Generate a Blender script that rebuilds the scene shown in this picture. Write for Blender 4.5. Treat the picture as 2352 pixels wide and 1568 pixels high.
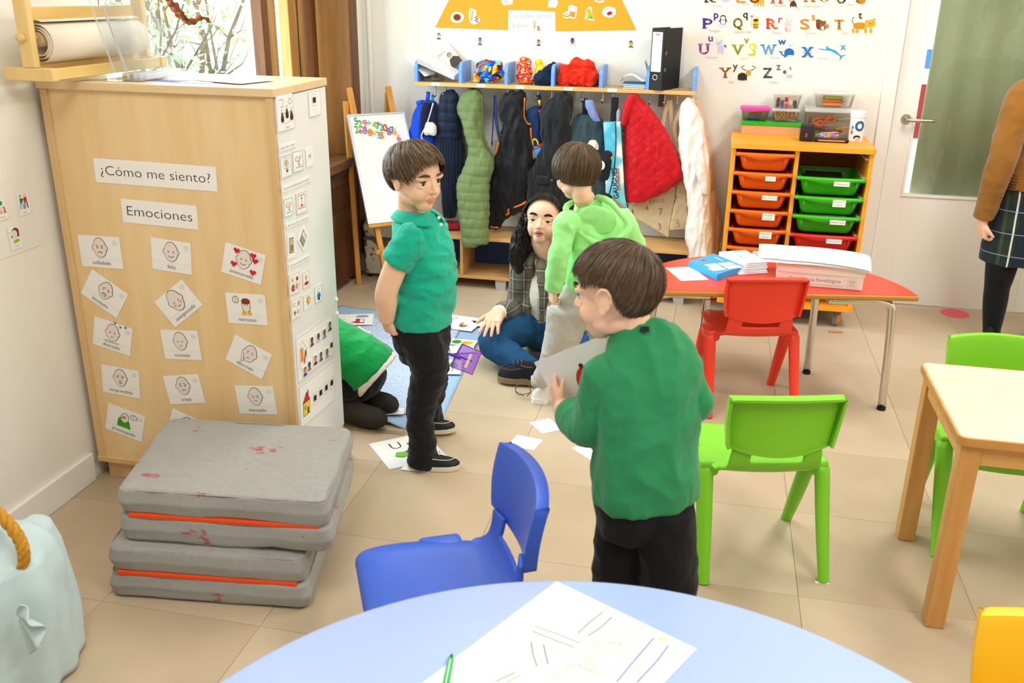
import bpy, bmesh, math, random
import numpy as np
from mathutils import Vector, Matrix, noise as mnoise
random.seed(7)
PI = math.pi
scene = bpy.context.scene
COL = scene.collection
for o in list(bpy.data.objects): bpy.data.objects.remove(o)

# ------------------------------------------------------------------ camera
CAM = Vector((0, 0, 1.65)); FPX = 2133.354
CR = Vector((0.97682048, 0.21366127, 0.01306149)).normalized()
CF = Vector((-0.19526539, 0.91439605, -0.35461428)).normalized()
CU = CR.cross(CF)
cd = bpy.data.cameras.new('camera'); cam = bpy.data.objects.new('camera', cd); COL.objects.link(cam)
cd.sensor_fit = 'HORIZONTAL'; cd.sensor_width = 36.0; cd.lens = FPX / 2352 * 36.0; cd.clip_start = .05; cd.clip_end = 200
cam.matrix_world = Matrix(((CR.x, CU.x, -CF.x, CAM.x), (CR.y, CU.y, -CF.y, CAM.y), (CR.z, CU.z, -CF.z, CAM.z), (0, 0, 0, 1)))
cd.dof.use_dof = True; cd.dof.focus_distance = 3.7; cd.dof.aperture_fstop = 5.0
scene.camera = cam

# ------------------------------------------------------------------ world, exposure
vs = scene.view_settings
vs.view_transform = 'Standard'; vs.look = 'None'; vs.exposure = 0.74; vs.gamma = 1.0; vs.use_curve_mapping = False
world = bpy.data.worlds.new('sky'); scene.world = world; world.use_nodes = True
wn = world.node_tree.nodes; wl = world.node_tree.links
bg = wn['Background']; bg.inputs[0].default_value = (0.86, 0.93, 1.0, 1); bg.inputs[1].default_value = 3.6

def area(name, loc, size, power, color, rot=(0, 0, 0)):
    l = bpy.data.lights.new(name, 'AREA'); l.shape = 'RECTANGLE'; l.size, l.size_y = size; l.energy = power; l.color = color
    o = bpy.data.objects.new(name, l); COL.objects.link(o); o.location = loc; o.rotation_euler = rot
    return o
CEIL = 2.75
LAMPS = [(-0.9, 1.0), (-0.9, 3.6), (1.3, 1.0), (1.3, 3.6)]
for i, (x, y) in enumerate(LAMPS):       # the ceiling's four fluorescent fittings
    area('ceiling_lamp_light', (x, y, CEIL - .075), (.55, 1.15), 13 if x < 0 else 25, (1.0, .965, .92))
# daylight coming through the window wall
area('window_daylight', (-2.75, 4.05, 1.75), (2.1, 1.9), 38, (.86, .93, 1.0), (0, -PI / 2, 0))

# ------------------------------------------------------------------ pixel helpers (photo measured onto real planes)
def ray(x, y): return CR * ((x - 1176) / FPX) - CU * ((y - 784) / FPX) + CF
def Fp(x, y, z=0.): d = ray(x, y); return CAM + d * ((z - CAM.z) / d.z)
def Kp(x, y, Y): d = ray(x, y); return CAM + d * (Y / d.y)
def Sp(x, y, X): d = ray(x, y); return CAM + d * (X / d.x)
def V(*a): return Vector(a)

# ------------------------------------------------------------------ materials
MATS = {}
def lin(c):
    c = c / 255.; return c / 12.92 if c <= .04045 else ((c + .055) / 1.055) ** 2.4
def rgb(h):
    if isinstance(h, str):
        h = h.lstrip('#'); h = tuple(int(h[i:i + 2], 16) for i in (0, 2, 4))
    return (lin(h[0]), lin(h[1]), lin(h[2]), 1)
def sh(c, k): return tuple(min(1, v * k) for v in c[:3]) + (1,)
def mat(key, h, rough=.5, spec=.4, var=0, vscale=6, bump=0, bscale=80, metal=0, coat=0, sheen=0, trans=0, alpha=1, stretch=(1, 1, 1), ior=1.45, sss=0):
    if key in MATS: return MATS[key]
    m = bpy.data.materials.new(key); m.use_nodes = True; MATS[key] = m
    n = m.node_tree.nodes; l = m.node_tree.links; b = n['Principled BSDF']
    c = rgb(h); b.inputs['Base Color'].default_value = c; b.inputs['Roughness'].default_value = rough
    b.inputs['Specular IOR Level'].default_value = spec; b.inputs['Metallic'].default_value = metal; b.inputs['IOR'].default_value = ior
    if coat: b.inputs['Coat Weight'].default_value = coat
    if sheen: b.inputs['Sheen Weight'].default_value = sheen
    if trans: b.inputs['Transmission Weight'].default_value = trans
    if alpha < 1: b.inputs['Alpha'].default_value = alpha
    if sss:
        b.inputs['Subsurface Weight'].default_value = sss; b.inputs['Subsurface Radius'].default_value = (.012, .005, .003); b.inputs['Subsurface Scale'].default_value = 1
    if var or bump:
        tc = n.new('ShaderNodeTexCoord'); mp = n.new('ShaderNodeMapping'); mp.inputs['Scale'].default_value = stretch
        l.new(tc.outputs['Object'], mp.inputs[0])
    if var:
        nz = n.new('ShaderNodeTexNoise'); nz.inputs['Scale'].default_value = vscale; nz.inputs['Detail'].default_value = 5
        l.new(mp.outputs[0], nz.inputs['Vector'])
        r = n.new('ShaderNodeValToRGB'); r.color_ramp.elements[0].position = .3; r.color_ramp.elements[1].position = .7
        r.color_ramp.elements[0].color = sh(c, 1 - var); r.color_ramp.elements[1].color = sh(c, 1 + var * .6)
        l.new(nz.outputs[0], r.inputs[0]); l.new(r.outputs[0], b.inputs['Base Color'])
    if bump:
        nb = n.new('ShaderNodeTexNoise'); nb.inputs['Scale'].default_value = bscale; nb.inputs['Detail'].default_value = 3
        l.new(mp.outputs[0], nb.inputs['Vector'])
        bp = n.new('ShaderNodeBump'); bp.inputs['Strength'].default_value = bump; bp.inputs['Distance'].default_value = .004
        l.new(nb.outputs[0], bp.inputs['Height']); l.new(bp.outputs[0], b.inputs['Normal'])
    return m
def thin_glass(key, h='#ffffff', refl=1.0, tint=1.0, rough=.02):
    if key in MATS: return MATS[key]
    m = bpy.data.materials.new(key); m.use_nodes = True; MATS[key] = m; n = m.node_tree.nodes; l = m.node_tree.links; n.clear()
    o = n.new('ShaderNodeOutputMaterial'); mx = n.new('ShaderNodeMixShader'); t = n.new('ShaderNodeBsdfTransparent'); g = n.new('ShaderNodeBsdfGlossy'); fr = n.new('ShaderNodeLayerWeight'); fr.inputs[0].default_value = .5
    pw = n.new('ShaderNodeMath'); pw.operation = 'POWER'; pw.inputs[1].default_value = 4; ml = n.new('ShaderNodeMath'); ml.operation = 'MULTIPLY_ADD'; ml.inputs[1].default_value = .7 * refl; ml.inputs[2].default_value = .035 * refl; ml.use_clamp = True
    t.inputs[0].default_value = rgb(h); g.inputs['Roughness'].default_value = rough
    l.new(fr.outputs['Facing'], pw.inputs[0]); l.new(pw.outputs[0], ml.inputs[0]); l.new(ml.outputs[0], mx.inputs[0]); l.new(t.outputs[0], mx.inputs[1]); l.new(g.outputs[0], mx.inputs[2]); l.new(mx.outputs[0], o.inputs[0]); return m
def wood(key, a, b_, stretch=(14, 14, 1.2), scale=2.2, rough=.42, coat=0, rings=.0):
    if key in MATS: return MATS[key]
    m = mat(key, a, rough, .35, coat=coat); n = m.node_tree.nodes; l = m.node_tree.links; b = n['Principled BSDF']
    tc = n.new('ShaderNodeTexCoord'); mp = n.new('ShaderNodeMapping'); mp.inputs['Scale'].default_value = stretch
    l.new(tc.outputs['Object'], mp.inputs[0])
    nz = n.new('ShaderNodeTexNoise'); nz.inputs['Scale'].default_value = scale; nz.inputs['Detail'].default_value = 6; nz.inputs['Roughness'].default_value = .6; nz.inputs['Distortion'].default_value = .6
    l.new(mp.outputs[0], nz.inputs['Vector'])
    r = n.new('ShaderNodeValToRGB'); e = r.color_ramp.elements; e[0].position = .28; e[1].position = .72; e[0].color = rgb(b_); e[1].color = rgb(a)
    l.new(nz.outputs[0], r.inputs[0])
    if rings:
        wv = n.new('ShaderNodeTexWave'); wv.inputs['Scale'].default_value = rings; wv.inputs['Distortion'].default_value = 5; wv.inputs['Detail'].default_value = 2; wv.inputs['Detail Scale'].default_value = .6
        mp2 = n.new('ShaderNodeMapping'); mp2.inputs['Scale'].default_value = tuple(s / 10 for s in stretch); l.new(tc.outputs['Object'], mp2.inputs[0]); l.new(mp2.outputs[0], wv.inputs['Vector'])
        mx = n.new('ShaderNodeMix'); mx.data_type = 'RGBA'; mx.blend_type = 'MULTIPLY'; mx.inputs[0].default_value = .55
        r2 = n.new('ShaderNodeValToRGB'); r2.color_ramp.elements[0].color = (.78, .62, .42, 1); r2.color_ramp.elements[1].color = (1, 1, 1, 1); r2.color_ramp.elements[1].position = .45
        l.new(wv.outputs[0], r2.inputs[0]); l.new(r.outputs[0], mx.inputs[6]); l.new(r2.outputs[0], mx.inputs[7]); l.new(mx.outputs[2], b.inputs['Base Color'])
    else: l.new(r.outputs[0], b.inputs['Base Color'])
    return m
def pm(h):                                   # printed ink / coloured paper
    return mat('print_' + (h if isinstance(h, str) else '%02x%02x%02x' % h), h, .55, .3)

# ------------------------------------------------------------------ object helpers
def link(name, me, m=None, parent=None, smooth=False, loc=None, rot=None):
    o = bpy.data.objects.new(name, me); COL.objects.link(o)
    if m is not None:
        for x in (m if isinstance(m, (list, tuple)) else [m]): me.materials.append(MATS[x] if isinstance(x, str) else x)
    if smooth: me.shade_smooth()
    if parent: o.parent = parent
    if loc is not None: o.location = loc
    if rot is not None: o.rotation_euler = rot
    return o
def tag(o, label, cat, group=None):
    o['label'] = label; o['category'] = cat
    if group: o['group'] = group
    return o
def thing(name, label, cat, loc=(0, 0, 0), rz=0, group=None):
    o = bpy.data.objects.new(name, None); COL.objects.link(o); o.empty_display_size = .05
    o.location = loc; o.rotation_euler = (0, 0, rz); return tag(o, label, cat, group)
def struct(o): o['kind'] = 'structure'; return o

class MB:
    """collects shapes into one mesh"""
    def __init__(s): s.v = []; s.f = []; s.m = []; s.cur = 0
    def add(s, v, f):
        k = len(s.v); s.v += [tuple(x) for x in v]; s.f += [tuple(i + k for i in q) for q in f]; s.m += [s.cur] * len(f); return s
    def box(s, a, b, bev=0, M=None, seg=2):
        a, b = (tuple(min(a[i], b[i]) for i in range(3)), tuple(max(a[i], b[i]) for i in range(3)))
        bm = bmesh.new(); bmesh.ops.create_cube(bm, size=1)
        for v in bm.verts: v.co = Vector([(a[i] + b[i]) / 2 + v.co[i] * (b[i] - a[i]) for i in range(3)])
        if bev: bmesh.ops.bevel(bm, geom=bm.edges[:], offset=min(bev, .49 * min(b[i] - a[i] for i in range(3))), segments=seg, affect='EDGES', profile=.5)
        return s.bm(bm, M)
    def bm(s, bm, M=None):
        bm.verts.index_update()
        s.add([(M @ v.co if M else v.co) for v in bm.verts], [[v.index for v in f.verts] for f in bm.faces]); bm.free(); return s
    def loft(s, rings, cap=True, closed=True):
        n = len(rings[0]); v = [p for r in rings for p in r]; f = []
        for i in range(len(rings) - 1):
            for j in range(n if closed else n - 1):
                k = (j + 1) % n; f.append((i * n + j, i * n + k, (i + 1) * n + k, (i + 1) * n + j))
        if cap: f.append(tuple(range(n - 1, -1, -1))); f.append(tuple((len(rings) - 1) * n + j for j in range(n)))
        return s.add(v, f)
    def tube(s, pts, r, n=12, flat=1., up=None, cap=True, sub=0):
        return s.loft(tube_rings(pts, r, n, flat, up, sub), cap)
    def prism(s, poly, z0, z1, M=None):       # polygon in xy extruded in z
        n = len(poly); v = [(x, y, z0) for x, y in poly] + [(x, y, z1) for x, y in poly]
        if M: v = [M @ Vector(p) for p in v]
        f = [tuple(range(n - 1, -1, -1)), tuple(range(n, 2 * n))] + [(i, (i + 1) % n, n + (i + 1) % n, n + i) for i in range(n)]
        return s.add(v, f)
    def lathe(s, prof, n=24, M=None):          # (r,z) profile round z
        v = []; f = []
        for r, z in prof:
            for j in range(n): a = 2 * PI * j / n; p = Vector((r * math.cos(a), r * math.sin(a), z)); v.append(M @ p if M else p)
        for i in range(len(prof) - 1):
            for j in range(n): k = (j + 1) % n; f.append((i * n + j, i * n + k, (i + 1) * n + k, (i + 1) * n + j))
        f.append(tuple(range(n - 1, -1, -1))); f.append(tuple((len(prof) - 1) * n + j for j in range(n)))
        return s.add(v, f)
    def sph(s, c, r, n=16, m=10, R=None):
        r = r if isinstance(r, (tuple, list)) else (r, r, r); c = Vector(c); rings = []
        for i in range(1, m):
            t = PI * i / m
            ring = []
            for j in range(n):
                a = 2 * PI * j / n; p = Vector((r[0] * math.sin(t) * math.cos(a), r[1] * math.sin(t) * math.sin(a), -r[2] * math.cos(t)))
                ring.append(c + (R @ p if R else p))
            rings.append(ring)
        return s.loft(rings)
    def grid(s, fn, nu, nv):
        v = [fn(i / nu, j / nv) for i in range(nu + 1) for j in range(nv + 1)]
        f = [(i * (nv + 1) + j, i * (nv + 1) + j + 1, (i + 1) * (nv + 1) + j + 1, (i + 1) * (nv + 1) + j) for i in range(nu) for j in range(nv)]
        return s.add(v, f)
    def mesh(s, name='m', normals=False):
        me = bpy.data.meshes.new(name); me.from_pydata(s.v, [], s.f)
        if any(s.m): me.polygons.foreach_set('material_index', s.m)
        if normals:
            b = bmesh.new(); b.from_mesh(me); bmesh.ops.recalc_face_normals(b, faces=b.faces[:]); b.to_mesh(me); b.free()
        me.update(); return me
    def build(s, name, m, parent=None, smooth=False, normals=True, loc=None, rot=None):
        return link(name, s.mesh(name, normals), m, parent, smooth, loc, rot)
def autosmooth(o, ang=40):
    me = o.data; me.shade_smooth()
    b = bmesh.new(); b.from_mesh(me)
    for e in b.edges:
        if len(e.link_faces) == 2 and e.calc_face_angle(0) > math.radians(ang): e.smooth = False
    b.to_mesh(me); b.free(); return o
def cr(pts, k):                               # Catmull-Rom through points of any dimension
    P = [np.array(p, float) for p in pts]; P = [2 * P[0] - P[1]] + P + [2 * P[-1] - P[-2]]; out = []
    for i in range(1, len(P) - 2):
        for j in range(k):
            t = j / k; a, b, c, d = P[i - 1:i + 3]
            out.append(.5 * (2 * b + (c - a) * t + (2 * a - 5 * b + 4 * c - d) * t * t + (3 * b - a - 3 * c + d) * t ** 3))
    out.append(P[-2]); return out
def tube_rings(pts, r, n=12, flat=1., up=None, sub=0):
    pts = [Vector(p) for p in pts]
    r = list(r) if isinstance(r, (list, tuple)) else [r] * len(pts)
    fl = list(flat) if isinstance(flat, (list, tuple)) else [flat] * len(pts)
    if sub:
        q = cr([(*p, a, b) for p, a, b in zip(pts, r, fl)], sub); pts = [Vector(x[:3]) for x in q]; r = [max(1e-5, x[3]) for x in q]; fl = [x[4] for x in q]
    rings = []; u = None
    for i, p in enumerate(pts):
        t = (pts[min(i + 1, len(pts) - 1)] - pts[max(i - 1, 0)]).normalized()
        if u is None:
            u = Vector(up) if up is not None else (Vector((0, 0, 1)) if abs(t.z) < .9 else Vector((1, 0, 0)))
        u = (u - t * u.dot(t))
        u = u.normalized() if u.length > 1e-6 else t.orthogonal().normalized()
        w = t.cross(u)
        rings.append([p + u * (r[i] * math.cos(2 * PI * j / n)) + w * (r[i] * fl[i] * math.sin(2 * PI * j / n)) for j in range(n)])
    return rings
def remesh(mb, name, m, parent, voxel=.006, it=6, disp=None, fac=.5, sub=False):
    """union of closed overlapping shapes -> one continuous smooth surface"""
    me = mb.mesh(name, True); o = bpy.data.objects.new('tmp', me); COL.objects.link(o)
    md = o.modifiers.new('r', 'REMESH'); md.mode = 'VOXEL'; md.voxel_size = voxel
    if it: s = o.modifiers.new('s', 'SMOOTH'); s.factor = fac; s.iterations = it
    dg = bpy.context.evaluated_depsgraph_get(); new = bpy.data.meshes.new_from_object(o.evaluated_get(dg))
    bpy.data.objects.remove(o)
    if disp:
        n = len(new.vertices); co = np.empty(n * 3); no = np.empty(n * 3)
        new.vertices.foreach_get('co', co); new.vertices.foreach_get('normal', no); co = co.reshape(-1, 3); no = no.reshape(-1, 3)
        co = disp(co, no); new.vertices.foreach_set('co', co.astype(np.float32).ravel()); new.update()
    new.materials.clear()
    return link(name, new, m, parent, True)
def nz3(co, sc, seed=0.):                      # noise sampled at scaled coords
    q = co * np.array(sc) + seed
    return np.array([mnoise.noise(Vector(p)) for p in q])
def folds(amp, sc, seed=0., amp2=0., sc2=(40, 40, 40)):
    def f(co, no):
        a = nz3(co, sc, seed); a = np.sign(a) * np.abs(a) ** .8
        d = amp * a
        if amp2: d = d + amp2 * nz3(co, sc2, seed + 9)
        return co + no * d[:, None]
    return f

# ------------------------------------------------------------------ flat print (drawings, lettering) as thin geometry on real sheets
TXT = {}
def text_geo(s):
    if s not in TXT:
        c = bpy.data.curves.new('t', 'FONT'); c.body = s; c.size = 1; c.resolution_u = 3; c.offset = -.011
        o = bpy.data.objects.new('t', c); COL.objects.link(o)
        me = bpy.data.meshes.new_from_object(o.evaluated_get(bpy.context.evaluated_depsgraph_get()))
        TXT[s] = ([tuple(v.co[:2]) for v in me.vertices], [tuple(p.vertices) for p in me.polygons])
        bpy.data.objects.remove(o); bpy.data.meshes.remove(me)
    return TXT[s]
class Draw:
    def __init__(s, k=.00012): s.v = []; s.f = []; s.mi = []; s.mats = []; s.z = .0003; s.k = k; s.M = None; s.flip = 1
    def _m(s, c):
        if c not in s.mats: s.mats.append(c)
        return s.mats.index(c)
    def raw(s, pts, faces, c):
        k = len(s.v); s.z += s.k
        if s.M: pts = [s.M(x, y) for x, y in pts]
        s.v += [(x, y, s.z) for x, y in pts]; s.f += [tuple(i + k for i in q) for q in faces]; s.mi += [s._m(c)] * len(faces); return s
    def poly(s, pts, c): return s.raw(pts, [tuple(range(len(pts)))], c)
    def rect(s, x0, y0, x1, y1, c): return s.poly([(x0, y0), (x1, y0), (x1, y1), (x0, y1)], c)
    def ell(s, x, y, rx, ry, c, rot=0, n=24, a0=0, a1=2 * PI):
        ca, sa = math.cos(rot), math.sin(rot); P = []
        full = abs(a1 - a0 - 2 * PI) < 1e-6
        for i in range(n if full else n + 1):
            a = a0 + (a1 - a0) * i / n; u, w = rx * math.cos(a), ry * math.sin(a); P.append((x + u * ca - w * sa, y + u * sa + w * ca))
        return s.poly(P, c)
    def line(s, pts, w, c, closed=False):
        P = [Vector(p) for p in pts]; n = len(P); L = []; R = []
        for i in range(n):
            a = P[(i - 1) % n] if (closed or i > 0) else P[i]; b = P[(i + 1) % n] if (closed or i < n - 1) else P[i]
            d = (b - a); d = d.normalized() if d.length else Vector((1, 0)); q = Vector((-d.y, d.x)) * w / 2; L.append(P[i] + q); R.append(P[i] - q)
        pts = [tuple(x) for x in L + R]; m = n if closed else n - 1
        return s.raw(pts, [(i, (i + 1) % n, n + (i + 1) % n, n + i) for i in range(m)], c)
    def arc(s, x, y, rx, ry, a0, a1, w, c, n=14): return s.line([(x + rx * math.cos(a0 + (a1 - a0) * i / n), y + ry * math.sin(a0 + (a1 - a0) * i / n)) for i in range(n + 1)], w, c)
    def ring(s, x, y, rx, ry, w, c, n=28, rot=0):
        ca, sa = math.cos(rot), math.sin(rot)
        return s.line([(x + rx * math.cos(a) * ca - ry * math.sin(a) * sa, y + rx * math.cos(a) * sa + ry * math.sin(a) * ca) for a in [2 * PI * i / n for i in range(n)]], w, c, True)
    def frame(s, x0, y0, x1, y1, w, c): return s.line([(x0, y0), (x1, y0), (x1, y1), (x0, y1)], w, c, True)
    def text(s, t, x, y, size, c, al='c', w=None, bold=0):
        v, f = text_geo(t)
        x0 = min(p[0] for p in v); x1 = max(p[0] for p in v); k = size; kx = size
        if w: kx = w / (x1 - x0)
        off = {'l': x0, 'c': (x0 + x1) / 2, 'r': x1}[al]
        P = [(x + (a - off) * kx, y + s.flip * b * k) for a, b in v]
        s.raw(P, f, c)
        if bold:
            for dx, dy in ((bold, 0), (-bold, 0), (0, bold), (0, -bold)): s.raw([(a + dx, b + dy) for a, b in P], f, c)
        return s
    def build(s, name, parent, M=None):
        me = bpy.data.meshes.new(name); me.from_pydata([tuple(M @ Vector(p)) if M else p for p in s.v], [], s.f); me.polygons.foreach_set('material_index', s.mi)
        me.update(); return link(name, me, [pm(c) for c in s.mats], parent)
def basis(o, ux, uy):
    ux = Vector(ux).normalized(); uy = Vector(uy); uy = (uy - ux * uy.dot(ux)).normalized(); uz = ux.cross(uy); o = Vector(o)
    return Matrix(((ux.x, uy.x, uz.x, o.x), (ux.y, uy.y, uz.y, o.y), (ux.z, uy.z, uz.z, o.z), (0, 0, 0, 1)))
def sheet(name, label, cat, M, w, h, draw=None, col='#f7f6f2', th=.0006, group=None, parent=None, r=0, mat_=None):
    """flat card of size w,h centred on frame M; drawing is its part"""
    mb = MB(); mb.box((-w / 2, -h / 2, 0), (w / 2, h / 2, th))
    o = mb.build(name, mat_ or pm(col), parent); o.matrix_world = M
    if parent: o.parent = parent
    elif label: tag(o, label, cat, group)
    if draw:
        d = Draw(); draw(d, w, h); 
        for i in range(len(d.v)): d.v[i] = (d.v[i][0], d.v[i][1], d.v[i][2] + th - .0001)
        d.build('drawing', o)
    return o
# ================================================================== THE ROOM
YB = 5.385; XL = -2.06; XR = 3.0; YF = -1.6
m_wall = mat('wall_paint', '#f6f2e9', .75, .2, var=.025, vscale=3, bump=.08, bscale=160)
m_white = mat('white_lacquer', '#f5f3ee', .35, .4)
m_floor = [mat('vinyl_%d' % i, c, .42, .35, var=.09, vscale=3.5, bump=.02, bscale=240) for i, c in enumerate(('#c6b297', '#c3af93', '#c9b69b'))]
m_joint = mat('vinyl_joint', '#b8a488', .7)
# floor: a slab with square vinyl tiles set on it
fo = struct(MB().box((XL - .4, YF, -.06), (XR, YB + .05, -.004)).build('floor', m_joint))
TS = .488; tx0, ty0 = -1.111 - 2 * .488, 2.41 - 8 * .488
tm = []
for m in m_floor:
    b = MB(); b.box((.0006, .0006, -.0045), (TS - .0006, TS - .0006, 0), .0004, seg=1); me = b.mesh('tile'); me.materials.append(m); tm.append(me)
for i in range(0, 11):
    for j in range(0, 15):
        x0 = tx0 + i * TS; y0 = ty0 + j * TS
        sx = min(x0 + TS, XR) - max(x0, XL); sy = min(y0 + TS, YB) - y0
        if sx <= .02 or sy <= .02: continue
        t = bpy.data.objects.new('tile', tm[random.randrange(3)]); COL.objects.link(t); t.parent = fo
        t.location = (max(x0, XL), y0, 0); t.scale = (sx / TS, sy / TS, 1)
struct(MB().box((XL - .1, YF - .1, CEIL), (XR + .1, YB + .1, CEIL + .1)).build('ceiling', mat('ceiling_paint', '#f4f2ec', .8)))
struct(MB().box((XR, YF, 0), (XR + .1, YB, CEIL)).build('wall_right', m_wall))
struct(MB().box((XL, YF - .1, 0), (XR, YF, CEIL)).build('wall_front', m_wall))
for (x, y), w_ in zip(LAMPS, ('blue round table', 'rug', 'beech table', 'red table')):
    t = thing('ceiling_light', 'long white fluorescent fitting on the ceiling above the ' + w_, 'light', (x, y, CEIL), 0, 'ceiling fittings')
    MB().box((-.3, -.62, -.06), (.3, .62, 0), .01).build('housing', m_white, t)
    MB().box((-.275, -.575, -.068), (.275, .575, -.058)).build('diffuser', m_white, t)
# back wall with the door opening
DX0, DX1, DZ = .913, 1.80, 2.08
bw = MB()
bw.box((XL - .5, YB, 0), (DX0 - .06, YB + .12, CEIL)); bw.box((DX1 + .06, YB, 0), (XR, YB + .12, CEIL)); bw.box((DX0 - .06, YB, DZ + .06), (DX1 + .06, YB + .12, CEIL))
struct(bw.build('wall_back', m_wall))
# left wall with the window recess
WY0, WY1, WZ0, WZ1 = 2.93, 5.20, .735, 2.55
lw = MB()
lw.box((XL - .3, YF, 0), (XL, WY0, CEIL)); lw.box((XL - .3, WY1 + .03, 0), (XL, YB, CEIL)); lw.box((XL - .3, WY0, WZ1), (XL, WY1 + .03, CEIL)); lw.box((XL - .3, WY0, 0), (XL - .12, WY1 + .03, WZ0 - .05))
struct(lw.build('wall_left', m_wall))
struct(MB().box((XL, YF, 0), (XL + .016, 2.54, .105), .004).build('baseboard_left', m_white))
struct(MB().box((-1.99, YB - .014, 0), (DX0 - .07, YB, .09), .003).build('baseboard_back', m_white))
tr = MB(); tr.box((DX0 - .075, YB - .018, 0), (DX0 - .004, YB + .12, DZ + .07), .004); tr.box((DX1 + .004, YB - .018, 0), (DX1 + .075, YB + .12, DZ + .07), .004); tr.box((DX0 - .075, YB - .018, DZ + .004), (DX1 + .075, YB + .12, DZ + .07), .004)
struct(tr.build('trim_1', m_white))
struct(MB().tube([(-2.02, YB - .012, .0), (-2.02, YB - .012, CEIL)], .012, 8).build('trim_2', m_wall))
# door leaf with a big glazed panel
door = struct(bpy.data.objects.new('door_1', None)); COL.objects.link(door); door.location = (DX0, YB, 0)
GX0, GX1, GZ0, GZ1 = .118, .79, .63, 1.98
lf = MB(); w = DX1 - DX0; y0, y1 = .004, .044
for a, b in (((.002, y0, .006), (GX0, y1, DZ)), ((GX1, y0, .006), (w, y1, DZ)), ((GX0, y0, .006), (GX1, y1, GZ0)), ((GX0, y0, GZ1), (GX1, y1, DZ))): lf.box(a, b, .0015)
lf.build('leaf', m_white, door)
bd = MB(); e = .014
for a, b in (((GX0 - e, -.004, GZ0 - e), (GX1 + e, .012, GZ0)), ((GX0 - e, -.004, GZ1), (GX1 + e, .012, GZ1 + e)), ((GX0 - e, -.004, GZ0), (GX0, .012, GZ1)), ((GX1, -.004, GZ0), (GX1 + e, .012, GZ1))): bd.box(a, b, .002)
bd.build('glazing_bead', m_white, door)
MB().box((GX0, .018, GZ0), (GX1, .024, GZ1)).build('pane', thin_glass('door_glass', '#e6ece2', 1.4), door)
hd = MB(); hx, hz = .068, 1.03
hd.lathe([(.0, 0), (.026, 0), (.026, .006), (.024, .009), (0, .009)], 24, Matrix.Translation((hx, .004, hz)) @ Matrix.Rotation(PI / 2, 4, 'X'))
ho = hd.build('handle_rose', mat('steel', '#b9b4aa', .3, .5, metal=1), door, True); autosmooth(ho)
hh = MB(); hh.tube([(hx, .0, hz), (hx, -.045, hz), (hx + .012, -.055, hz), (hx + .12, -.055, hz), (hx + .132, -.05, hz), (hx + .134, -.03, hz)], .0095, 12, sub=3); hh.build('handle', 'steel', door, True)
# the room behind the door: a pale corridor seen through a drawn grey-green blind
bl = MB()
bl.grid(lambda u, v: (DX0 + GX0 + .04 + u * (GX1 - GX0 - .03), YB + .075 + .008 * math.sin(u * 26), GZ0 - .1 + v * (GZ1 - GZ0 + .14)), 60, 1)
bo = bl.build('door_blind', mat('blind_fabric', '#dedacb', .8, .2, var=.04, vscale=40), None, True)
so = bo.modifiers.new('s', 'SOLIDIFY'); so.thickness = .003
tag(bo, 'grey-green fabric blind drawn behind the glass of the door', 'blind')
struct(MB().box((.3, 7.2, 0), (2.9, 7.3, CEIL)).build('wall_corridor', m_wall)); struct(MB().box((.3, YB + .12, -.06), (2.9, 7.2, 0)).build('floor_corridor', m_joint))
struct(MB().box((.3, YB + .12, CEIL), (2.9, 7.2, CEIL + .1)).build('ceiling_corridor', m_wall))
# a unit with red and blue fronts standing in the corridor, seen through the narrow clear strip of the pane
cu = thing('corridor_shelf', 'tall white shelf with a red and a blue front seen through the door pane', 'shelf', (1.45, 6.9, 0))
MB().box((-.4, -.15, 0), (.4, .2, 1.9), .004).build('carcass', m_white, cu)
MB().box((-.38, -.17, .75), (.38, -.148, 1.1), .004).build('red_front', mat('red_front', '#8d1c26', .5), cu)
MB().box((-.38, -.17, 1.2), (.38, -.148, 1.32), .004).build('blue_front', mat('blue_front', '#3f74c4', .5), cu)
area('corridor_light', (1.6, 6.3, CEIL - .05), (.6, .6), 12, (1, .96, .9))

# window: stained timber frames, panes, sill, end board and the heater casing below
m_oakl = wood('window_oak', '#c99c5a', '#9c6a30', (10, 10, .8), 2)
m_oakd = wood('window_dark_oak', '#7c4c23', '#4d2b13', (10, 10, .8), 2)
win = struct(bpy.data.objects.new('window_1', None)); COL.objects.link(win); win.location = (0, 0, 0)
m_glass = thin_glass('window_glass', '#f4fbfa', .8)
FX = -2.30
def post(y0, y1, x0, x1, m, nm='mullion'): MB().box((x0, y0, WZ0), (x1, y1, WZ1), .004).build(nm, m, win)
post(WY0 + .005, WY0 + .07, FX - .04, FX + .04, m_oakd, 'frame_post')
post(4.42, 4.485, FX + .03, FX + .09, m_oakd)
post(4.485, 4.60, FX + .02, FX + .075, m_oakl)
post(4.80, 4.90, FX - .01, FX + .05, m_oakl)
post(4.90, 4.915, FX - .012, FX + .052, mat('track_metal', '#5c5346', .4, metal=1), 'track')
post(4.915, 4.965, FX - .01, FX + .05, m_oakl)
post(5.02, 5.085, FX - .02, FX + .08, m_oakd, 'frame_post')
for z0, z1 in ((WZ0, WZ0 + .07), (WZ1 - .07, WZ1)): MB().box((FX - .03, WY0, z0), (FX + .03, WY1, z1), .004).build('rail', m_oakd, win)
for y0, y1 in ((WY0 + .07, 4.42), (4.60, 4.80), (4.965, 5.02)): MB().box((FX - .003, y0, WZ0 + .07), (FX + .003, y1, WZ1 - .07)).build('pane', m_glass, win)
MB().box((XL - .3, WY1 - .055, WZ0), (XL + .01, WY1 + .03, WZ1), .003).build('end_board', wood('end_oak', '#a97a42', '#7d5226', (6, 6, .6), 2), win)
MB().box((XL + .01, WY1 - .06, WZ0 - .6), (XL + .022, WY1 + .035, WZ1), .002).build('cover_strip', m_oakd, win)
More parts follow.
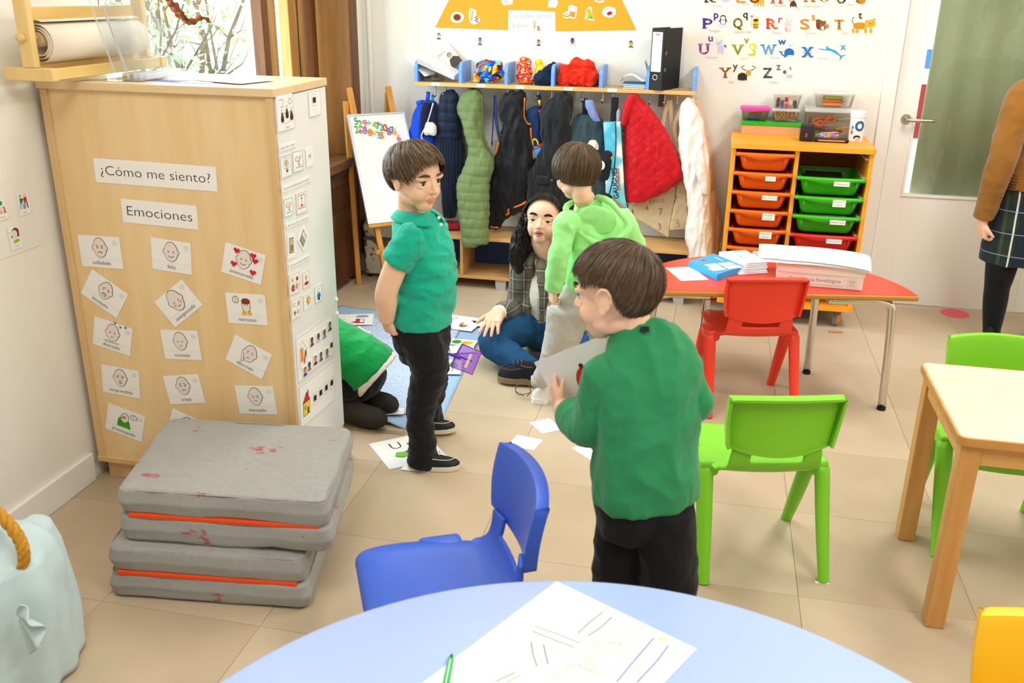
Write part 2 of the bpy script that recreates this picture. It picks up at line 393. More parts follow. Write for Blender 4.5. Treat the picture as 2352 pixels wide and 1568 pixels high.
MB().box((XL - .3, WY0, WZ0 - .05), (XL + .035, WY1 - .055, WZ0), .004).build('sill', wood('sill_oak', '#8a5c35', '#553319', (3, .8, 3), 3), win)
MB().box((XL - .3, WY0, WZ0 - .085), (XL + .02, WY1 - .07, WZ0 - .05), .003).build('sill_apron', mat('dark_apron', '#3a2a22', .5), win)
hc = thing('heater_casing', 'dark brown wooden heater casing with slotted grille under the window sill', 'heater')
m_dk = wood('heater_wood', '#6b4023', '#472812', (3, 3, .8), 2.5)
HX = XL + .005; y0, y1 = 2.95, 5.13
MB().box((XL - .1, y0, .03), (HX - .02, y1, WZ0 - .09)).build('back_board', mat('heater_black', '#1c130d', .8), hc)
MB().box((HX - .02, y0, .03), (HX, y1 - .05, .45), .002).build('front_board', m_dk, hc)
MB().box((HX - .025, y1 - .06, .0), (HX + .012, y1, WZ0 - .085), .003).build('corner_post', m_dk, hc)
MB().box((HX - .02, y0, .6), (HX, y1 - .05, WZ0 - .085), .002).build('top_rail', m_dk, hc)
yy = 4.2
sb = MB(); sb.box((HX - .018, 0, .45), (HX + .002, .014, .60), .002); sme = sb.mesh('slat'); sme.materials.append(m_dk)
while yy < y1 - .07:
    s_ = bpy.data.objects.new('slat', sme); COL.objects.link(s_); s_.parent = hc; s_.location = (0, yy, 0); yy += .026
# outside: bright garden with shrubs
m_bark = mat('bark', '#6b5b47', .9, .1, var=.3, vscale=20); m_leaf = mat('leaf_green', '#86a05c', .7, .2, var=.35, vscale=5)
gd = struct(MB().box((-16, -6, -.4), (XL - .6, 24, -.3)).build('ground_outside', mat('garden_ground', '#d6d3c6', .9, .1, var=.2, vscale=4)))
struct(MB().box((-15, 4, -.3), (-14.8, 30, 3.2)).build('wall_garden', mat('garden_wall', '#e9ebee', .9, .1)))
def shrub(x, y, h, spread, seed, lab, leaves=420, lm=None):
    rnd = random.Random(seed); t = thing('tree', lab, 'tree', (x, y, -.3), 0, None); tips = []; tb = MB()
    for k in range(7):
        a = rnd.uniform(0, 2 * PI); p = Vector((rnd.uniform(-.1, .1), rnd.uniform(-.1, .1), 0)); d = Vector((math.cos(a) * .25, math.sin(a) * .25, 1)); r = rnd.uniform(.03, .055); pts = [p.copy()]; rs = [r]
        for i in range(9):
            d = (d + Vector((rnd.uniform(-.3, .3), rnd.uniform(-.3, .3), .1)) * spread).normalized(); p = p + d * h / 9; r *= .8; pts.append(p.copy()); rs.append(r)
            if i > 1:
                for q in range(2):
                    e = Vector((rnd.uniform(-1, 1), rnd.uniform(-1, 1), rnd.uniform(.1, 1))).normalized(); b2 = [p.copy(), p + e * h * .08, p + e * h * .15 + Vector((0, 0, h * .05))]
                    tb.tube(b2, [r * .5, r * .3, r * .12], 5); tips += b2[1:]
        tb.tube(pts, rs, 7)
    tb.build('branches', m_bark, t, True)
    lb = MB()
    for i in range(leaves):
        c = rnd.choice(tips) + Vector((rnd.gauss(0, .12), rnd.gauss(0, .12), rnd.gauss(0, .12))); s_ = rnd.uniform(.018, .042)
        u = Vector((rnd.gauss(0, 1), rnd.gauss(0, 1), rnd.gauss(0, 1))).normalized(); w = u.orthogonal().normalized()
        lb.add([c - u * s_, c - w * s_ * .4, c + u * s_, c + w * s_ * .4], [(0, 1, 2, 3)])
    lo = lb.build('foliage', lm or m_leaf, t, normals=False); lo['kind'] = 'stuff'
shrub(-4.6, 8.2, 3.4, .8, 3, 'bare branching tree with sparse light green leaves right outside the window', 900)
shrub(-7.6, 11.4, 4.2, 1.1, 5, 'taller leafy tree further back behind the window', 2600)
shrub(-3.6, 5.4, 2.0, 1.3, 8, 'low twiggy shrub with pale leaves outside the window', 1500, mat('leaf_pale', '#aeb894', .7, .2, var=.3, vscale=6))
# ================================================================== LARGE FURNITURE
m_beech = wood('beech_panel', '#f1d6a4', '#e8c48c', (9, 9, .9), 1.6, .38)
m_beech_edge = wood('beech_edge', '#e6c592', '#d9b078', (9, 9, .9), 2, .42)
m_beech_top = wood('beech_top', '#ecd3a8', '#e2c291', (1, 9, 9), 2, .35)
m_board = mat('white_metal_board', '#eef0ee', .22, .5)
CX0, CX1, CY0, CY1, CZ = -2.035, -1.262, 2.551, 2.93, 1.372
# tall beech cabinet standing with its back panel toward the room
cb = thing('tall_cabinet', 'tall beech cabinet covered with emotion cards, a white board on its side', 'cabinet', (CX0, CY0, 0))
Wc = CX1 - CX0; Dc = CY1 - CY0
MB().box((.0, .0, .075), (.024, Dc, CZ - .024), .002).build('side_panel', m_beech_edge, cb)
MB().box((Wc - .026, .0, .075), (Wc - .002, Dc, CZ - .024), .002).build('side_panel', m_beech_edge, cb)
MB().box((.024, .010, .09), (Wc - .026, .02, CZ - .024)).build('back_panel', m_beech, cb)
MB().box((-.004, -.006, CZ - .024), (Wc + .006, Dc + .004, CZ), .002).build('top_panel', m_beech_top, cb)
MB().box((.0, -.004, .07), (Wc + .004, Dc, .09), .002).build('bottom_panel', m_beech_edge, cb)
MB().box((.02, .02, 0), (Wc - .0, Dc - .01, .07), .002).build('plinth', m_beech_edge, cb)
MB().box((Wc - .002, .008, .13), (Wc + .004, Dc - .008, CZ - .027), .001).build('white_board', m_board, cb)
for q in range(2): MB().lathe([(0, 0), (.008, 0), (.008, .005), (.005, .007), (0, .007)], 14, Matrix.Translation((Wc + .004, Dc - .02, .62 - q * .052)) @ Matrix.Rotation(PI / 2, 4, 'Y')).build('board_stud', m_white, cb, True)

# ---- school chairs moulded in one piece of plastic
def plastic(key, h): return mat(key, h, .34, .45, bump=.015, bscale=900)
def chair(label, m, loc, rz, k=1.0):
    t = thing('school_chair', label, 'chair', loc, rz, 'moulded plastic school chairs'); t.scale = (k, k, k)
    # seat and lower back band: profile from the front lip to the band's upper edge, front is +y
    prof = cr([(.185, .322), (.178, .343), (.14, .352), (.05, .349), (-.05, .341), (-.115, .343), (-.152, .365), (-.170, .405), (-.178, .445)], 4)
    wid = cr([(.150,), (.160,), (.166,), (.172,), (.168,), (.150,), (.138,), (.135,), (.130,)], 4)
    n = len(prof); nu = 28; mb = MB(); v = []; f = []
    for i in range(n):
        for j in range(nu + 1):
            u = j / nu * 2 - 1; x = u * float(wid[i][0]); y, z = prof[i]
            back = max(0, (i - 18) / (n - 19))
            z2 = z + (1 - back) * (.008 * u * u - .004 - (.012 * max(0, abs(u) - .82) / .18 if i < 20 else 0)); y2 = y + back * (.022 * u * u)
            v.append((x, y2, z2))
    for i in range(n - 1):
        for j in range(nu):
            uc = abs((j + .5) / nu * 2 - 1)
            if n - 9 < i <= n - 1 and uc < .60: 
                if i >= n - 6 : continue
            f.append((i * (nu + 1) + j, i * (nu + 1) + j + 1, (i + 1) * (nu + 1) + j + 1, (i + 1) * (nu + 1) + j))
    mb.add(v, f); o = mb.build('seat_shell', m, t, True, False)
    s = o.modifiers.new('s', 'SOLIDIFY'); s.thickness = .011; s.offset = -1
    b = o.modifiers.new('b', 'BEVEL'); b.width = .004; b.segments = 2; b.limit_method = 'ANGLE'; b.angle_limit = 1
    # backrest: curved panel whose rim is rolled backward, lower edge sags in the middle
    nu, nv = 26, 14; mb = MB(); v = []; f = []
    def P(u, w):          # u -1..1, w 0..1
        hw = .160 - .012 * (1 - w) + .004 * math.sin(w * PI)
        z0 = .425 + .022 * u * u; z1 = .617 - .010 * u * u; z = z0 + (z1 - z0) * w
        y = -.182 - .022 * w + .030 * u * u + .006 * math.sin(w * PI)
        return Vector((u * hw, y, z))
    rows = [-.001] + [i / nv for i in range(nv + 1)] + [1.001]
    for w in rows:
        for j in range(-1, nu + 2):
            u = max(-1, min(1, j / nu * 2 - 1)); p = P(u, max(0, min(1, w)))
            rim = 0
            if w > 1: rim = .026
            if j in (-1, nu + 1): rim = max(rim, .028)
            if w < 0: rim = .004
            if rim: p = p + Vector((0, -rim, (-.003 if w > 1 else 0)))
            v.append(p)
    m_ = nu + 3
    f = [(i * m_ + j, i * m_ + j + 1, (i + 1) * m_ + j + 1, (i + 1) * m_ + j) for i in range(len(rows) - 1) for j in range(m_ - 1)]
    mb.add(v, f); o = mb.build('backrest', m, t, True, False)
    s = o.modifiers.new('s', 'SOLIDIFY'); s.thickness = .009; s.offset = 0
    b = o.modifiers.new('b', 'BEVEL'); b.width = .006; b.segments = 3; b.limit_method = 'ANGLE'; b.angle_limit = .7
    for sx in (-1, 1):
        for fy, y0, y1 in ((1, .012, .172), (-1, -.055, -.180)):
            q = MB(); x = sx
            q.tube([(.172 * x, y0 * .6 - .008, .336), (.176 * x, y0 * .9, .333), (.178 * x, y0 + (y1 - y0) * .03, .322), (.178 * x, y0 + (y1 - y0) * .12, .305), (.180 * x, y0 + (y1 - y0) * .55, .15), (.183 * x, y1, .0)], [.010, .021, .0255, .026, .023, .018], 14, [.75, .75, .75, .74, .74, .8], (0, 1, 0), sub=3)
            autosmooth(q.build('leg', m, t, True), 60)
        ar = MB(); ar.box((.135 * sx, -.078, .300), (.196 * sx, .034, .352), .016, seg=4); autosmooth(ar.build('leg_bracket', m, t, True), 70)
    return t
def feet_chair(label, m, rl, rr, k=1.0, dz=0):      # from where the two back feet touch the floor
    rl, rr = Vector(rl), Vector(rr); d = rr - rl; a = math.atan2(d.y, d.x); mid = (rl + rr) / 2; n = Vector((-d.y, d.x, 0)).normalized()
    return chair(label, m, mid + n * .180 * k + Vector((0, 0, dz)), a, k)
p_green = plastic('chair_green', '#7fce2b'); p_red = plastic('chair_red', '#f0402c'); p_blue = plastic('chair_blue', '#3a63d2'); p_yel = plastic('chair_yellow', '#fdc41f')
feet_chair('lime green plastic chair standing free on the open floor behind the blue table', p_green, (.087, 2.41, 0), (.424, 2.50, 0))
feet_chair('red plastic chair pushed up to the red half-round table', p_red, (.076, 3.585, 0), (.415, 3.67, 0), .99)
c2 = chair('lime green plastic chair tucked under the beech table', p_green, (.97, 2.90, 0), PI + .03)
c3 = chair('blue plastic chair at the blue round table', p_blue, (-.533, 1.772, 0), math.radians(117))
c4 = chair('yellow plastic chair beside the blue round table', p_yel, (.665, 1.335, 0), PI - .2)

# ---- beech table
m_btab = wood('table_beech', '#d9a765', '#bf8848', (9, 9, .9), 2, .4); m_btop = wood('table_top_maple', '#f6e2c0', '#efd5ac', (.8, 8, 8), 2, .3)
wt = thing('beech_table', 'square beech table with a pale maple top and stout legs', 'table', (.68, 2.335, 0))
TW, TD, TZ = .75, .52, .595
tp = MB(); 
def rrect(w, d, r, n=5, x0=0, y0=0):
    P = []
    for cx, cy, a0 in ((w - r, r, -PI / 2), (w - r, d - r, 0), (r, d - r, PI / 2), (r, r, PI)):
        for i in range(n + 1): a = a0 + PI / 2 * i / n; P.append((x0 + cx + r * math.cos(a), y0 + cy + r * math.sin(a)))
    return P
tp.prism(rrect(TW, TD, .018), TZ - .002, TZ); tp.build('table_top', m_btop, wt)
eb = MB(); eb.prism(rrect(TW + .012, TD + .012, .024, 5, -.006, -.006), TZ - .024, TZ - .001); eb.build('edge_band', wood('edge_beech', '#cf9a58', '#b8803f', (1, 9, 9), 2), wt)
for x, y in ((.008, .008), (TW - .06, .008), (.008, TD - .06), (TW - .06, TD - .06)): MB().box((x, y, 0), (x + .052, y + .052, TZ - .024), .004).build('leg', m_btab, wt)
m_apr = wood('apron_beech', '#dcae70', '#c9934f', (.9, 9, 9), 2, .4)
for a, b in (((.06, .016, TZ - .085), (TW - .06, .036, TZ - .024)), ((.06, TD - .036, TZ - .085), (TW - .06, TD - .016, TZ - .024)), ((.016, .06, TZ - .085), (.036, TD - .06, TZ - .024)), ((TW - .036, .06, TZ - .085), (TW - .016, TD - .06, TZ - .024))): MB().box(a, b, .002).build('apron', m_apr, wt)

# ---- blue round table
BC = Vector((-.0606, .8201, 0)); BR = .7383; BZ = .56
bt = thing('round_table', 'large round table with a pale blue top', 'table', BC)
def disc(r, z0, z1, n=128, bev=.006):
    mb = MB(); mb.lathe([(0, z0), (r - bev, z0), (r, z0 + bev), (r, z1 - bev), (r - bev * .5, z1 - bev * .3), (r - bev * 1.4, z1), (0.001, z1)], n); return mb
autosmooth(disc(BR, BZ - .026, BZ).build('table_top', mat('blue_laminate', '#a9bfec', .3, .4, var=.02, vscale=3), bt), 50)
for i in range(4):
    a = PI / 4 + i * PI / 2; q = MB(); q.tube([(.4 * math.cos(a), .4 * math.sin(a), BZ - .03), (.52 * math.cos(a), .52 * math.sin(a), BZ - .05), (.55 * math.cos(a), .55 * math.sin(a), BZ - .1), (.56 * math.cos(a), .56 * math.sin(a), .002)], .016, 12, sub=3); q.build('leg', mat('chrome', '#d8d6d2', .12, .5, metal=1), bt, True)

# ---- red half-round table with chrome legs
RA = math.atan2(.186, .989); RZ = .53; RR = .565
rt = thing('half_round_table', 'half-round table with red top, ochre edge and bent chrome legs', 'table', (.285, 3.683, 0), RA)
def dshape(R, z0, z1, off=0, n=48):
    P = [((R + off) * math.cos(a), (R + off) * math.sin(a)) for a in [PI * i / n for i in range(n + 1)]]
    P = [(x, max(y, 0) - off) if i in (0, n) else (x, y) for i, (x, y) in enumerate(P)]
    mb = MB(); mb.prism(P, z0, z1); return mb
dshape(RR, RZ - .004, RZ).build('table_top', mat('red_laminate', '#e3442b', .32, .4, var=.02, vscale=4), rt)
o = dshape(RR, RZ - .024, RZ - .001, .006).build('edge_band', mat('ochre_edge', '#b9863c', .5), rt)
bv = o.modifiers.new('b', 'BEVEL'); bv.width = .008; bv.segments = 3; bv.limit_method = 'ANGLE'; bv.angle_limit = 1.2
Mi = Matrix.Translation((.285, 3.683, 0)) @ Matrix.Rotation(RA, 4, 'Z'); Mi = Mi.inverted()
for fx, fy, ix, iy in ((.787, 3.848, .50, 3.78), (.506, 4.186, .44, 4.0), (.017, 4.10, .09, 3.95), (-.215, 3.70, .06, 3.72)):
    a = Mi @ Vector((fx, fy, 0)); b = Mi @ Vector((ix, iy, 0)); d = (a - b).normalized()
    q = MB(); h = RZ - .045
    top = a - d * .035
    q.tube([b + Vector((0, 0, h)), b.lerp(top, .6) + Vector((0, 0, h)), top - d * .05 + Vector((0, 0, h - .001)), top + Vector((0, 0, h - .018)), top + d * .012 + Vector((0, 0, h - .06)), a + Vector((0, 0, h * .5)) - d * .01, a + Vector((0, 0, .012))], .0165, 16, sub=4); lo = q.build('leg', 'chrome', rt, True)
    MB().lathe([(0, .0), (.018, 0), (.018, .014), (0, .014)], 16, Matrix.Translation(a)).build('rubber_foot', mat('black_rubber', '#17171a', .7), lo)

# ---- drawer unit
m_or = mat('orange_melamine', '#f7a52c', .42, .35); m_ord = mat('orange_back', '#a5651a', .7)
UX0, UX1, UY0, UY1 = .085, .768, 4.865, 5.33; UZ0, UZ1 = .10, .94
un = thing('drawer_unit', 'orange storage unit with two columns of plastic trays, on castors', 'drawer unit', (UX0, UY0, 0)); UW, UD = UX1 - UX0, UY1 - UY0; t_ = .02
o = MB(); o.prism(rrect(UW + .012, UD + .02, .02, 5, -.006, -.02), UZ1 - .024, UZ1); o.build('top_board', m_or, un)
o = MB(); o.prism(rrect(UW + .012, UD + .02, .02, 5, -.006, -.02), UZ0, UZ0 + .024); o.build('bottom_board', m_or, un)
XM = .320
for x in (0, XM - t_ / 2, UW - t_): MB().box((x, 0, UZ0 + .024), (x + t_, UD, UZ1 - .024), .001).build('upright', m_or, un)
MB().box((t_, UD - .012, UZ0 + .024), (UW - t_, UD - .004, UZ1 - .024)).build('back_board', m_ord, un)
MB().box((.03, .03, UZ0 - .02), (UW - .03, UD - .05, UZ0), .002).build('base_rail', mat('grey_metal', '#8d8a85', .4, metal=.8), un)
for cx_, cy_ in ((.05, .06), (UW - .06, .05), (.05, UD - .07), (UW - .06, UD - .07)):
    c_ = bpy.data.objects.new('castor', None); COL.objects.link(c_); c_.parent = un; c_.location = (cx_, cy_, 0)
    Mx = Matrix.Translation((0, 0, .038)) @ Matrix.Rotation(PI / 2, 4, 'Y') @ Matrix.Rotation(.5, 4, 'X')
    autosmooth(MB().lathe([(0, -.014), (.026, -.014), (.03, -.010), (.03, .010), (.026, .014), (0, .014)], 24, Mx).build('hub', mat('castor_orange', '#f08a24', .45), c_))
    autosmooth(MB().lathe([(.03, -.012), (.037, -.009), (.037, .009), (.03, .012)], 24, Mx).build('tyre', mat('castor_grey', '#7d7d7b', .6), c_))
    q = MB(); q.tube([(0, .02, .076), (.0, .05, .07), (0, .062, .045), (0, .06, .03)], [.014, .013, .012, .01], 8, .6, sub=2); q.build('brake', 'castor_grey', c_, True)
    MB().box((-.018, -.018, .064), (.018, .022, UZ0 - .02), .003).build('mount', 'castor_grey', c_)
m_ivory = mat('runner_ivory', '#d9cba6', .5)
def tray_mesh(w, d, h):
    """open moulded tray: rolled front lip with a dipping pull, tapered walls"""
    mb = MB(); t = .004
    def ring(k, z, iny=0): return [(x, y, z) for x, y in rrect(w - 2 * k, d - 2 * k, .028, 4, k, k)]
    mb.loft([ring(.0, 0), ring(.0, 0)], False)
    o_ = [ring(.03, -h), ring(.022, -h + .012), ring(.006, -.018), ring(.0, -.016), ring(.0, 0)]
    i_ = [ring(.008, 0), ring(.012, -.018), ring(.026, -h + .014), ring(.034, -h + t)]
    mb.v = []; mb.f = []; mb.m = []; mb.loft(o_ + i_, True); return mb
def tray(x0, x1, z, m, label=None, lab_x=.6, y=0., two=None, nm='tray'):
    w = x1 - x0 - .03; d = .36; h = .085
    tr_ = bpy.data.objects.new(nm, None); COL.objects.link(tr_); tr_.parent = un; tr_.location = (x0 + .015, -.012 + y, z)
    autosmooth(tray_mesh(w, d, h).build('tub', m, tr_), 35)
    # front pull: wide lip, deeper in its middle
    mb = MB(); n = 24; v = []; 
    for i in range(n + 1):
        u = i / n; x = -.012 + u * (w + .024); dip = .012 + .020 * max(0, math.sin((u - .12) / .76 * PI)) ** 1.2 if .12 < u < .88 else .012
        yy = -.022 + .012 * (2 * u - 1) ** 2
        v += [(x, yy + .02, .004), (x, yy, .003), (x, yy - .001, -.004), (x, yy + .004, -dip)]
    f = [(i * 4 + k, i * 4 + k + 1, i * 4 + k + 5, i * 4 + k + 4) for i in range(n) for k in range(3)]
    mb.add(v, f); o = mb.build('pull_lip', m, tr_, True, False); s = o.modifiers.new('s', 'SOLIDIFY'); s.thickness = .004; s.offset = 0
    for xx in (.03, w - .034): MB().box((xx, -.010, -.04), (xx + .005, .006, -.004), .001).build('rib', m, tr_)
    if label:
        lw_, lh_ = (.075, .024) if not two else (.062, .036)
        Md = basis((w * lab_x, -.0245 + .004 * abs(2 * lab_x - 1), -.020), (1, 0, 0), (0, -.08, 1))
        def dr(d_, w_, h_):
            if two: d_.text(label, 0, .004, .011, '#4a4a4c'); d_.text(two, 0, -.011, .011, '#4a4a4c')
            else: d_.text(label, 0, -.0045, .0125, '#4a4a4c')
        lb = sheet('name_label', None, None, Matrix(), lw_ if len(label) > 7 or two else .05, lh_, dr, '#f6f5f0', .0005, parent=tr_); lb.matrix_local = Md
    for xx in (-.018, w + .006): MB().box((xx, .012, -.012), (xx + .012, .33, -.004), .001).build('runner', m_ivory, tr_)
    return tr_
tr_o = mat('tray_orange', '#f26a16', .35, .45); tr_g = mat('tray_green', '#3fb51d', .33, .45); tr_r = mat('tray_red', '#d8261c', .35, .45)
zc = .892; st = .097
for i, (lb, two, lx) in enumerate(((None, None, 0), ('Folios', None, .64), ('Folios en sucio', None, .66), ('Aprendo', 'leyendo', .68), ('Aprendo', 'leyendo', .66), ('Grafo', None, .55), (None, None, 0))):
    tray(t_, XM - t_ / 2, zc - i * st, tr_o, lb, lx, two=two)
for i, (lb, two, lx, m) in enumerate((('Vocabulario', None, .66, tr_g), ('Fotos y', 'pictos', .66, tr_g), ('Sobres vacios', None, .68, tr_g), ('Materia prima', None, .66, tr_r), (None, None, 0, tr_r), (None, None, 0, tr_r))):
    tray(XM + t_ / 2, UW - t_, zc - .105 - i * st * 1.0 - (.0 if i < 4 else (i - 3) * .02), m, lb, lx, two=two, y=-.004 * (i % 2))
for i in range(7):
    MB().box((UW - t_ - .016, .02, zc - .012 - i * st), (UW - t_, .36, zc - .004 - i * st), .001).build('runner', m_ivory, un)
# papers and folders in the trays
for (z, n_, cols) in ((zc - .105 - st, 3, ('#b9c832', '#f4f4f0', '#e8e4da')), (zc - .105 - 2 * st, 5, ('#f4f4f0', '#eeeae0', '#f4f4f0', '#ffffff', '#e6e6e4')), (zc - .105, 2, ('#2f6b2a', '#3a3a3a')), (zc - 2 * st, 3, ('#b03a2a', '#8e3b2b', '#c9622e'))):
    left = z == zc - 2 * st
    for k in range(n_):
        x0 = UX0 + (.06 if left else XM + .05) + k * .008; b_ = MB(); b_.box((-.09, -.12, 0), (.09, .12, .0015))
        o_ = b_.build('paper_sheet', pm(cols[k]), None); o_.location = (x0 + .1, UY0 + .16, z - .020 + k * .0035); o_.rotation_euler = (0, 0, .05 * k - .1)
        cn = {'#b9c832': 'yellow-green', '#f4f4f0': 'white', '#e8e4da': 'cream', '#eeeae0': 'ivory', '#ffffff': 'bright white', '#e6e6e4': 'pale grey', '#2f6b2a': 'dark green', '#3a3a3a': 'charcoal', '#b03a2a': 'brick red', '#8e3b2b': 'maroon', '#c9622e': 'rust'}[cols[k]]; tn = 'Folios en sucio' if left else ('Vocabulario' if n_ == 2 else 'Fotos y pictos' if n_ == 3 else 'Sobres vacios')
        tag(o_, '%s sheet lying in the tray labelled %s' % (cn, tn), 'paper', 'sheets in the tray ' + tn)

# ---- shoe bench below the coats
BX0, BX1, BY0, BY1, BZ0, BZ1 = -1.78, -.078, 5.05, 5.36, .062, .312
bn = thing('shoe_bench', 'low beech bench with open compartments and navy blue back panels', 'bench', (BX0, BY0, 0)); bw_ = BX1 - BX0; bd_ = BY1 - BY0
m_bn = wood('bench_beech', '#dcb076', '#cc9a5c', (1, 9, 9), 2, .42)
MB().box((0, 0, BZ1 - .02), (bw_, bd_, BZ1), .002).build('seat_board', m_bn, bn); MB().box((0, 0, BZ0), (bw_, bd_, BZ0 + .018), .002).build('bottom_board', m_bn, bn)
for x in (0, .385, .68, 1.02, 1.36, bw_ - .018): MB().box((x, 0, BZ0 + .018), (x + .018, bd_, BZ1 - .02), .001).build('divider', m_bn, bn)
MB().box((.01, bd_ - .03, BZ0), (bw_ - .01, bd_ - .02, BZ1)).build('back_panel', mat('navy_panel', '#2a4a86', .55), bn)
fm = mat('foot_grey', '#b5b3ae', .45)
for x in (.06, .6, 1.1, bw_ - .075):
    q = MB(); q.prism([(0, 0), (.055, 0), (.055, BZ0), (-.005, BZ0), (-.005, .03), (0, .012)] , 0, .05, Matrix.Translation((x, .06, 0)) @ Matrix.Rotation(PI / 2, 4, 'X')); q.build('foot', fm, bn)

# ---- coat shelf with blue dividers and hooks
SX0, SX1, SY0, SZ0, SZ1 = -1.690, -.126, 5.17, 1.134, 1.154
sf = thing('coat_shelf', 'long beech wall shelf with light blue dividers and coat hooks', 'shelf', (SX0, SY0, 0)); sw = SX1 - SX0; sd = YB - SY0
m_sh = wood('shelf_beech', '#e6bd7d', '#d5a45f', (.9, 9, 9), 2, .42)
MB().box((0, 0, SZ0), (sw, sd, SZ1), .002).build('board', m_sh, sf)
m_bl = mat('divider_blue', '#6fa3ea', .4)
for i, x in enumerate((.002, .260, .522, .782, 1.046, 1.297, sw - .02)):
    P = [(0, 0), (sd, 0), (sd, .125)] + [(.045 - .045 * math.sin(a) + 0, .08 + .045 * math.cos(a)) for a in [PI / 2 * k / 6 for k in range(0, 7)]]
    q = MB(); q.prism(P, 0, .018, Matrix(((0, 0, 1, x), (1, 0, 0, 0.004), (0, 1, 0, SZ1 - .012), (0, 0, 0, 1)))); q.build('divider', m_bl, sf)
HOOKS = [.105, .165, .31, .37, .53, .60, .70, .78, .87, .955, 1.065, 1.12, 1.22, 1.32, 1.40, 1.47]
for x in HOOKS:
    q = MB(); q.tube([(x, .07, SZ0), (x, .07, SZ0 - .05), (x, .06, SZ0 - .062), (x, .03, SZ0 - .06), (x, .012, SZ0 - .04)], .0042, 8, sub=3); q.build('hook', 'steel', sf, True)
for x in (.27, .82, 1.36): MB().box((x, sd - .045, SZ0 - .085), (x + .028, sd, SZ0), .004).build('bracket', mat('grey_bracket', '#6e6c69', .5), sf)
for s_, x in (('Aldo', .128), ('Javier', .39), ('MATEO', .61), ('Lope', .88), ('', 1.12)):
    o = sheet('name_tag', None, None, Matrix(), .05, .018, (lambda d, w, h, s_=s_: d.text(s_, 0, -.005, .014, '#3c3c3c')) if s_ else None, '#f3f3ee', parent=sf); o.matrix_local = basis((x, -.0008, SZ0 + .012), (1, 0, 0), (0, 0, 1))

# ---- folded grey floor mats
m_mat = mat('mat_fabric', '#a3a39f', .85, .15, var=.07, vscale=60, bump=.25, bscale=420, sheen=.15)
def stained(key, seed, n_, base='#a3a39f', ink='#b03642'):     # paint smears on the cloth
    m = mat(key, base, .85, .15, var=.06, vscale=60, bump=.25, bscale=420, sheen=.15); n = m.node_tree.nodes; l = m.node_tree.links; b = n['Principled BSDF']
    src = b.inputs['Base Color'].links[0].from_socket
    tc = n.new('ShaderNodeTexCoord'); mp = n.new('ShaderNodeMapping'); mp.inputs['Scale'].default_value = (8, 15, 15); mp.inputs['Location'].default_value = (seed, seed * .7, seed * 1.3); mp.inputs['Rotation'].default_value = (0, 0, .3)
    l.new(tc.outputs['Object'], mp.inputs[0]); z = n.new('ShaderNodeTexNoise'); z.inputs['Scale'].default_value = 1.0; z.inputs['Detail'].default_value = 5; z.inputs['Roughness'].default_value = .62
    l.new(mp.outputs[0], z.inputs['Vector']); r = n.new('ShaderNodeValToRGB'); r.color_ramp.elements[0].position = n_; r.color_ramp.elements[1].position = n_ + .03; r.color_ramp.elements[0].color = (0, 0, 0, 1); r.color_ramp.elements[1].color = (.75, .75, .75, 1)
    l.new(z.outputs[0], r.inputs[0]); mx = n.new('ShaderNodeMix'); mx.data_type = 'RGBA'; l.new(r.outputs[0], mx.inputs[0]); l.new(src, mx.inputs[6]); mx.inputs[7].default_value = rgb(ink); l.new(mx.outputs[2], b.inputs['Base Color']); return m
ms1 = stained('mat_fabric_a', 1.3, .638); ms2 = stained('mat_fabric_b', 4.1, .668)
m_orange = mat('orange_binding', '#f4521b', .6)
def slab(parent, name, c, hx, hy, z0, z1, rz, m, seed, skew=0.):
    mb = MB(); n = 40
    def prof(k, z):
        P = []
        for x, y in rrect(2 * (hx - k), 2 * (hy - k), .03, 5, -(hx - k), -(hy - k)): P.append((x + skew * y, y, z))
        return P
    h = z1 - z0; e = .008
    rings = [prof(.03, z0 - .0), prof(e, z0 + .001), prof(.002, z0 + e), prof(-.004, z0 + h * .5), prof(.002, z1 - e), prof(e, z1 - .002), prof(.05, z1 + .003), prof(.15, z1 + .004)]
    mb.loft(rings, True); o = mb.build(name, m, parent, True)
    o.location = (c[0], c[1], 0); o.rotation_euler = (0, 0, rz)
    s = o.modifiers.new('s', 'SUBSURF'); s.levels = 3; s.render_levels = 3; s.subdivision_type = 'SIMPLE'
    tx = bpy.data.textures.get('fold%d' % seed) or bpy.data.textures.new('fold%d' % seed, 'CLOUDS'); tx.noise_scale = .10
    d = o.modifiers.new('d', 'DISPLACE'); d.texture = tx; d.strength = .020; d.mid_level = .5; d.texture_coords = 'GLOBAL'
    pi = MB(); pi.tube([V(*p) + V(0, 0, .0) for p in prof(.006, z1 - .006)] + [V(*prof(.006, z1 - .006)[0])], .0025, 6); po = pi.build('piping', m, o, True)
    return o
def fmat(label, c, hx, hy, z0, z1, rz, m, skew):
    t = thing('folded_mat', label, 'mat', (0, 0, 0), 0, 'folded grey mats'); h = (z1 - z0)
    slab(t, 'lower_cushion', c, hx, hy, z0, z0 + h * .485, rz, m, 1, skew); slab(t, 'upper_cushion', c, hx - .004, hy - .003, z0 + h * .505, z1, rz, m, 2, skew)
    q = MB(); zz = z0 + h * .5; q.box((-hx + .03, -hy + .001, zz - h * .045), (hx - .03, hy - .012, zz + h * .035), .003); q.cur = 0
    # the strap follows the slanted outline of the mat
    q.v = [(x + skew * y, y, z) for x, y, z in q.v]
    o = q.build('orange_binding', m_orange, t); o.location = (c[0], c[1], 0); o.rotation_euler = (0, 0, rz); return t
fmat('grey folded mat with red paint smears, upper of two', (-1.30, 2.245), .305, .235, .174, .339, .115, ms1, -.12)
fmat('grey folded mat with orange strap lying on the floor, lower of two', (-1.345, 2.20), .292, .225, .004, .166, .12, ms2, -.10)
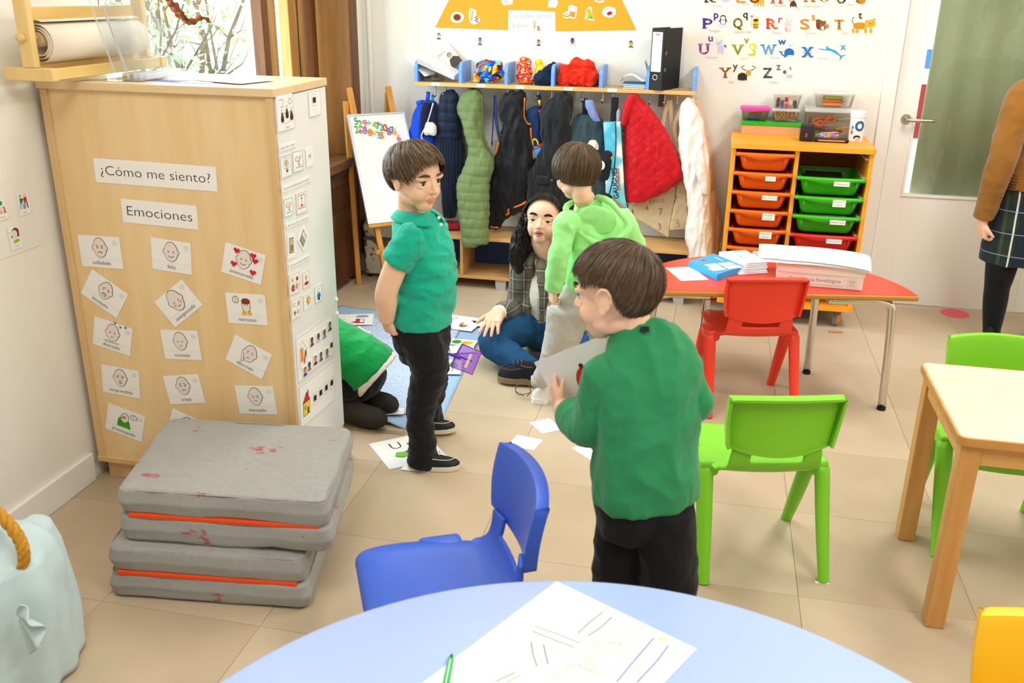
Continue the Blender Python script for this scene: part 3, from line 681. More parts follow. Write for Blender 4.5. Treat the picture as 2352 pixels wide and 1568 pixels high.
# ================================================================== CARDS AND PRINT
INK = '#3b3733'; SKIN = '#eee2da'
def quad(pts, plane, val, n_off=.0006):
    """frame and size of a card from its four photo corners (tl,tr,br,bl) lying on a real plane"""
    f = {'Y': Kp, 'X': Sp, 'Z': Fp}[plane]; a, b, c, d = [f(x, y, val) for x, y in pts]
    o = (a + b + c + d) / 4; ux = (b + c - a - d) / 2; uy = (a + b - c - d) / 2
    M = basis(o, ux, uy); M = Matrix.Translation(M.col[2].to_3d() * n_off) @ M
    return M, ux.length, uy.length
def card(name, label, cat, pts, plane, val, draw, group=None, col='#f6f5f1', off=.0006, th=.0006, border=None, tilt=0):
    M, w, h = quad(pts, plane, val, off)
    if tilt: M = M @ Matrix.Rotation(tilt, 4, 'X'); M = Matrix.Translation(M.col[2].to_3d() * abs(h / 2 * math.sin(tilt))) @ M
    def dr(d, w_, h_):
        if border: d.frame(-w / 2 + .002, -h / 2 + .002, w / 2 - .002, h / 2 - .002, .0022, border)
        if draw: draw(d, w, h)
    return sheet(name, label, cat, M, w, h, dr, col, th, group)

def face(d, kind, x=0, y=0, s=1.):
    """bald pictogram head; s = half height of the head"""
    e = .055 * s
    d.ell(x, y, .72 * s + e, s + e, INK); 
    for q in (-1, 1): d.ell(x + q * .74 * s, y - .02 * s, .11 * s + e, .2 * s + e, INK); 
    for q in (-1, 1): d.ell(x + q * .74 * s, y - .02 * s, .11 * s, .2 * s, SKIN)
    d.ell(x, y, .72 * s, s, SKIN)
    def eyes(r=.07, dy=0.):
        for q in (-1, 1): d.ell(x + q * .27 * s, y + dy * s, r * s, r * 1.2 * s, INK, n=10)
    def mouth(a0, a1, my, rx=.28, ry=.2): d.arc(x, y + my * s, rx * s, ry * s, a0, a1, .06 * s, INK, 10)
    def brow(a): 
        for q in (-1, 1): d.line([(x + q * .42 * s, y + (.22 + a) * s), (x + q * .14 * s, y + (.22 - a) * s)], .06 * s, INK)
    if kind == 'enfadado': eyes(); brow(.1); mouth(PI * .15, PI * .85, -.62)
    elif kind in ('feliz', 'enamorado'): eyes(); mouth(PI * 1.15, PI * 1.85, -.25, .34, .3)
    elif kind == 'asustado': eyes(.06, .05); brow(-.08); d.ell(x, y - .52 * s, .28 * s, .2 * s, INK); d.ell(x, y - .55 * s, .22 * s, .13 * s, '#e8d8d0')
    elif kind == 'avergonzado':
        eyes(.06, -.1); mouth(PI * .2, PI * .8, -.68, .2, .12)
        for q in (-1, 1): d.ell(x + q * .36 * s, y - .35 * s, .14 * s, .12 * s, '#f0a3a0')
    elif kind == 'distraido': eyes(); d.line([(x - .16 * s, y - .5 * s), (x + .16 * s, y - .5 * s)], .055 * s, INK)
    elif kind == 'cansado':
        for q in (-1, 1): d.line([(x + q * .38 * s, y - .02 * s), (x + q * .16 * s, y - .08 * s)], .06 * s, INK)
        mouth(PI * .2, PI * .8, -.6, .16, .1)
    elif kind == 'aburrido': brow(-.05); eyes(.05, -.02); d.line([(x - .2 * s, y - .55 * s), (x + .15 * s, y - .48 * s)], .055 * s, INK)
    elif kind == 'sorprendido': eyes(.07, .05); brow(-.1); d.ring(x, y - .5 * s, .14 * s, .18 * s, .055 * s, INK, 14)
    elif kind == 'triste': eyes(); brow(-.12); mouth(PI * .15, PI * .85, -.65, .28, .18)
    elif kind == 'mareado':
        for q in (-1, 1): d.ring(x + q * .27 * s, y, .13 * s, .13 * s, .045 * s, '#6b6762', 10)
        d.line([(x - .2 * s, y - .5 * s), (x - .07 * s, y - .44 * s), (x + .06 * s, y - .54 * s), (x + .2 * s, y - .47 * s)], .055 * s, INK)
def heart(d, x, y, s, c='#d3242f'):
    P = []
    for i in range(22):
        t = 2 * PI * i / 22; P.append((x + s * .0625 * 16 * math.sin(t) ** 3, y + s * .0625 * (13 * math.cos(t) - 5 * math.cos(2 * t) - 2 * math.cos(3 * t) - math.cos(4 * t))))
    d.poly(P, c)
def emo(kind):
    def dr(d, w, h):
        d.line([(-w / 2, -h * .22), (w / 2, -h * .22)], .0005, '#cfc9c2')
        s = h * .30; y = h * .13
        if kind == 'nervioso':
            d.poly([(-.6 * s, -h * .20), (-.45 * s, -h * .05), (.45 * s, -h * .05), (.6 * s, -h * .20)], '#f4b81e'); d.ell(0, y - s * .1, .5 * s, .72 * s, INK); d.ell(0, y - s * .1, .45 * s, .67 * s, SKIN)
            d.ell(0, y + s * .4, .5 * s, .34 * s, '#8a3b22'); d.rect(-.46 * s, y + .1 * s, -.36 * s, y + .45 * s, '#8a3b22')
            for q in (-1, 1): d.ell(q * .17 * s, y - .02 * s, .05 * s, .06 * s, INK, n=8)
            d.ell(0, y - .55 * s, .16 * s, .12 * s, SKIN); d.line([(0, y - .6 * s), (.1 * s, -h * .2)], .16 * s, SKIN)
            d.ring(-w * .25, y + s * .55, .33 * s, .36 * s, .05 * s, INK); d.poly([(-w * .25 - .1 * s, y + .75 * s), (-w * .25 + .1 * s, y + .75 * s), (-w * .25, y + .55 * s)], '#d9b23c'); d.poly([(-w * .25 - .1 * s, y + .35 * s), (-w * .25 + .1 * s, y + .35 * s), (-w * .25, y + .55 * s)], '#d9b23c')
        elif kind == 'preocupado':
            d.poly([(-.9 * s, -h * .2), (-.9 * s, .02 * s), (-.4 * s, .3 * s), (.5 * s, .2 * s), (.75 * s, -h * .2)], '#3aa21f'); d.ell(-.1 * s, y + .1 * s, .5 * s, .62 * s, INK); d.ell(-.1 * s, y + .1 * s, .45 * s, .57 * s, SKIN)
            d.line([(-.8 * s, 0), (-.75 * s, .3 * s), (-.3 * s, y + .1 * s)], .2 * s, '#3aa21f'); d.ell(-.25 * s, y + .12 * s, .26 * s, .2 * s, '#e9c9bb'); 
            for k in range(3): d.line([(-.4 * s, y + (.02 + .1 * k) * s), (.02 * s, y + (.1 + .1 * k) * s)], .04 * s, INK)
            d.ring(.95 * s, y + .55 * s, .42 * s, .3 * s, .045 * s, INK); d.text('!?', .95 * s, y + .4 * s, .5 * s, '#d2232a')
        else:
            if kind == 'avergonzado': s *= 1.15
            face(d, kind, 0, y, s)
            if kind == 'enamorado':
                for hx, hy in ((-.9, .75), (.95, .75), (1.25, .25), (-1.0, -.75), (1.2, -1.05)): heart(d, hx * s, y + hy * s, .36 * s)
            if kind == 'distraido':
                d.line([(-.9 * s, -h * .20), (-.3 * s, y - 1.15 * s), (.3 * s, y - 1.15 * s), (.9 * s, -h * .20)], .05 * s, INK)
                for k, (fx, fy) in enumerate(((.25, 1.25), (.9, .95), (1.5, 1.1))): d.ell(fx * s, y + fy * s, .13 * s, .08 * s, '#4c4743', .6); d.ell(fx * s - .08 * s, y + fy * s + .1 * s, .12 * s, .05 * s, '#a9a6a2', -.5)
            if kind == 'aburrido': d.line([(-.75 * s, y - .3 * s), (-.62 * s, y - .7 * s), (-.5 * s, y - 1.25 * s)], .26 * s, INK); d.line([(-.75 * s, y - .3 * s), (-.62 * s, y - .7 * s), (-.5 * s, y - 1.22 * s)], .2 * s, SKIN)
        if kind: d.text(kind.replace('distraido', 'distraído'), 0, -h * .40, h * .175, '#4a443f')
        d.ell(w * .38, h * .32, h * .075, h * .065, '#e6e3dd')
    return dr
FRONT = CY0 + .0098
EM = {'enfadado': ((181, 538), (274, 545), (284, 617), (187, 611)), 'feliz': ((346, 544), (437, 558), (442, 631), (351, 617)), 'enamorado': ((517, 554), (607, 586), (603, 654), (510, 625)),
 'asustado': ((214, 618), (295, 677), (268, 729), (184, 672)), 'avergonzado': ((357, 692), (417, 641), (466, 700), (401, 753)), 'nervioso': ((516, 670), (606, 678), (618, 746), (527, 742)),
 'distraido': ((218, 725), (303, 755), (301, 817), (213, 790)), 'cansado': ((366, 756), (450, 760), (467, 826), (382, 824)), 'aburrido': ((539, 768), (625, 813), (602, 872), (520, 824)),
 'sorprendido': ((231, 836), (319, 851), (322, 915), (239, 899)), 'triste': ((371, 864), (455, 858), (472, 925), (395, 927)), 'mareado': ((539, 884), (625, 887), (639, 951), (551, 950)),
 'preocupado': ((251, 924), (334, 957), (326, 1014), (241, 983))}
DESC = {'enfadado': 'frowning angry head', 'feliz': 'smiling head', 'enamorado': 'smiling head among red hearts', 'asustado': 'frightened open-mouthed head', 'avergonzado': 'blushing tilted head', 'nervioso': 'boy biting nails in yellow', 'distraido': 'head with flies buzzing', 'cansado': 'sleepy half-closed-eyed head', 'aburrido': 'head leaning on a hand', 'sorprendido': 'surprised round-mouthed head', 'triste': 'sad head', 'mareado': 'dizzy ring-eyed head', 'preocupado': 'worried figure in green'}
for k, c in EM.items(): card('emotion_card', 'white card reading %s with a %s, stuck on the cabinet' % (k, DESC[k]), 'card', c, 'Y', FRONT, emo(k), 'emotion cards on the cabinet')
card('emotion_card', 'white card with a bald head, half hidden behind the grey mats', 'card', ((400, 938), (478, 975), (455, 1035), (378, 1000)), 'Y', FRONT, emo(''), 'emotion cards on the cabinet')
card('paper_sign', 'long white paper strip reading ¿Cómo me siento? on the cabinet', 'sign', ((213, 362), (495, 383), (501, 440), (222, 418)), 'Y', FRONT, lambda d, w, h: d.text('¿Cómo me siento?', 0, -h * .17, h * .56, INK, w=w * .90))
card('paper_sign', 'white paper strip reading Emociones on the cabinet', 'sign', ((277, 456), (452, 472), (456, 528), (284, 509)), 'Y', FRONT, lambda d, w, h: d.text('Emociones', 0, -h * .18, h * .58, INK, w=w * .86))

# ---- cards on the white board at the cabinet's side
SIDE = CX1 + .0044; GS = 'cards on the side board'
def sunf(d, x, y, r, c='#f5bf1d'):
    for k in range(8): a = k * PI / 4; d.line([(x + 1.15 * r * math.cos(a), y + 1.15 * r * math.sin(a)), (x + 1.7 * r * math.cos(a), y + 1.7 * r * math.sin(a))], r * .2, INK)
    d.ell(x, y, r * 1.06, r * 1.06, INK, n=16); d.ell(x, y, r * .95, r * .95, c, n=16)
def hand(d, w, h):
    d.ell(-.08 * w, .12 * h, .24 * w, .12 * h, '#8a6f63'); d.ell(-.08 * w, .12 * h, .22 * w, .10 * h, '#f4dcd0')
    for k in range(3): d.ell(.16 * w + .03 * w * k, (.06 + .06 * k) * h, .12 * w, .035 * h, '#8a6f63', .5); d.ell(.16 * w + .03 * w * k, (.06 + .06 * k) * h, .105 * w, .026 * h, '#f4dcd0', .5)
    d.line([(.05 * w, 0), (.05 * w, -.16 * h)], .012 * w * 3, INK); d.poly([(-.02 * w, -.14 * h), (.12 * w, -.14 * h), (.05 * w, -.2 * h)], INK); d.line([(-.28 * w, -.27 * h), (.38 * w, -.27 * h)], .02 * h, INK)
def c_assembly(d, w, h):
    d.frame(-w / 2 + .001, -h / 2 + .001, w / 2 - .001, h / 2 - .001, .0012, '#8f7f96'); d.line([(-.32 * w, .36 * h), (-.1 * w, .36 * h), (-.1 * w, .16 * h), (-.28 * w, .17 * h)], .0015, INK); d.ring(.3 * w, .27 * h, .1 * w, .075 * h, .0012, INK)
    d.line([(-.25 * w, -.02 * h), (.38 * w, -.02 * h)], .0014, '#a05a3c')
    for x, y in ((-.2, -.06), (.08, .02), (.34, -.06)): d.ring(x * w, (y + .11) * h, .06 * w, .045 * h, .001, INK); d.poly([(x * w - .03 * w, (y + .06) * h), (x * w + .03 * w, (y + .06) * h), (x * w + .1 * w, (y - .12) * h), (x * w - .1 * w, (y - .12) * h)], '#4a241c'); d.ell(x * w, (y - .15) * h, .08 * w, .04 * h, '#2d1713')
    d.arc(0, -.2 * h, .3 * w, .1 * h, PI, 2 * PI, .0008, '#8b8681'); d.text('asamblea', .05 * w, -.43 * h, .07 * h, INK)
def c_patch(d, w, h): d.frame(-w / 2 + .001, -h / 2 + .001, w / 2 - .001, h / 2 - .001, .001, '#a79fa0'); d.frame(-.24 * w, -.08 * h, .16 * w, .38 * h, .001, '#7c7577'); d.rect(-.16 * w, .04 * h, .1 * w, .26 * h, '#1c2027'); d.text('hoy es', 0, -.25 * h, .07 * h, '#b5948c'); d.text('lunes', 0, -.38 * h, .07 * h, '#b5948c')
def c_sun(d, w, h): d.frame(-.22 * w, -.08 * h, .26 * w, .38 * h, .0012, INK); sunf(d, .02 * w, .15 * h, .1 * w); d.line([(.04 * w, -.08 * h), (.04 * w, -.2 * h)], .003, INK); d.poly([(-.1 * w, -.17 * h), (.18 * w, -.17 * h), (.04 * w, -.27 * h)], INK); d.text('hoy', .04 * w, -.38 * h, .06 * h, INK)
def c_rise(d, w, h): d.frame(-.34 * w, -.22 * h, .32 * w, .36 * h, .002, INK); d.ell(0, -.15 * h, .15 * w, .1 * h, '#e0591f', a0=0, a1=PI, n=10); d.line([(0, 0), (0, .22 * h)], .0012, INK); d.poly([(-.06 * w, .2 * h), (.06 * w, .2 * h), (0, .3 * h)], INK)
def c_cal(d, w, h): d.rect(-.3 * w, -.28 * h, .3 * w, .36 * h, '#4b4438'); d.rect(-.26 * w, -.25 * h, .28 * w, .33 * h, '#cdb893'); d.rect(-.2 * w, -.2 * h, .22 * w, .06 * h, '#9d937b'); [d.line([(-.18 * w, y * h), (.2 * w, y * h)], .0012, '#5d574b') for y in (-.15, -.09, -.03, .02)]
def c_cal2(d, w, h): d.rect(-.3 * w, -.36 * h, .3 * w, .3 * h, '#5a5346'); d.rect(-.26 * w, -.32 * h, .26 * w, -.02 * h, '#a5a086'); d.rect(-.26 * w, .0 * h, .26 * w, .26 * h, '#e8e2d2'); d.text('3', 0, .03 * h, .24 * h, '#28346e')
def flake(d, x, y, r, c='#7a8a86'): [d.line([(x - r * math.cos(a), y - r * math.sin(a)), (x + r * math.cos(a), y + r * math.sin(a))], r * .16, c) for a in (0, PI / 3, 2 * PI / 3)]
def c_season(d, w, h):
    d.line([(0, -.38 * h), (0, .4 * h)], .0006, '#8b8681'); d.line([(-.4 * w, 0), (.4 * w, 0)], .0006, '#8b8681'); flake(d, -.22 * w, .2 * h, .13 * w); d.ell(.24 * w, .2 * h, .1 * w, .1 * h, '#7c3a22', .4); sunf(d, .22 * w, -.15 * h, .09 * w)
    for k in range(6): a = k * PI / 3; d.ell(-.2 * w + .1 * w * math.cos(a), -.17 * h + .1 * w * math.sin(a), .06 * w, .06 * w, '#b5174f', n=10)
    d.ell(-.2 * w, -.17 * h, .05 * w, .05 * w, '#f0c32a', n=10)
def c_winter(d, w, h): flake(d, 0, .12 * h, .22 * w); d.rect(-.25 * w, -.3 * h, .28 * w, -.12 * h, '#a31933')
def cloud(d, x, y, r): [d.ell(x + a * r, y + b * r, r * .6, r * .5, INK, n=12) for a, b in ((-.6, 0), (0, .3), (.6, 0))]; [d.ell(x + a * r, y + b * r, r * .52, r * .42, '#f3f1ee', n=12) for a, b in ((-.6, 0), (0, .3), (.6, 0))]
def c_weather(d, w, h): cloud(d, -.18 * w, .2 * h, .14 * w); sunf(d, .25 * w, .22 * h, .08 * w); d.text('?', .05 * w, -.06 * h, .22 * h, INK); d.ell(-.2 * w, -.16 * h, .1 * w, .08 * h, '#3f9a35'); d.rect(-.22 * w, -.3 * h, -.18 * w, -.2 * h, '#6b4a2a'); cloud(d, .22 * w, -.2 * h, .13 * w); d.text('¿qué tiempo?', 0, -.42 * h, .055 * h, INK)
def c_sunny(d, w, h): sunf(d, .05 * w, .05 * h, .16 * w); d.text('sol', .05 * w, -.38 * h, .08 * h, INK)
def c_cold(d, w, h): d.ell(0, .2 * h, .17 * w, .13 * h, '#8a6f63'); d.ell(0, .2 * h, .15 * w, .12 * h, SKIN); d.ell(0, -.08 * h, .24 * w, .18 * h, '#2f7fc4'); d.line([(-.2 * w, -.02 * h), (.15 * w, -.12 * h)], .05 * h, '#1e62a3'); d.rect(-.14 * w, -.33 * h, .12 * w, -.2 * h, '#22304f')
def strip(t): return lambda d, w, h: d.text(t, 0, -h * .2, h * .6, '#6d6966', w=w * .9)
LW = '#f4f3f0'
for nm, lab, cat, c, dr, bd in (
 ('picture_card', 'white card with three seated figures and a clock, topmost on the board', 'card', ((631, 220), (670, 211), (676, 294), (638, 305)), c_assembly, None),
 ('picture_card', 'white card with one black square above faint writing', 'card', ((707, 212), (731, 207), (738, 262), (710, 270)), c_patch, None),
 ('question_strip', 'paper strip asking what day it is today', 'sign', ((640, 335), (677, 323), (678, 336), (641, 349)), strip('¿Qué día es hoy?'), None),
 ('picture_card', 'blue-bordered card with a sun and a downward arrow', 'card', ((642, 360), (666, 352), (670, 403), (646, 412)), c_sun, '#6e93d6'),
 ('picture_card', 'dark green bordered card with a pointing hand', 'card', ((670, 349), (694, 342), (696, 391), (674, 398)), hand, '#74b04a'),
 ('letter_card', 'white card with a red capital M', 'card', ((701, 342), (717, 336), (720, 377), (703, 385)), lambda d, w, h: d.text('M', 0, -.13 * h, .42 * h, '#b5402c'), None),
 ('question_strip', 'paper strip asking whether it is morning or afternoon', 'sign', ((646, 429), (712, 402), (713, 416), (647, 443)), strip('¿Es por la mañana o por la tarde?'), None),
 ('picture_card', 'mint bordered card with a pointing hand', 'card', ((650, 458), (670, 451), (673, 494), (653, 500)), hand, '#7cc9a2'),
 ('picture_card', 'orange-bordered card with a rising sun and an arrow', 'card', ((676, 446), (701, 438), (706, 485), (683, 494)), c_rise, '#ef9a4c'),
 ('question_strip', 'paper strip asking which month we are in', 'sign', ((656, 514), (710, 494), (710, 502), (657, 527)), strip('¿En qué mes estamos?'), None),
 ('calendar_card', 'upright white card with a beige calendar', 'card', ((659, 541), (676, 535), (678, 590), (660, 595)), c_cal, None),
 ('calendar_card', 'tilted white card with a calendar and a blue number', 'card', ((696, 518), (711, 542), (694, 575), (681, 548)), c_cal2, None),
 ('question_strip', 'paper strip asking which season we are in', 'sign', ((662, 607), (712, 582), (713, 592), (663, 619)), strip('¿En qué estación estamos?'), None),
 ('picture_card', 'orange-bordered card with four small season pictures', 'card', ((662, 633), (686, 621), (688, 671), (666, 679)), c_season, '#ee9a63'),
 ('picture_card', 'orange-bordered card with a snowflake above a red block', 'card', ((694, 627), (708, 618), (711, 657), (695, 665)), c_winter, '#ee9a63'),
 ('picture_card', 'orange-bordered card with clouds, sun, tree and question mark', 'card', ((667, 691), (689, 678), (691, 727), (670, 736)), c_weather, '#ee9a63'),
 ('picture_card', 'yellow-bordered card with a big sun', 'card', ((697, 678), (715, 668), (716, 702), (696, 717)), c_sunny, '#e6d44a'),
 ('picture_card', 'blue-bordered card with a figure in blue hugging itself', 'card', ((720, 662), (737, 651), (741, 687), (725, 700)), c_cold, '#6e93d6')):
    card(nm, lab + (' on the side board' if len(lab.split()) < 12 else ''), cat, c, 'X', SIDE, dr, GS, LW, border=bd, th=.0012)
def plainframe(d, w, h): d.frame(-w / 2 + .003, -h / 2 + .003, w / 2 - .003, h / 2 - .003, .0009, '#4a4643')
def school(d, w, h):
    plainframe(d, w, h); x, y, a = -.34 * w, .08 * h, .09 * w
    d.line([(x - a, y - 1.9 * a), (x - a, y + .4 * a), (x, y + 1.7 * a), (x + a, y + .4 * a), (x + a, y - 1.9 * a)], .0012, INK, True); d.rect(x - .7 * a, y - 1. * a, x + .1 * a, y + .8 * a, '#e8922a'); d.line([(x + .2 * a, y - 1.4 * a), (x + .75 * a, y + .2 * a)], .3 * a, '#b5202e'); d.line([(x + .75 * a, y - .6 * a), (x + .95 * a, y + .2 * a)], .2 * a, '#3d8b3a')
def house(d, w, h):
    plainframe(d, w, h); x, y, a = -.33 * w, -.02 * h, .085 * w
    d.rect(x - 1.1 * a, y - 1.5 * a, x + 1.1 * a, y + .4 * a, INK); d.rect(x - a, y - 1.4 * a, x + a, y + .35 * a, '#f1d73a'); d.poly([(x - 1.2 * a, y + .4 * a), (x + 1.2 * a, y + .4 * a), (x + .1 * a, y + 1.8 * a)], INK); d.poly([(x - a, y + .47 * a), (x + a, y + .47 * a), (x + .1 * a, y + 1.6 * a)], '#cf2431'); d.rect(x + .2 * a, y - 1.4 * a, x + .7 * a, y - .5 * a, '#6b3a22'); d.rect(x - .7 * a, y - .6 * a, x - .2 * a, y - .05 * a, '#3a3a3a'); d.rect(x - .62 * a, y - .52 * a, x - .28 * a, y - .13 * a, '#8fc4d8'); d.rect(x + .4 * a, y + 1.1 * a, x + .7 * a, y + 1.9 * a, '#cf2431')
    for k in range(4): px = (-.1 + k * .165) * w; d.frame(px - .05 * w, -.18 * h + k * .012 * h, px + .06 * w, .1 * h + k * .012 * h, .0008, '#4a4643'); d.rect(px - .03 * w, -.1 * h + k * .012 * h, px + .04 * w, .03 * h + k * .012 * h, '#17181b')
card('laminated_sheet', 'laminated sheet with a school picture and rows of small portrait photos', 'poster', ((678, 780), (760, 718), (765, 815), (685, 880)), 'X', SIDE, school, None, LW, th=.0009)
card('laminated_sheet', 'laminated sheet with a yellow house and four black squares', 'poster', ((685, 893), (765, 825), (770, 919), (692, 982)), 'X', SIDE, house, None, LW, th=.0009)
def portrait(hair, skin, top, bgc='#e9e9e6'):
    def dr(d, w, h):
        d.rect(-w * .46, -h * .46, w * .46, h * .46, bgc); d.ell(0, -.42 * h, .42 * w, .3 * h, top, a0=0, a1=PI, n=12); d.rect(-.42 * w, -.47 * h, .42 * w, -.4 * h, top); d.ell(0, .12 * h, .3 * w, .3 * h, hair); d.ell(.0, .05 * h, .24 * w, .25 * h, skin)
        for q in (-1, 1): d.ell(q * .1 * w, .08 * h, .03 * w, .018 * h, '#2b211d', n=8)
        d.line([(-.08 * w, -.08 * h), (.08 * w, -.08 * h)], .015 * h, '#a4564b')
    return dr
def c6(x, y): return 640 + .2614 * x, 590 + .2614 * y
PH = [(285, 740, '#2c211b', '#7d5444', '#56524d', 'with dark hair and grey top'), (342, 705, '#1f1c1b', '#6f4c40', '#b9d3e6', 'with long black hair and pale blue top'), (395, 672, '#5b2f20', '#9a6247', '#64a6d8', 'with reddish hair and sky blue top'), (443, 603, '#232f2b', '#8f8a80', '#39604e', 'with a green top, its film curling'), (225, 1002, '#2a2520', '#d09a5b', '#24479b', 'with black hair and royal blue top'), (262, 955, '#2a211f', '#5f463f', '#8e7f83', 'with dark hair and mauve top'), (316, 902, '#3d2c20', '#d9a184', '#3c3c3e', 'with brown hair and charcoal top'), (365, 870, '#161618', '#8b6b72', '#6e5364', 'tilted, with a plum top'), (418, 842, '#5b4034', '#8f6a5c', '#6ba2d6', 'with brown hair and light blue top')]
for x, y, a, b, c, t in PH:
    q = 19; cs = [c6(x - q, y - 45 + 15), c6(x + q, y - 45 - 12), c6(x + q + 3, y + 45 - 12), c6(x - q + 3, y + 45 + 15)]
    card('portrait_card', 'small portrait photo %s on the laminated sheet' % t, 'photo', cs, 'X', SIDE + .0012, portrait(a, b, c), 'portraits on the laminated sheet', th=.0012, off=.001)
q = 16; card('black_patch', 'white card with a black square at the end of the portrait row', 'card', [c6(460 - q, 735), c6(460 + q, 715), c6(462 + q, 815), c6(462 - q, 838)], 'X', SIDE + .0012, lambda d, w, h: (d.frame(-w * .46, -h * .46, w * .46, h * .46, .0008, '#4a4643'), d.rect(-.3 * w, -.2 * h, .3 * w, .25 * h, '#17181b')), None, th=.001)

# ---- picture sheet on the left wall
def c_fight(d, w, h):
    for x, s, hair, top, leg in ((-.17, 1, '#8a3b2b', '#2e8a49', '#5aa3de'), (.17, -1, '#e2b42c', '#c5303b', '#4a3f8e')):
        d.ell(x * w, .36 * h, .1 * w, .06 * h, hair); d.ell((x + s * .02) * w, .34 * h, .08 * w, .05 * h, SKIN); d.poly([((x - .12) * w, .28 * h), ((x + .12) * w, .28 * h), ((x + .1) * w, .06 * h), ((x - .1) * w, .06 * h)], top); d.line([(x * w, .24 * h), ((x + s * .25) * w, .17 * h)], .04 * h, top)
        for e in (-.08, .08): d.line([((x + e) * w, .07 * h), ((x + e * 1.6) * w, -.22 * h)], .05 * h, leg)
    d.text('Pelear', 0, -.4 * h, .09 * h, '#7b7570'); d.frame(-w * .47, -h * .47, w * .47, h * .47, .0006, '#c8bdc0')
def c_shout(d, w, h):
    d.ell(.08 * w, .2 * h, .28 * w, .19 * h, '#7c2c3a'); d.rect(.16 * w, .0 * h, .34 * w, .2 * h, '#7c2c3a'); d.ell(-.02 * w, .14 * h, .22 * w, .17 * h, SKIN); d.ell(-.26 * w, .06 * h, .05 * w, .04 * h, '#6c3d36'); d.poly([(-.2 * w, -.22 * h), (.3 * w, -.2 * h), (.2 * w, -.08 * h), (-.1 * w, -.1 * h)], '#8cc43c'); d.line([(-.2 * w, -.2 * h), (-.16 * w, .02 * h)], .05 * h, SKIN)
    d.text('¡Eh!', -.36 * w, .22 * h, .06 * h, '#5b5652'); d.text('Gritar', .0, -.38 * h, .09 * h, '#7b7570'); d.frame(-w * .47, -h * .47, w * .47, h * .47, .0006, '#c8bdc0')
def c_order(d, w, h): d.ell(.05 * w, .26 * h, .14 * w, .1 * h, '#2f9a55'); d.poly([(-.1 * w, -.2 * h), (.4 * w, -.2 * h), (.3 * w, .1 * h), (.0 * w, .1 * h)], '#d8632c'); d.ell(.1 * w, -.05 * h, .12 * w, .16 * h, SKIN); d.text('Ordenar', .0, -.38 * h, .09 * h, '#7b7570'); d.frame(-w * .47, -h * .47, w * .47, h * .47, .0006, '#c8bdc0')
WL = XL + .0002
a, b = Sp(65, 407, WL), Sp(90, 559, WL)
M_ = basis((WL + .0008, (a.y + b.y) / 2 - .17, (a.z + b.z) / 2 + .004), (0, 1, 0), (0, 0, 1))
sheet('laminated_sheet', 'large laminated sheet with three picture cards on the left wall', 'poster', M_, .34, abs(a.z - b.z) + .02, None, '#f2efe8', .001)
for lab, c, dr in (('small card of two children fighting, reading Pelear, on the wall', ((35, 446), (63, 439), (70, 489), (44, 498)), c_fight), ('small card of a shouting head, reading Gritar, on the wall', ((15, 521.5), (44, 513), (52, 566), (24, 579)), c_shout), ('small card reading Ordenar with a green and orange figure', ((-17, 458), (11, 451), (18, 502), (-8, 511)), c_order)):
    card('picture_card', lab, 'card', c, 'X', WL + .0022, dr, 'cards on the wall sheet', '#f8f6f1', th=.001)

# ---- orange food poster, stickers and label
BW = YB - .0004
def onwall(name, label, cat, fx, fy, poly, draw=None, col='#f6f5f1', group=None, off=.0006, th=.0006):
    """sheet of any outline on the back wall, outline given in a photo crop's coordinates"""
    o = Kp(fx(poly[0][0]), fy(poly[0][1]), BW); mp = lambda x, y: ((lambda p: (p.x - o.x, p.z - o.z))(Kp(fx(x), fy(y), BW)))
    P = [mp(x, y) for x, y in poly]; A = sum(P[i][0] * P[(i + 1) % len(P)][1] - P[(i + 1) % len(P)][0] * P[i][1] for i in range(len(P)))
    if A < 0: P = P[::-1]
    M = basis((o.x, BW - off, o.z), (1, 0, 0), (0, 0, 1)); mb = MB(); mb.prism(P, 0, th); ob = mb.build(name, pm(col)); ob.matrix_world = M
    if label: tag(ob, label, cat, group)
    if draw:
        d = Draw(); d.M = mp; d.flip = -1; d.z = th; draw(d); d.build('drawing', ob)
    return ob
gx = lambda x: 990 + .2126 * x; gy = lambda y: .2126 * y
onwall('food_poster', 'big orange paper triangle tier of a food poster on the back wall', 'poster', gx, gy, [(45, 297), (835, 325), (1345, 338), (2217, 325), (1640, -900), (640, -900)], None, '#fba62c', None, .0006, .0008)
def blob(cx, cy, rx, ry, n=18, k=.1, seed=1):
    r = random.Random(seed); return [(cx + rx * (1 + r.uniform(-k, k)) * math.cos(2 * PI * i / n), cy + ry * (1 + r.uniform(-k, k)) * math.sin(2 * PI * i / n)) for i in range(n)]
def ears(d, x, y, s):
    for q in (-1, 1):
        d.line([(x, y + 70 * s), (x + q * 14 * s, y - 60 * s)], 6 * s, '#8d8a3c')
        for k in range(7): d.ell(x + q * (14 - k) * s, y - (60 - 14 * k) * s, 8 * s, 9 * s, '#d8b23a', n=8)
    for k in range(4): d.ell(x + 50 * s + 18 * (k % 2) * s, y + (20 + 17 * k) * s, 18 * s, 7 * s, '#8d3446', -.4, n=10)
SG = 'food stickers'
def st(lab, poly, dr): onwall('food_sticker', lab, 'sticker', gx, gy, poly, dr, '#fbfaf6', SG, .0018)
st('round sticker of a bowl of brown lentils on the orange poster', blob(283, 187, 70, 62, seed=2, k=.04), lambda d: (d.ell(283, 187, 52, 48, '#efe39a'), d.ell(283, 187, 40, 36, '#7a3a1d')))
st('sticker of wheat ears and red grains beside the lentil bowl', [(415, 95), (440, 88), (490, 115), (485, 185), (530, 195), (525, 235), (470, 265), (430, 250), (408, 180)], lambda d: ears(d, 440, 170, .9))
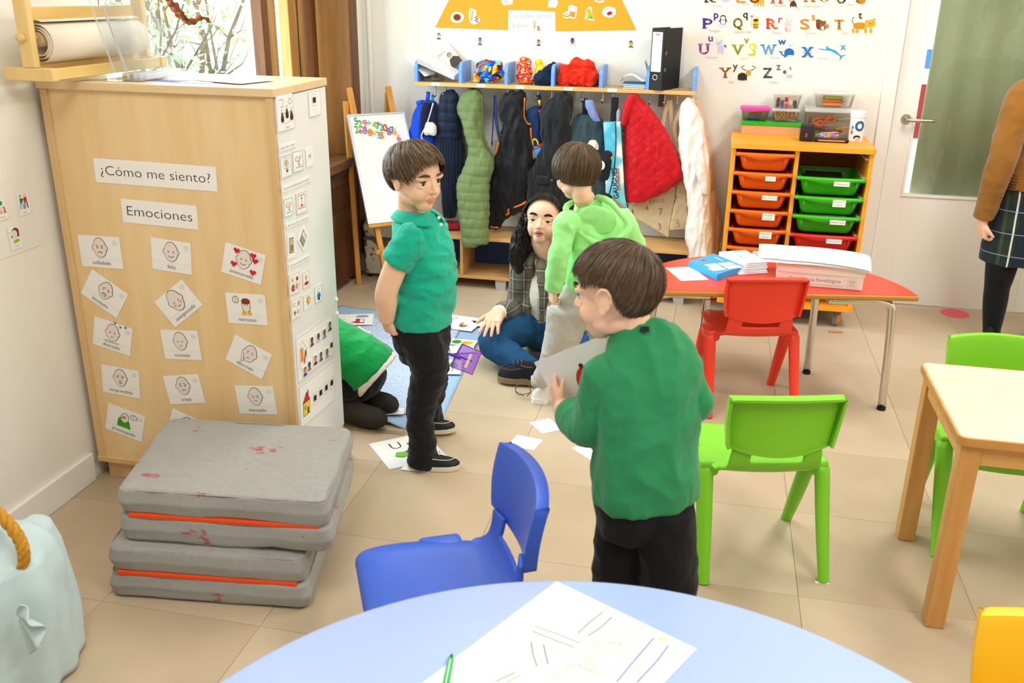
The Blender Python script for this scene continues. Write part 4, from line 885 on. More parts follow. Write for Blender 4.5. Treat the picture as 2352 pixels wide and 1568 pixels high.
st('sticker of two bread slices on the orange poster', [(745, -30), (880, -30), (882, 45), (840, 50), (790, 60), (765, 30)], lambda d: (d.poly([(760, -30), (810, -30), (812, 40), (785, 48)], '#e9b28d'), d.poly([(768, -30), (803, -30), (804, 34), (788, 38)], '#fdf6ec'), d.poly([(808, -30), (872, -30), (874, 36), (810, 40)], '#e9b28d'), d.poly([(814, -30), (866, -30), (868, 30), (816, 33)], '#fdf6ec')))
st('sticker of a white rice sack above the white label', [(1275, -30), (1360, -30), (1372, 40), (1345, 82), (1262, 78)], lambda d: (d.poly([(1285, -30), (1300, -30), (1275, 45)], '#3f8a4a'), [d.ell(1320 + 9 * (k % 5), 20 + 9 * (k // 5), 4, 2, '#c9c4b4', k, n=6) for k in range(20)]))
st('sticker of a juice carton and a green bowl', [(1490, 58), (1530, 55), (1580, 80), (1565, 195), (1530, 203), (1500, 190), (1470, 200), (1435, 185), (1430, 140), (1480, 120)], lambda d: (d.poly([(1497, 70), (1568, 85), (1555, 190), (1500, 180)], '#9d9a94'), d.poly([(1501, 75), (1563, 89), (1551, 186), (1503, 176)], '#fdfcf9'), d.poly([(1501, 120), (1559, 130), (1551, 186), (1503, 176)], '#f0922b'), d.ell(1468, 162, 32, 25, '#6fb04a'), d.ell(1468, 155, 26, 16, '#f1e5c9'), [d.ell(1452 + 10 * k, 153, 5, 5, '#e37238', n=8) for k in range(4)]))
st('sticker of a corn cob in green leaves', [(1720, 65), (1735, 90), (1745, 160), (1765, 225), (1700, 215), (1662, 205), (1675, 150), (1670, 105)], lambda d: (d.poly([(1722, 75), (1735, 130), (1700, 150)], '#7cbf3e'), d.ell(1712, 140, 22, 56, '#e3b22e', -.5), [d.line([(1685 + 9 * k, 110 + 8 * k), (1700 + 9 * k, 100 + 9 * k)], 2, '#b98a1f') for k in range(6)], d.poly([(1680, 150), (1700, 190), (1755, 218), (1740, 150), (1725, 185)], '#6fb53c'), d.poly([(1672, 205), (1700, 165), (1712, 210)], '#8fce4d')))
st('sticker of a blue plate with red sauce', blob(1925, 130, 74, 60, seed=4, k=.05), lambda d: (d.ell(1928, 130, 62, 52, '#bcd5ee', -.2), d.ell(1930, 130, 40, 32, '#fdfcfa', -.2), d.ell(1930, 143, 30, 20, '#b9232b', -.4)))
st('sticker of a pale orange bowl above the corn sticker', [(1740, -30), (1870, -30), (1868, 20), (1830, 32), (1775, 18)], lambda d: d.poly([(1755, -30), (1862, -30), (1855, 15), (1800, 18)], '#f4b083'))
onwall('paper_label', 'white label reading Cereales, pasta y pan with wheat ears', 'sign', gx, gy, [(838, 110), (1080, 113), (1342, 128), (1345, 338), (835, 325)], lambda d: (d.text('Cereales, pasta', 1075, 195, 82, '#8d9895', w=455), d.text('y pan', 960, 300, 82, '#8d9895', w=155), ears(d, 1118, 270, .75)), '#f8f8f6', None, .0022)
for (x, y, w, h), a, b, c, bgc, lab in (((85, 390, 30, 42), '#3a3230', '#e6c2b0', '#2f4a6b', '#f4f3f2', 'pale portrait photo with white background, nearest the window'), ((530, 445, 30, 50), '#2f2825', '#c98f78', '#2f6f78', '#e9eaea', 'portrait photo of a dark-haired child in teal'), ((1163, 460, 30, 42), '#2a201a', '#cf9a5f', '#24378a', '#f2f2f0', 'portrait photo of a child in royal blue under the white label'), ((1528, 450, 32, 50), '#2c2827', '#7c5a52', '#d8d6d6', '#c9cdd4', 'portrait photo on grey background'), ((2160, 475, 34, 46), '#3d2f1f', '#d9a857', '#1f7f4f', '#f2f2f0', 'portrait photo of a child in green below the blue plate sticker')):
    def drp(d, a=a, b=b, c=c, x=x, y=y, w=w, h=h): d.ell(x, y + h * .85, w * .75, h * .5, c, a0=PI, a1=2 * PI, n=12); d.ell(x, y - h * .2, w * .6, h * .62, a); d.ell(x, y, w * .48, h * .5, b); [d.ell(x + q * w * .2, y - h * .05, w * .06, h * .04, '#2b211d', n=8) for q in (-1, 1)]; d.line([(x - w * .15, y + h * .25), (x + w * .15, y + h * .25)], 3, '#9a5247')
    onwall('portrait_photo', lab, 'photo', gx, gy, [(x - w, y - h), (x + w, y - h), (x + w, y + h), (x - w, y + h)], drp, bgc, 'portraits on the back wall')

# ---- alphabet stickers
ax = lambda x: 1590 + .18707 * x; ay = lambda y: .18707 * y
def alpha(cap, word, cc, cs, capt, ctc, animal, small=None, spots=None, an='', cw=115):
    o = Kp(ax(cc[0]), ay(cc[1] + 60), BW); root = thing('alphabet_decal', 'wall decal of the letter %s with %s' % (cap, an), 'decal', (o.x, BW - .0005, o.z), 0, 'alphabet decals'); root.rotation_euler = (PI / 2, 0, 0)
    mp = lambda x, y: ((lambda p: (p.x - o.x, p.z - o.z))(Kp(ax(x), ay(y), BW)))
    def part(nm, fn): d = Draw(.00006); d.M = mp; d.flip = -1; d.z = .0; fn(d); d.build(nm, root)
    def capital(d):
        d.text(cap, cc[0], cc[1] + 62, 172, cs, w=cw * .92, bold=7)
        serif = {'P': [(-.35, 1), (-.35, -1)], 'R': [(-.35, 1), (-.35, -1), (.42, 1)], 'T': [(0, 1)], 'U': [(-.4, -1), (.4, -1)], 'V': [(-.42, -1), (.42, -1)], 'W': [(-.45, -1), (.45, -1)], 'X': [(-.4, -1), (.4, -1), (-.4, 1), (.4, 1)], 'Y': [(-.4, -1), (.4, -1), (0, 1)], 'K': [(-.35, 1), (.4, 1)], 'L': [(-.3, 1)], 'M': [(-.42, 1), (.42, 1)], 'N': [(-.4, 1), (.4, 1)]}.get(cap, [])
        for sx, sy in serif: x_ = cc[0] + sx * cw; y_ = cc[1] + sy * 56; d.rect(x_ - 26, y_ - 9, x_ + 26, y_ + 9, cs)
        if spots:
            col, kind = spots; r = random.Random(ord(cap)); v, f = text_geo(cap)
            if kind == 'dot':
                X = [p[0] for p in v]; x0, x1 = min(X), max(X)
                for k in range(13): p = r.choice(v); d.ell(cc[0] + (p[0] - (x0 + x1) / 2) / (x1 - x0) * cw * .92, cc[1] + 62 - p[1] * 172, 7, 7, col, n=8)
            else:
                for k in range(4): y_ = cc[1] - 40 + k * 26; ww = cw * (.42 if cap in 'WX' else .13); d.line([(cc[0] - ww + 2 * ww * i / 10, y_ + 6 * math.sin(i * 1.6)) for i in range(11)], 7, col)
    part('capital_letter', capital)
    if small: part('small_letter', lambda d: d.text(small[0], small[1], small[2] + 38, 130, small[3], bold=5))
    part('animal', animal); part('caption', lambda d: d.text(word, capt[0], capt[1] + 14, 46, ctc))
def legs(d, xs, y0, y1, w, c):
    for x in xs: d.line([(x, y0), (x + 4, y1)], w, c)
def eye2(d, x, y, dx, r=5): [d.ell(x + q * dx, y, r, r, '#1d1a18', n=8) for q in (-1, 1)]
alpha('K', 'Koala', (215, -32), '#3c4a2a', (310, 72), '#a8a29a', lambda d: (d.ell(410, 0, 55, 30, '#cfcbe0'), d.ell(410, -40, 45, 45, '#b9b7c9')), None, ('#c9d23f', 'dot'), 'a grey koala')
alpha('L', 'Lion', (600, -30), '#e8922a', (665, 55), '#c99b6a', lambda d: (legs(d, (765, 800, 840, 868), 20, 80, 14, '#f2a52c'), d.ell(815, 15, 60, 35, '#f6ac30'), d.ell(765, -5, 60, 42, '#7b2f1b'), d.ell(765, -22, 40, 36, '#f6b23a'), d.line([(870, 0), (895, 15), (890, 30)], 4, '#e9b9a0')), None, ('#f9c14a', 'dot'), 'an orange lion')
alpha('M', 'Monkey', (1035, -20), '#e43c34', (1075, 70), '#dd7a6e', lambda d: (d.line([(1255, 70), (1295, 85), (1310, 110), (1295, 130), (1280, 120)], 6, '#b8a99a'), legs(d, (1205, 1270), 40, 90, 14, '#4a2617'), d.ell(1240, 45, 30, 38, '#5a2e1c'), d.ell(1215, -10, 34, 34, '#5a2e1c'), d.ell(1215, -4, 26, 22, '#f0c9a8'), eye2(d, 1215, -8, 9, 4)), None, ('#f6c23c', 'dot'), 'a brown monkey')
alpha('N', 'Nightingale', (1440, -38), '#b07a4a', (1475, 78), '#b9a897', lambda d: (legs(d, (1610, 1635), 20, 60, 4, '#cfc7bb'), d.ell(1620, -10, 52, 32, '#54371f'), d.ell(1622, 4, 30, 14, '#f0d9a0')), None, None, 'a small brown bird')
alpha('O', 'Owl', (1830, -20), '#23302f', (1945, 60), '#a59a90', lambda d: (legs(d, (2058, 2088), 40, 68, 6, '#f2b08a'), d.ell(2070, 5, 60, 44, '#c08a2c'), d.poly([(2000, 20), (2045, 0), (2045, 40)], '#8a5f1c')), None, ('#f0c93a', 'dot'), 'a round brown owl')
alpha('P', 'Penguin', (190, 288), '#4a2a92', (275, 378), '#a39a9a', lambda d: (d.ell(375, 318, 66, 24, '#cfe3f2'), d.ell(378, 250, 40, 56, '#1f2a35'), d.ell(378, 258, 28, 44, '#fbfaf6'), d.ell(378, 218, 36, 34, '#1f2a35'), d.ell(378, 222, 28, 22, '#fbfaf6'), eye2(d, 378, 220, 12), d.line([(340, 250), (328, 270)], 10, '#1f2a35'), d.line([(416, 250), (430, 264)], 10, '#1f2a35'), d.poly([(372, 228), (384, 228), (378, 236)], '#f0a63a')), ('p', 293, 185, '#4a2a92'), ('#8f7fd8', 'dot'), 'a penguin on ice')
alpha('Q', 'Queen bee', (560, 280), '#8b7d17', (620, 392), '#8f8c7d', lambda d: (d.line([(730, 205), (722, 335)], 7, '#f0c98a'), heart(d, 732, 200, -18, '#ef5f9a'), d.ell(745, 290, 14, 26, '#bfe0f2', .4), d.ell(815, 290, 14, 26, '#bfe0f2', -.4), d.ell(778, 315, 34, 42, '#f6c32a'), [d.rect(746, y, 810, y + 9, '#3a2414') for y in (295, 315, 335)], d.ell(780, 262, 34, 32, '#f6c32a'), d.ell(780, 246, 34, 14, '#4a2a18'), eye2(d, 780, 264, 13, 7), d.poly([(775, 232), (772, 205), (788, 216), (795, 196), (806, 214), (820, 208), (815, 234)], '#fbd93a')), ('q', 652, 180, '#35351d'), ('#2a2a16', 'dot'), 'a queen bee')
alpha('R', 'Rabbit', (972, 290), '#e2342f', (1040, 405), '#e59a8d', lambda d: (d.line([(1160, 270), (1168, 222)], 16, '#f7c9cf'), d.line([(1198, 272), (1230, 240)], 16, '#f7c9cf'), d.ell(1175, 365, 36, 36, '#f7c9cf'), d.ell(1170, 300, 42, 36, '#f9d3d8'), eye2(d, 1165, 298, 13, 4), d.line([(1140, 335), (1160, 385)], 13, '#f39a4a')), ('r', 1080, 240, '#e8433d'), ('#f7c23c', 'dot'), 'a pink rabbit')
alpha('S', 'Squirrel', (1380, 295), '#ef8a22', (1453, 407), '#ef9a7a', lambda d: (d.ell(1545, 300, 26, 62, '#7a3f20'), d.ell(1548, 258, 34, 22, '#8a4a26'), d.ell(1595, 340, 44, 36, '#8a4a26'), d.ell(1600, 345, 20, 26, '#fbf3e6'), d.ell(1605, 285, 38, 28, '#9a5a30'), eye2(d, 1610, 284, 12, 4), d.poly([(1580, 265), (1585, 245), (1598, 262)], '#7a3f20'), d.poly([(1622, 262), (1638, 248), (1640, 268)], '#7a3f20'), d.ell(1655, 322, 22, 28, '#b98a45')), ('s', 1487, 208, '#f1872c'), None, 'a squirrel holding an acorn')
alpha('T', 'Tiger', (1803, 300), '#e0901f', (1872, 407), '#a59a90', lambda d: (d.line([(1985, 300), (1965, 260), (1970, 225), (1992, 210)], 9, '#7a4a1c'), legs(d, (1975, 2022, 2125, 2190), 350, 405, 32, '#f2a52c'), d.ell(2060, 318, 88, 46, '#f4ac30'), [d.line([(x, 282), (x - 8, 350)], 6, '#5a3312') for x in (2000, 2022, 2044, 2066, 2088, 2110)], d.ell(2190, 290, 62, 50, '#f6b23a'), d.ell(2138, 262, 16, 16, '#f2a52c'), d.ell(2232, 240, 16, 16, '#f2a52c'), eye2(d, 2195, 275, 22, 5), d.ell(2188, 292, 9, 6, '#2b1d12')), ('t', 2063, 190, '#4a3520'), ('#4a2f14', 'bar'), 'an orange striped tiger')
alpha('U', 'Unicorn', (145, 600), '#7a3a9e', (238, 707), '#b9a4c0', lambda d: (d.line([(310, 505), (292, 462)], 8, '#f2e0a0'), legs(d, (320, 352, 372), 600, 660, 14, '#d9c4ea'), d.ell(352, 590, 38, 40, '#dcc9ee'), d.ell(325, 540, 40, 30, '#dfcdf0', .5), d.ell(352, 520, 18, 40, '#b9d8f0', .3), d.ell(405, 565, 14, 22, '#8a6fd0', -.8), d.ell(322, 535, 5, 5, '#2b2333', n=8)), ('u', 225, 470, '#7a3a9e'), ('#f3b07a', 'dot'), 'a lilac unicorn')
alpha('V', 'Viper', (560, 612), '#86981c', (638, 717), '#b5b96a', lambda d: (d.ell(730, 672, 52, 15, '#c9d62a'), d.line([(760, 665), (770, 640), (735, 600), (720, 570)], 24, '#c4d028'), d.ell(745, 572, 46, 40, '#d3dc2e'), d.ell(738, 578, 26, 28, '#eef0a0')), ('v', 667, 495, '#8ea01c'), ('#f2c93a', 'dot'), 'a yellow-green viper')
alpha('W', 'Whale', (937, 610), '#2f86cf', (1012, 710), '#a2a7c0', lambda d: (d.line([(1062, 630), (1090, 640), (1112, 632)], 10, '#1c2f4a'), d.line([(1088, 640), (1100, 670), (1140, 690)], 16, '#1762b8'), d.ell(1190, 650, 62, 58, '#1f6cc6'), d.poly([(1120, 712), (1150, 670), (1175, 690)], '#1f6cc6'), d.ell(1205, 692, 46, 16, '#eef2f6'), d.ell(1178, 662, 5, 5, '#0d1a2b', n=8), d.ell(1190, 558, 5, 14, '#4db4d8', -.5), d.ell(1222, 556, 5, 14, '#4db4d8', .5)), ('w', 1103, 512, '#1660b4'), ('#bfe0f6', 'bar'), 'a blue whale', cw=165)
alpha('X', 'Xiphias', (1415, 640), '#1b7fd0', (1593, 717), '#8fc4ea', lambda d: (d.poly([(1530, 592), (1640, 605), (1650, 560), (1680, 590), (1760, 620), (1825, 680), (1900, 668), (1845, 695), (1805, 750), (1815, 692), (1720, 655), (1640, 635), (1580, 610)], '#3a9fd4'), d.poly([(1590, 612), (1700, 625), (1815, 688), (1715, 660), (1640, 638)], '#dbe6ea')), ('x', 1852, 575, '#2a9fe0'), ('#1660b4', 'bar'), 'a long-nosed blue fish')
alpha('Y', 'Yak', (405, 893), '#8a5424', (472, 1010), '#b5957a', lambda d: (legs(d, (575, 600, 632, 655), 970, 996, 10, '#c99a3a'), d.ell(615, 940, 58, 48, '#3a2c22'), d.rect(558, 940, 672, 982, '#3a2c22'), d.line([(640, 805), (600, 825), (625, 848), (665, 865)], 9, '#5a3a20'), d.line([(735, 805), (778, 828), (755, 848), (715, 865)], 9, '#5a3a20'), d.ell(690, 895, 32, 38, '#d8ac4a'), eye2(d, 690, 885, 12, 4)), ('y', 528, 815, '#7a4a22'), ('#c9994a', 'dot'), 'a horned dark yak')
alpha('Z', 'Zebra', (925, 893), '#3f444a', (1000, 1012), '#a9a49c', lambda d: (legs(d, (1130, 1180, 1215), 940, 1005, 14, '#dfe1e3'), d.ell(1195, 940, 46, 36, '#e9ebec'), d.line([(1150, 880), (1185, 930)], 34, '#e3e5e7'), d.ell(1165, 870, 46, 32, '#eceeef', -.3), d.ell(1135, 885, 22, 24, '#5d646c'), d.ell(1205, 840, 12, 24, '#8b9198', -.4), [d.line([(1170 + 14 * k, 915), (1160 + 14 * k, 960)], 4, '#5d646c') for k in range(5)], d.ell(1170, 860, 5, 5, '#23282d', n=8)), ('z', 1060, 820, '#6a6f76'), ('#8b9198', 'bar'), 'a grey striped zebra')
# ================================================================== SMALLER THINGS
# ---- easel with magnetic numbers
m_pine = wood('easel_pine', '#d79a45', '#c07f2e', (9, 9, .9), 2, .45)
tl = V(-2.0201, 4.99, .975); bl = V(-1.8499, 4.80, .4185); dn = bl - tl; ex = V(.7448, .6673, 0); WB = .335
ez = thing('easel', 'child wooden easel carrying a white magnet board', 'easel', (-1.86, 4.95, 0)); eI = Matrix.Translation((-1.86, 4.95, 0)).inverted()
up = (-dn).normalized(); nrm = ex.cross(up).normalized()
if nrm.y > 0: nrm = -nrm
def bar(a, b, w, d, m, nm, par, ax=None):
    a, b = eI @ Vector(a), eI @ Vector(b); t = (b - a); L = t.length; t.normalize(); x = (ax or ex); x = (x - t * x.dot(t)).normalized(); y = t.cross(x); M = Matrix(((x.x, y.x, t.x, a.x), (x.y, y.y, t.y, a.y), (x.z, y.z, t.z, a.z), (0, 0, 0, 1)))
    return MB().box((-w / 2, -d / 2, 0), (w / 2, d / 2, L), .003, M).build(nm, m, par)
H_ = dn.length
Mb = basis(eI @ ((tl + bl) / 2 + ex * WB / 2), ex, up)
MB().box((-WB / 2, -H_ / 2, -.006), (WB / 2, H_ / 2, 0), .001, Mb).build('white_surface', mat('easel_white', '#e9ebe7', .25, .45), ez)
fr = MB()
for a, b in (((-WB / 2 - .008, -H_ / 2 - .008, -.016), (-WB / 2 + .004, H_ / 2 + .008, .003)), ((WB / 2 - .004, -H_ / 2 - .008, -.016), (WB / 2 + .008, H_ / 2 + .008, .003)), ((-WB / 2, H_ / 2 - .004, -.016), (WB / 2, H_ / 2 + .008, .003)), ((-WB / 2, -H_ / 2 - .008, -.016), (WB / 2, -H_ / 2 + .004, .003))): fr.box(a, b, .002, Mb)
fr.build('board_frame', mat('aluminium', '#b7bcc6', .35, metal=.7), ez)
bk = -nrm
for u in (.05, WB - .05):
    top = tl + ex * u + up * .17 + bk * .035; bot = bl + ex * u - up * .42 + bk * .03; bot = top + (bot - top) * ((top.z - .0) / (top.z - bot.z)); bar(top, bot, .032, .022, m_pine, 'front_leg', ez)
    t2 = top - up * .03 + bk * .02; b2 = V(t2.x + bk.x * .12 - .02, t2.y + bk.y * .12, .0)
    if u < .1: b2 = V(-1.995, 4.965, 0); t2 = tl + ex * .02 + up * .1 + bk * .05
    bar(t2, b2, .030, .022, m_pine, 'back_leg', ez)
bar(tl + ex * -.01 - up * (H_ + .02) + bk * .005, tl + ex * (WB + .01) - up * (H_ + .02) + bk * .005, .02, .03, m_pine, 'tray', ez, up)
bar(bl + ex * .03 - up * .17 + bk * .03, bl + ex * (WB - .03) - up * .17 + bk * .03, .03, .018, m_pine, 'stretcher', ez, up)
MB().lathe([(0, -.02), (.014, -.02), (.016, 0), (.014, .02), (0, .02)], 14, Matrix.Translation(eI @ (bl + ex * .02 - up * .17 + bk * .005)) @ Matrix.Rotation(PI / 2, 4, 'X')).build('peg', m_pine, ez, True)
MG = [('5', 250, 815, '#12a58c', 'teal five'), ('2', 335, 870, '#55b52a', 'green two beside the pink nine'), ('9', 437, 862, '#f2688c', 'pink nine'), ('+', 527, 845, '#7fcbe6', 'light blue plus'), ('4', 635, 890, '#b7c928', 'lime four'), ('7', 712, 915, '#2f86c4', 'blue seven beside the lime four'), ('2', 785, 940, '#5ab52f', 'green two beside the red zero'), ('0', 865, 955, '#e0222a', 'red zero'), ('8', 945, 1035, '#9a5fae', 'purple eight under the red zero'), ('7', 1015, 1005, '#2f86c4', 'blue seven beside the amber six'), ('6', 1068, 1035, '#f5b52a', 'amber six'), ('2', 258, 990, '#56b02c', 'green two under the teal five'), ('+', 345, 1030, '#ee3f6a', 'crimson plus'), ('8', 440, 1010, '#a06ab5', 'purple eight under the pink nine'), ('8', 548, 1055, '#f5841f', 'orange eight beside the yellow cross'), ('x', 620, 1060, '#fbd22e', 'yellow cross'), ('3', 720, 1105, '#5cb9dd', 'sky blue three'), ('8', 790, 1115, '#f5841f', 'orange eight beside the sky blue three'), ('6', 1155, 1175, '#f0508a', 'pink six at the board edge')]
Mw = basis((tl + bl) / 2 + ex * WB / 2, ex, up)
for ch, cx_, cy_, c, lab in MG:
    r_ = ray(790 + .1084 * cx_, 190 + .1084 * cy_); P0 = (tl + bl) / 2; n_ = Mw.col[2].to_3d(); p = CAM + r_ * ((P0 - CAM).dot(n_) / r_.dot(n_))
    v, f = text_geo(ch); k = .058; xs = [a for a, b in v]; ys = [b for a, b in v]; ox, oy = (min(xs) + max(xs)) / 2, (min(ys) + max(ys)) / 2
    me = bpy.data.meshes.new('number_magnet'); me.from_pydata([((a - ox) * k, (b - oy) * k, .001) for a, b in v], [], f); ob = link('number_magnet', me, pm(c)); so = ob.modifiers.new('s', 'SOLIDIFY'); so.thickness = .006; so.offset = 0
    wf = ob.modifiers.new('d', 'DISPLACE'); wf.strength = .0
    ob.matrix_world = Matrix.Translation(p + n_ * .004) @ Mw.to_3x3().to_4x4(); tag(ob, 'foam magnet, %s, on the easel board' % lab, 'magnet', 'foam number magnets')

# ---- floral upholstered footstool behind the easel
def floral(key):
    m = mat(key, '#d9cfba', .85, .1, bump=.1, bscale=300); n = m.node_tree.nodes; l = m.node_tree.links; b = n['Principled BSDF']; tc = n.new('ShaderNodeTexCoord')
    v = n.new('ShaderNodeTexNoise'); v.inputs['Scale'].default_value = 19; v.inputs['Detail'].default_value = 4; v.inputs['Distortion'].default_value = 1.2; l.new(tc.outputs['Object'], v.inputs['Vector'])
    r = n.new('ShaderNodeValToRGB'); r.color_ramp.interpolation = 'CONSTANT'; e = r.color_ramp.elements; e[0].color = rgb('#dcd3c0'); e[1].position = .56; e[1].color = rgb('#7d6750'); l.new(v.outputs[0], r.inputs[0]); l.new(r.outputs[0], b.inputs['Base Color']); return m
pf = thing('footstool', 'cream upholstered stool with brown floral pattern behind the easel', 'stool', (-1.88, 5.24, 0))
MB().box((-.135, -.125, .02), (.09, .125, .24), .02, seg=3).build('skirt', floral('floral_cloth'), pf, True); MB().box((-.14, -.13, .245), (.095, .13, .345), .035, seg=4).build('cushion', 'floral_cloth', pf, True)
MB().box((-.137, -.127, .232), (.092, .127, .25), .008).build('piping', mat('piping_brown', '#6f5f4f', .8), pf)
for x in (-.11, .065):
    for y in (-.1, .1): MB().box((x - .012, y - .012, 0), (x + .012, y + .012, .03)).build('leg', mat('dark_leg', '#3a2a1e', .5), pf)

# ---- paper roll holder, acrylic stand and drawings on top of the cabinet
m_p2 = wood('holder_pine', '#f2d796', '#e3bb68', (6, .9, 6), 1.6, .5, rings=2.2); m_p3 = wood('holder_post', '#f1d494', '#e6c078', (9, 9, 1), 1.6, .5)
hz0 = CZ + .006
rh = thing('paper_roll_holder', 'pine stand holding a roll of paper, overhanging the cabinet top', 'paper holder', (-1.94, 2.42, hz0))
for y in (.0, .56):
    MB().box((-.085, y - .016, .006), (.075, y + .016, .042), .003).build('foot', m_p3, rh)
    MB().box((-.022, y - .013, .042), (.020, y + .013, .232), .004).build('upright', m_p3, rh)
    MB().lathe([(0, -.012), (.011, -.012), (.011, .012), (0, .012)], 14, Matrix.Translation((-.004, y - .018, .125)) @ Matrix.Rotation(PI / 2, 4, 'X')).build('dowel_end', m_p3, rh, True)
for z0, z1, x in ((.168, .206, -.014), (.030, .072, -.014)): MB().box((x - .009, .013, z0), (x + .009, .548, z1), .002).build('rail', m_p2, rh)
MB().box((.05, .016, .008), (.068, .545, .04), .002).build('rail', m_p2, rh)
MB().tube([(.0, -.01, .125), (.0, .57, .125)], .009, 12).build('dowel', m_p3, rh, True)
m_kraft = mat('roll_paper', '#f7ecd8', .7, .2)
pr = thing('paper_roll', 'thick roll of cream drawing paper on the pine stand', 'paper roll', (-1.935, 2.45, hz0 + .118))
q = MB(); n = 90; pts = []
for i in range(n + 1): a = i / n * 2 * PI * 3.2; r = .034 + .028 * (i / n) ** 1.3; pts.append((r * math.cos(-a + 2.4), r * math.sin(-a + 2.4) - .008))
L = .48
for i, (x, z) in enumerate(pts): q.v += [(x, 0, z), (x, L, z)]
q.f = [(2 * i, 2 * i + 1, 2 * i + 3, 2 * i + 2) for i in range(n)]; q.m = [0] * n
o = q.build('rolled_sheet', m_kraft, pr, True, False); so = o.modifiers.new('s', 'SOLIDIFY'); so.thickness = .0012
MB().lathe([(.013, 0), (.021, 0), (.021, L), (.013, L)], 20, Matrix.Rotation(-PI / 2, 4, 'X')).build('core_tube', mat('cardboard', '#cdb083', .8), pr, True)
m_pl = thin_glass('acrylic', '#fbfdfe', 1.6); m_ple = mat('acrylic_edge', '#f2f6fa', .3, .5, alpha=.35)
pa = thing('acrylic_stand', 'clear acrylic book stand leaning on the cabinet top', 'stand', (-1.80, 2.62, hz0 - .004))
MB().box((-.11, -.04, .0), (.10, .28, .004)).build('base_plate', m_pl, pa)
Mt = Matrix.Translation((.03, .0, .004)) @ Matrix.Rotation(-.27, 4, 'Y')
MB().box((0, 0, 0), (.004, .26, .36), 0, Mt).build('back_plate', m_pl, pa)
for yy in (0, .257): MB().box((-.001, yy, 0), (.005, yy + .003, .36), 0, Mt).build('plate_edge', m_ple, pa)
Mt2 = Matrix.Translation((-.012, .0, .004)) @ Matrix.Rotation(-.25, 4, 'Y'); MB().box((0, 0, 0), (.003, .26, .36), 0, Mt2).build('front_plate', m_pl, pa); MB().box((-.001, 0, 0), (.004, .003, .36), 0, Mt2).build('plate_edge', m_ple, pa)
for k in range(3): MB().box((.035 + .022 * k, .02, .004), (.038 + .022 * k, .25, .02)).build('ledge', m_ple, pa)
def flatpaper(name, label, cat, c, w, h, rz, draw=None, col='#f7f7f5', z=0, group=None, curl=0., th=.0008):
    M = Matrix.Translation((c[0], c[1], z)) @ Matrix.Rotation(rz, 4, 'Z'); return sheet(name, label, cat, M, w, h, draw, col, th, group)
flatpaper('drawing_paper', 'white drawing with a thick purple crayon band on the cabinet top', 'paper', (-1.62, 2.70), .24, .15, -.12, lambda d, w, h: d.poly([(-.5 * w, -.5 * h), (.1 * w, -.5 * h), (.12 * w, -.2 * h), (-.42 * w, -.1 * h)], '#5a3fae'), z=CZ + .0008)
flatpaper('drawing_paper', 'white drawing with a faint mint stroke lying on the purple drawing', 'paper', (-1.545, 2.76), .22, .16, .2, lambda d, w, h: d.ell(0, .15 * h, .25 * w, .1 * h, '#c4ecd8'), z=CZ + .0022)
flatpaper('drawing_paper', 'blank white sheet near the cabinet corner', 'paper', (-1.47, 2.72), .2, .15, -.3, z=CZ + .0034)
# ---- dried twisted garland hanging by the window
vg = MB(); P = [Sp(x, y, -2.14) for x, y in ((372, -150), (380, -60), (390, -2), (402, 18), (415, 33), (428, 45), (443, 50), (456, 42), (468, 42), (477, 50))]
vg.tube(P, [.008, .012, .017, .020, .019, .018, .015, .012, .010, .004], 9, .45, sub=4)
def crinkle(co, no): return co + no * (.016 * nz3(co, (60, 60, 60)))[:, None] + no * (.006 * nz3(co, (160, 160, 160), 4))[:, None]
o = remesh(vg, 'dried_garland', mat('dried_leaf', '#8a4e2c', .8, .2, var=.4, vscale=40), None, .004, 1, crinkle); tag(o, 'twisted brown dried garland dangling before the window', 'garland')

# ---- shelf: papers, magazine, tray, bags, clothes, books, binder
SZ = SZ1 + .0006
m_cl = thin_glass('clear_plastic', '#f3f4f2', 2.2, rough=.12)
tb = thing('plastic_tub', 'small clear plastic food tub under the leaning papers', 'tub', (-1.60, 5.26, SZ)); o = MB(); o.loft([[(x, y, z) for x, y in rrect(2 * a, 2 * b, .015, 3, -a, -b)] for a, b, z in ((.05, .05, 0), (.058, .058, .045), (.056, .056, .045), (.048, .048, .003))]); o.build('tub_body', m_cl, tb)
def leaf(name, label, cat, a, b, c, d_, th=.0012, draw=None, col='#f5f5f2', group=None):
    """paper between four real points tl,tr,br,bl"""
    o_ = (a + b + c + d_) / 4; M = basis(o_, b - a, a - d_); w = ((b - a).length + (c - d_).length) / 2; h = ((a - d_).length + (b - c).length) / 2
    return sheet(name, label, cat, M, w, h, draw, col, th, group)
def K(x, y, Y): return Kp(910 + .1573 * x, 70 + .1573 * y, Y)
def mag(d, w, h):
    d.rect(-.5 * w, -.5 * h, -.33 * w, .35 * h, '#fbfbf8')
    for k, c in enumerate(('#9aa08a', '#6b5a4a', '#a8895a')): d.rect(-.48 * w, .12 * h - k * .16 * h, -.36 * w, .22 * h - k * .16 * h, c)
    d.text('Plano', -.02 * w, .2 * h, .15 * h, '#6a675f'); d.poly([(-.02 * w, -.5 * h), (.5 * w, -.5 * h), (.5 * w, -.25 * h), (.32 * w, -.1 * h), (.08 * w, -.12 * h), (-.02 * w, -.3 * h)], '#4a3c33'); d.ell(.2 * w, .02 * h, .11 * w, .1 * h, '#6d5a48'); d.ell(.2 * w, .0 * h, .085 * w, .08 * h, '#b99c7c')
leaf('magazine', 'cream magazine with a dark figure on its cover leaning on the shelf', 'magazine', K(530, 350, 5.36), K(740, 150, 5.375), K(985, 465, 5.34), K(690, 690, 5.32), .005, mag, '#eceadb')
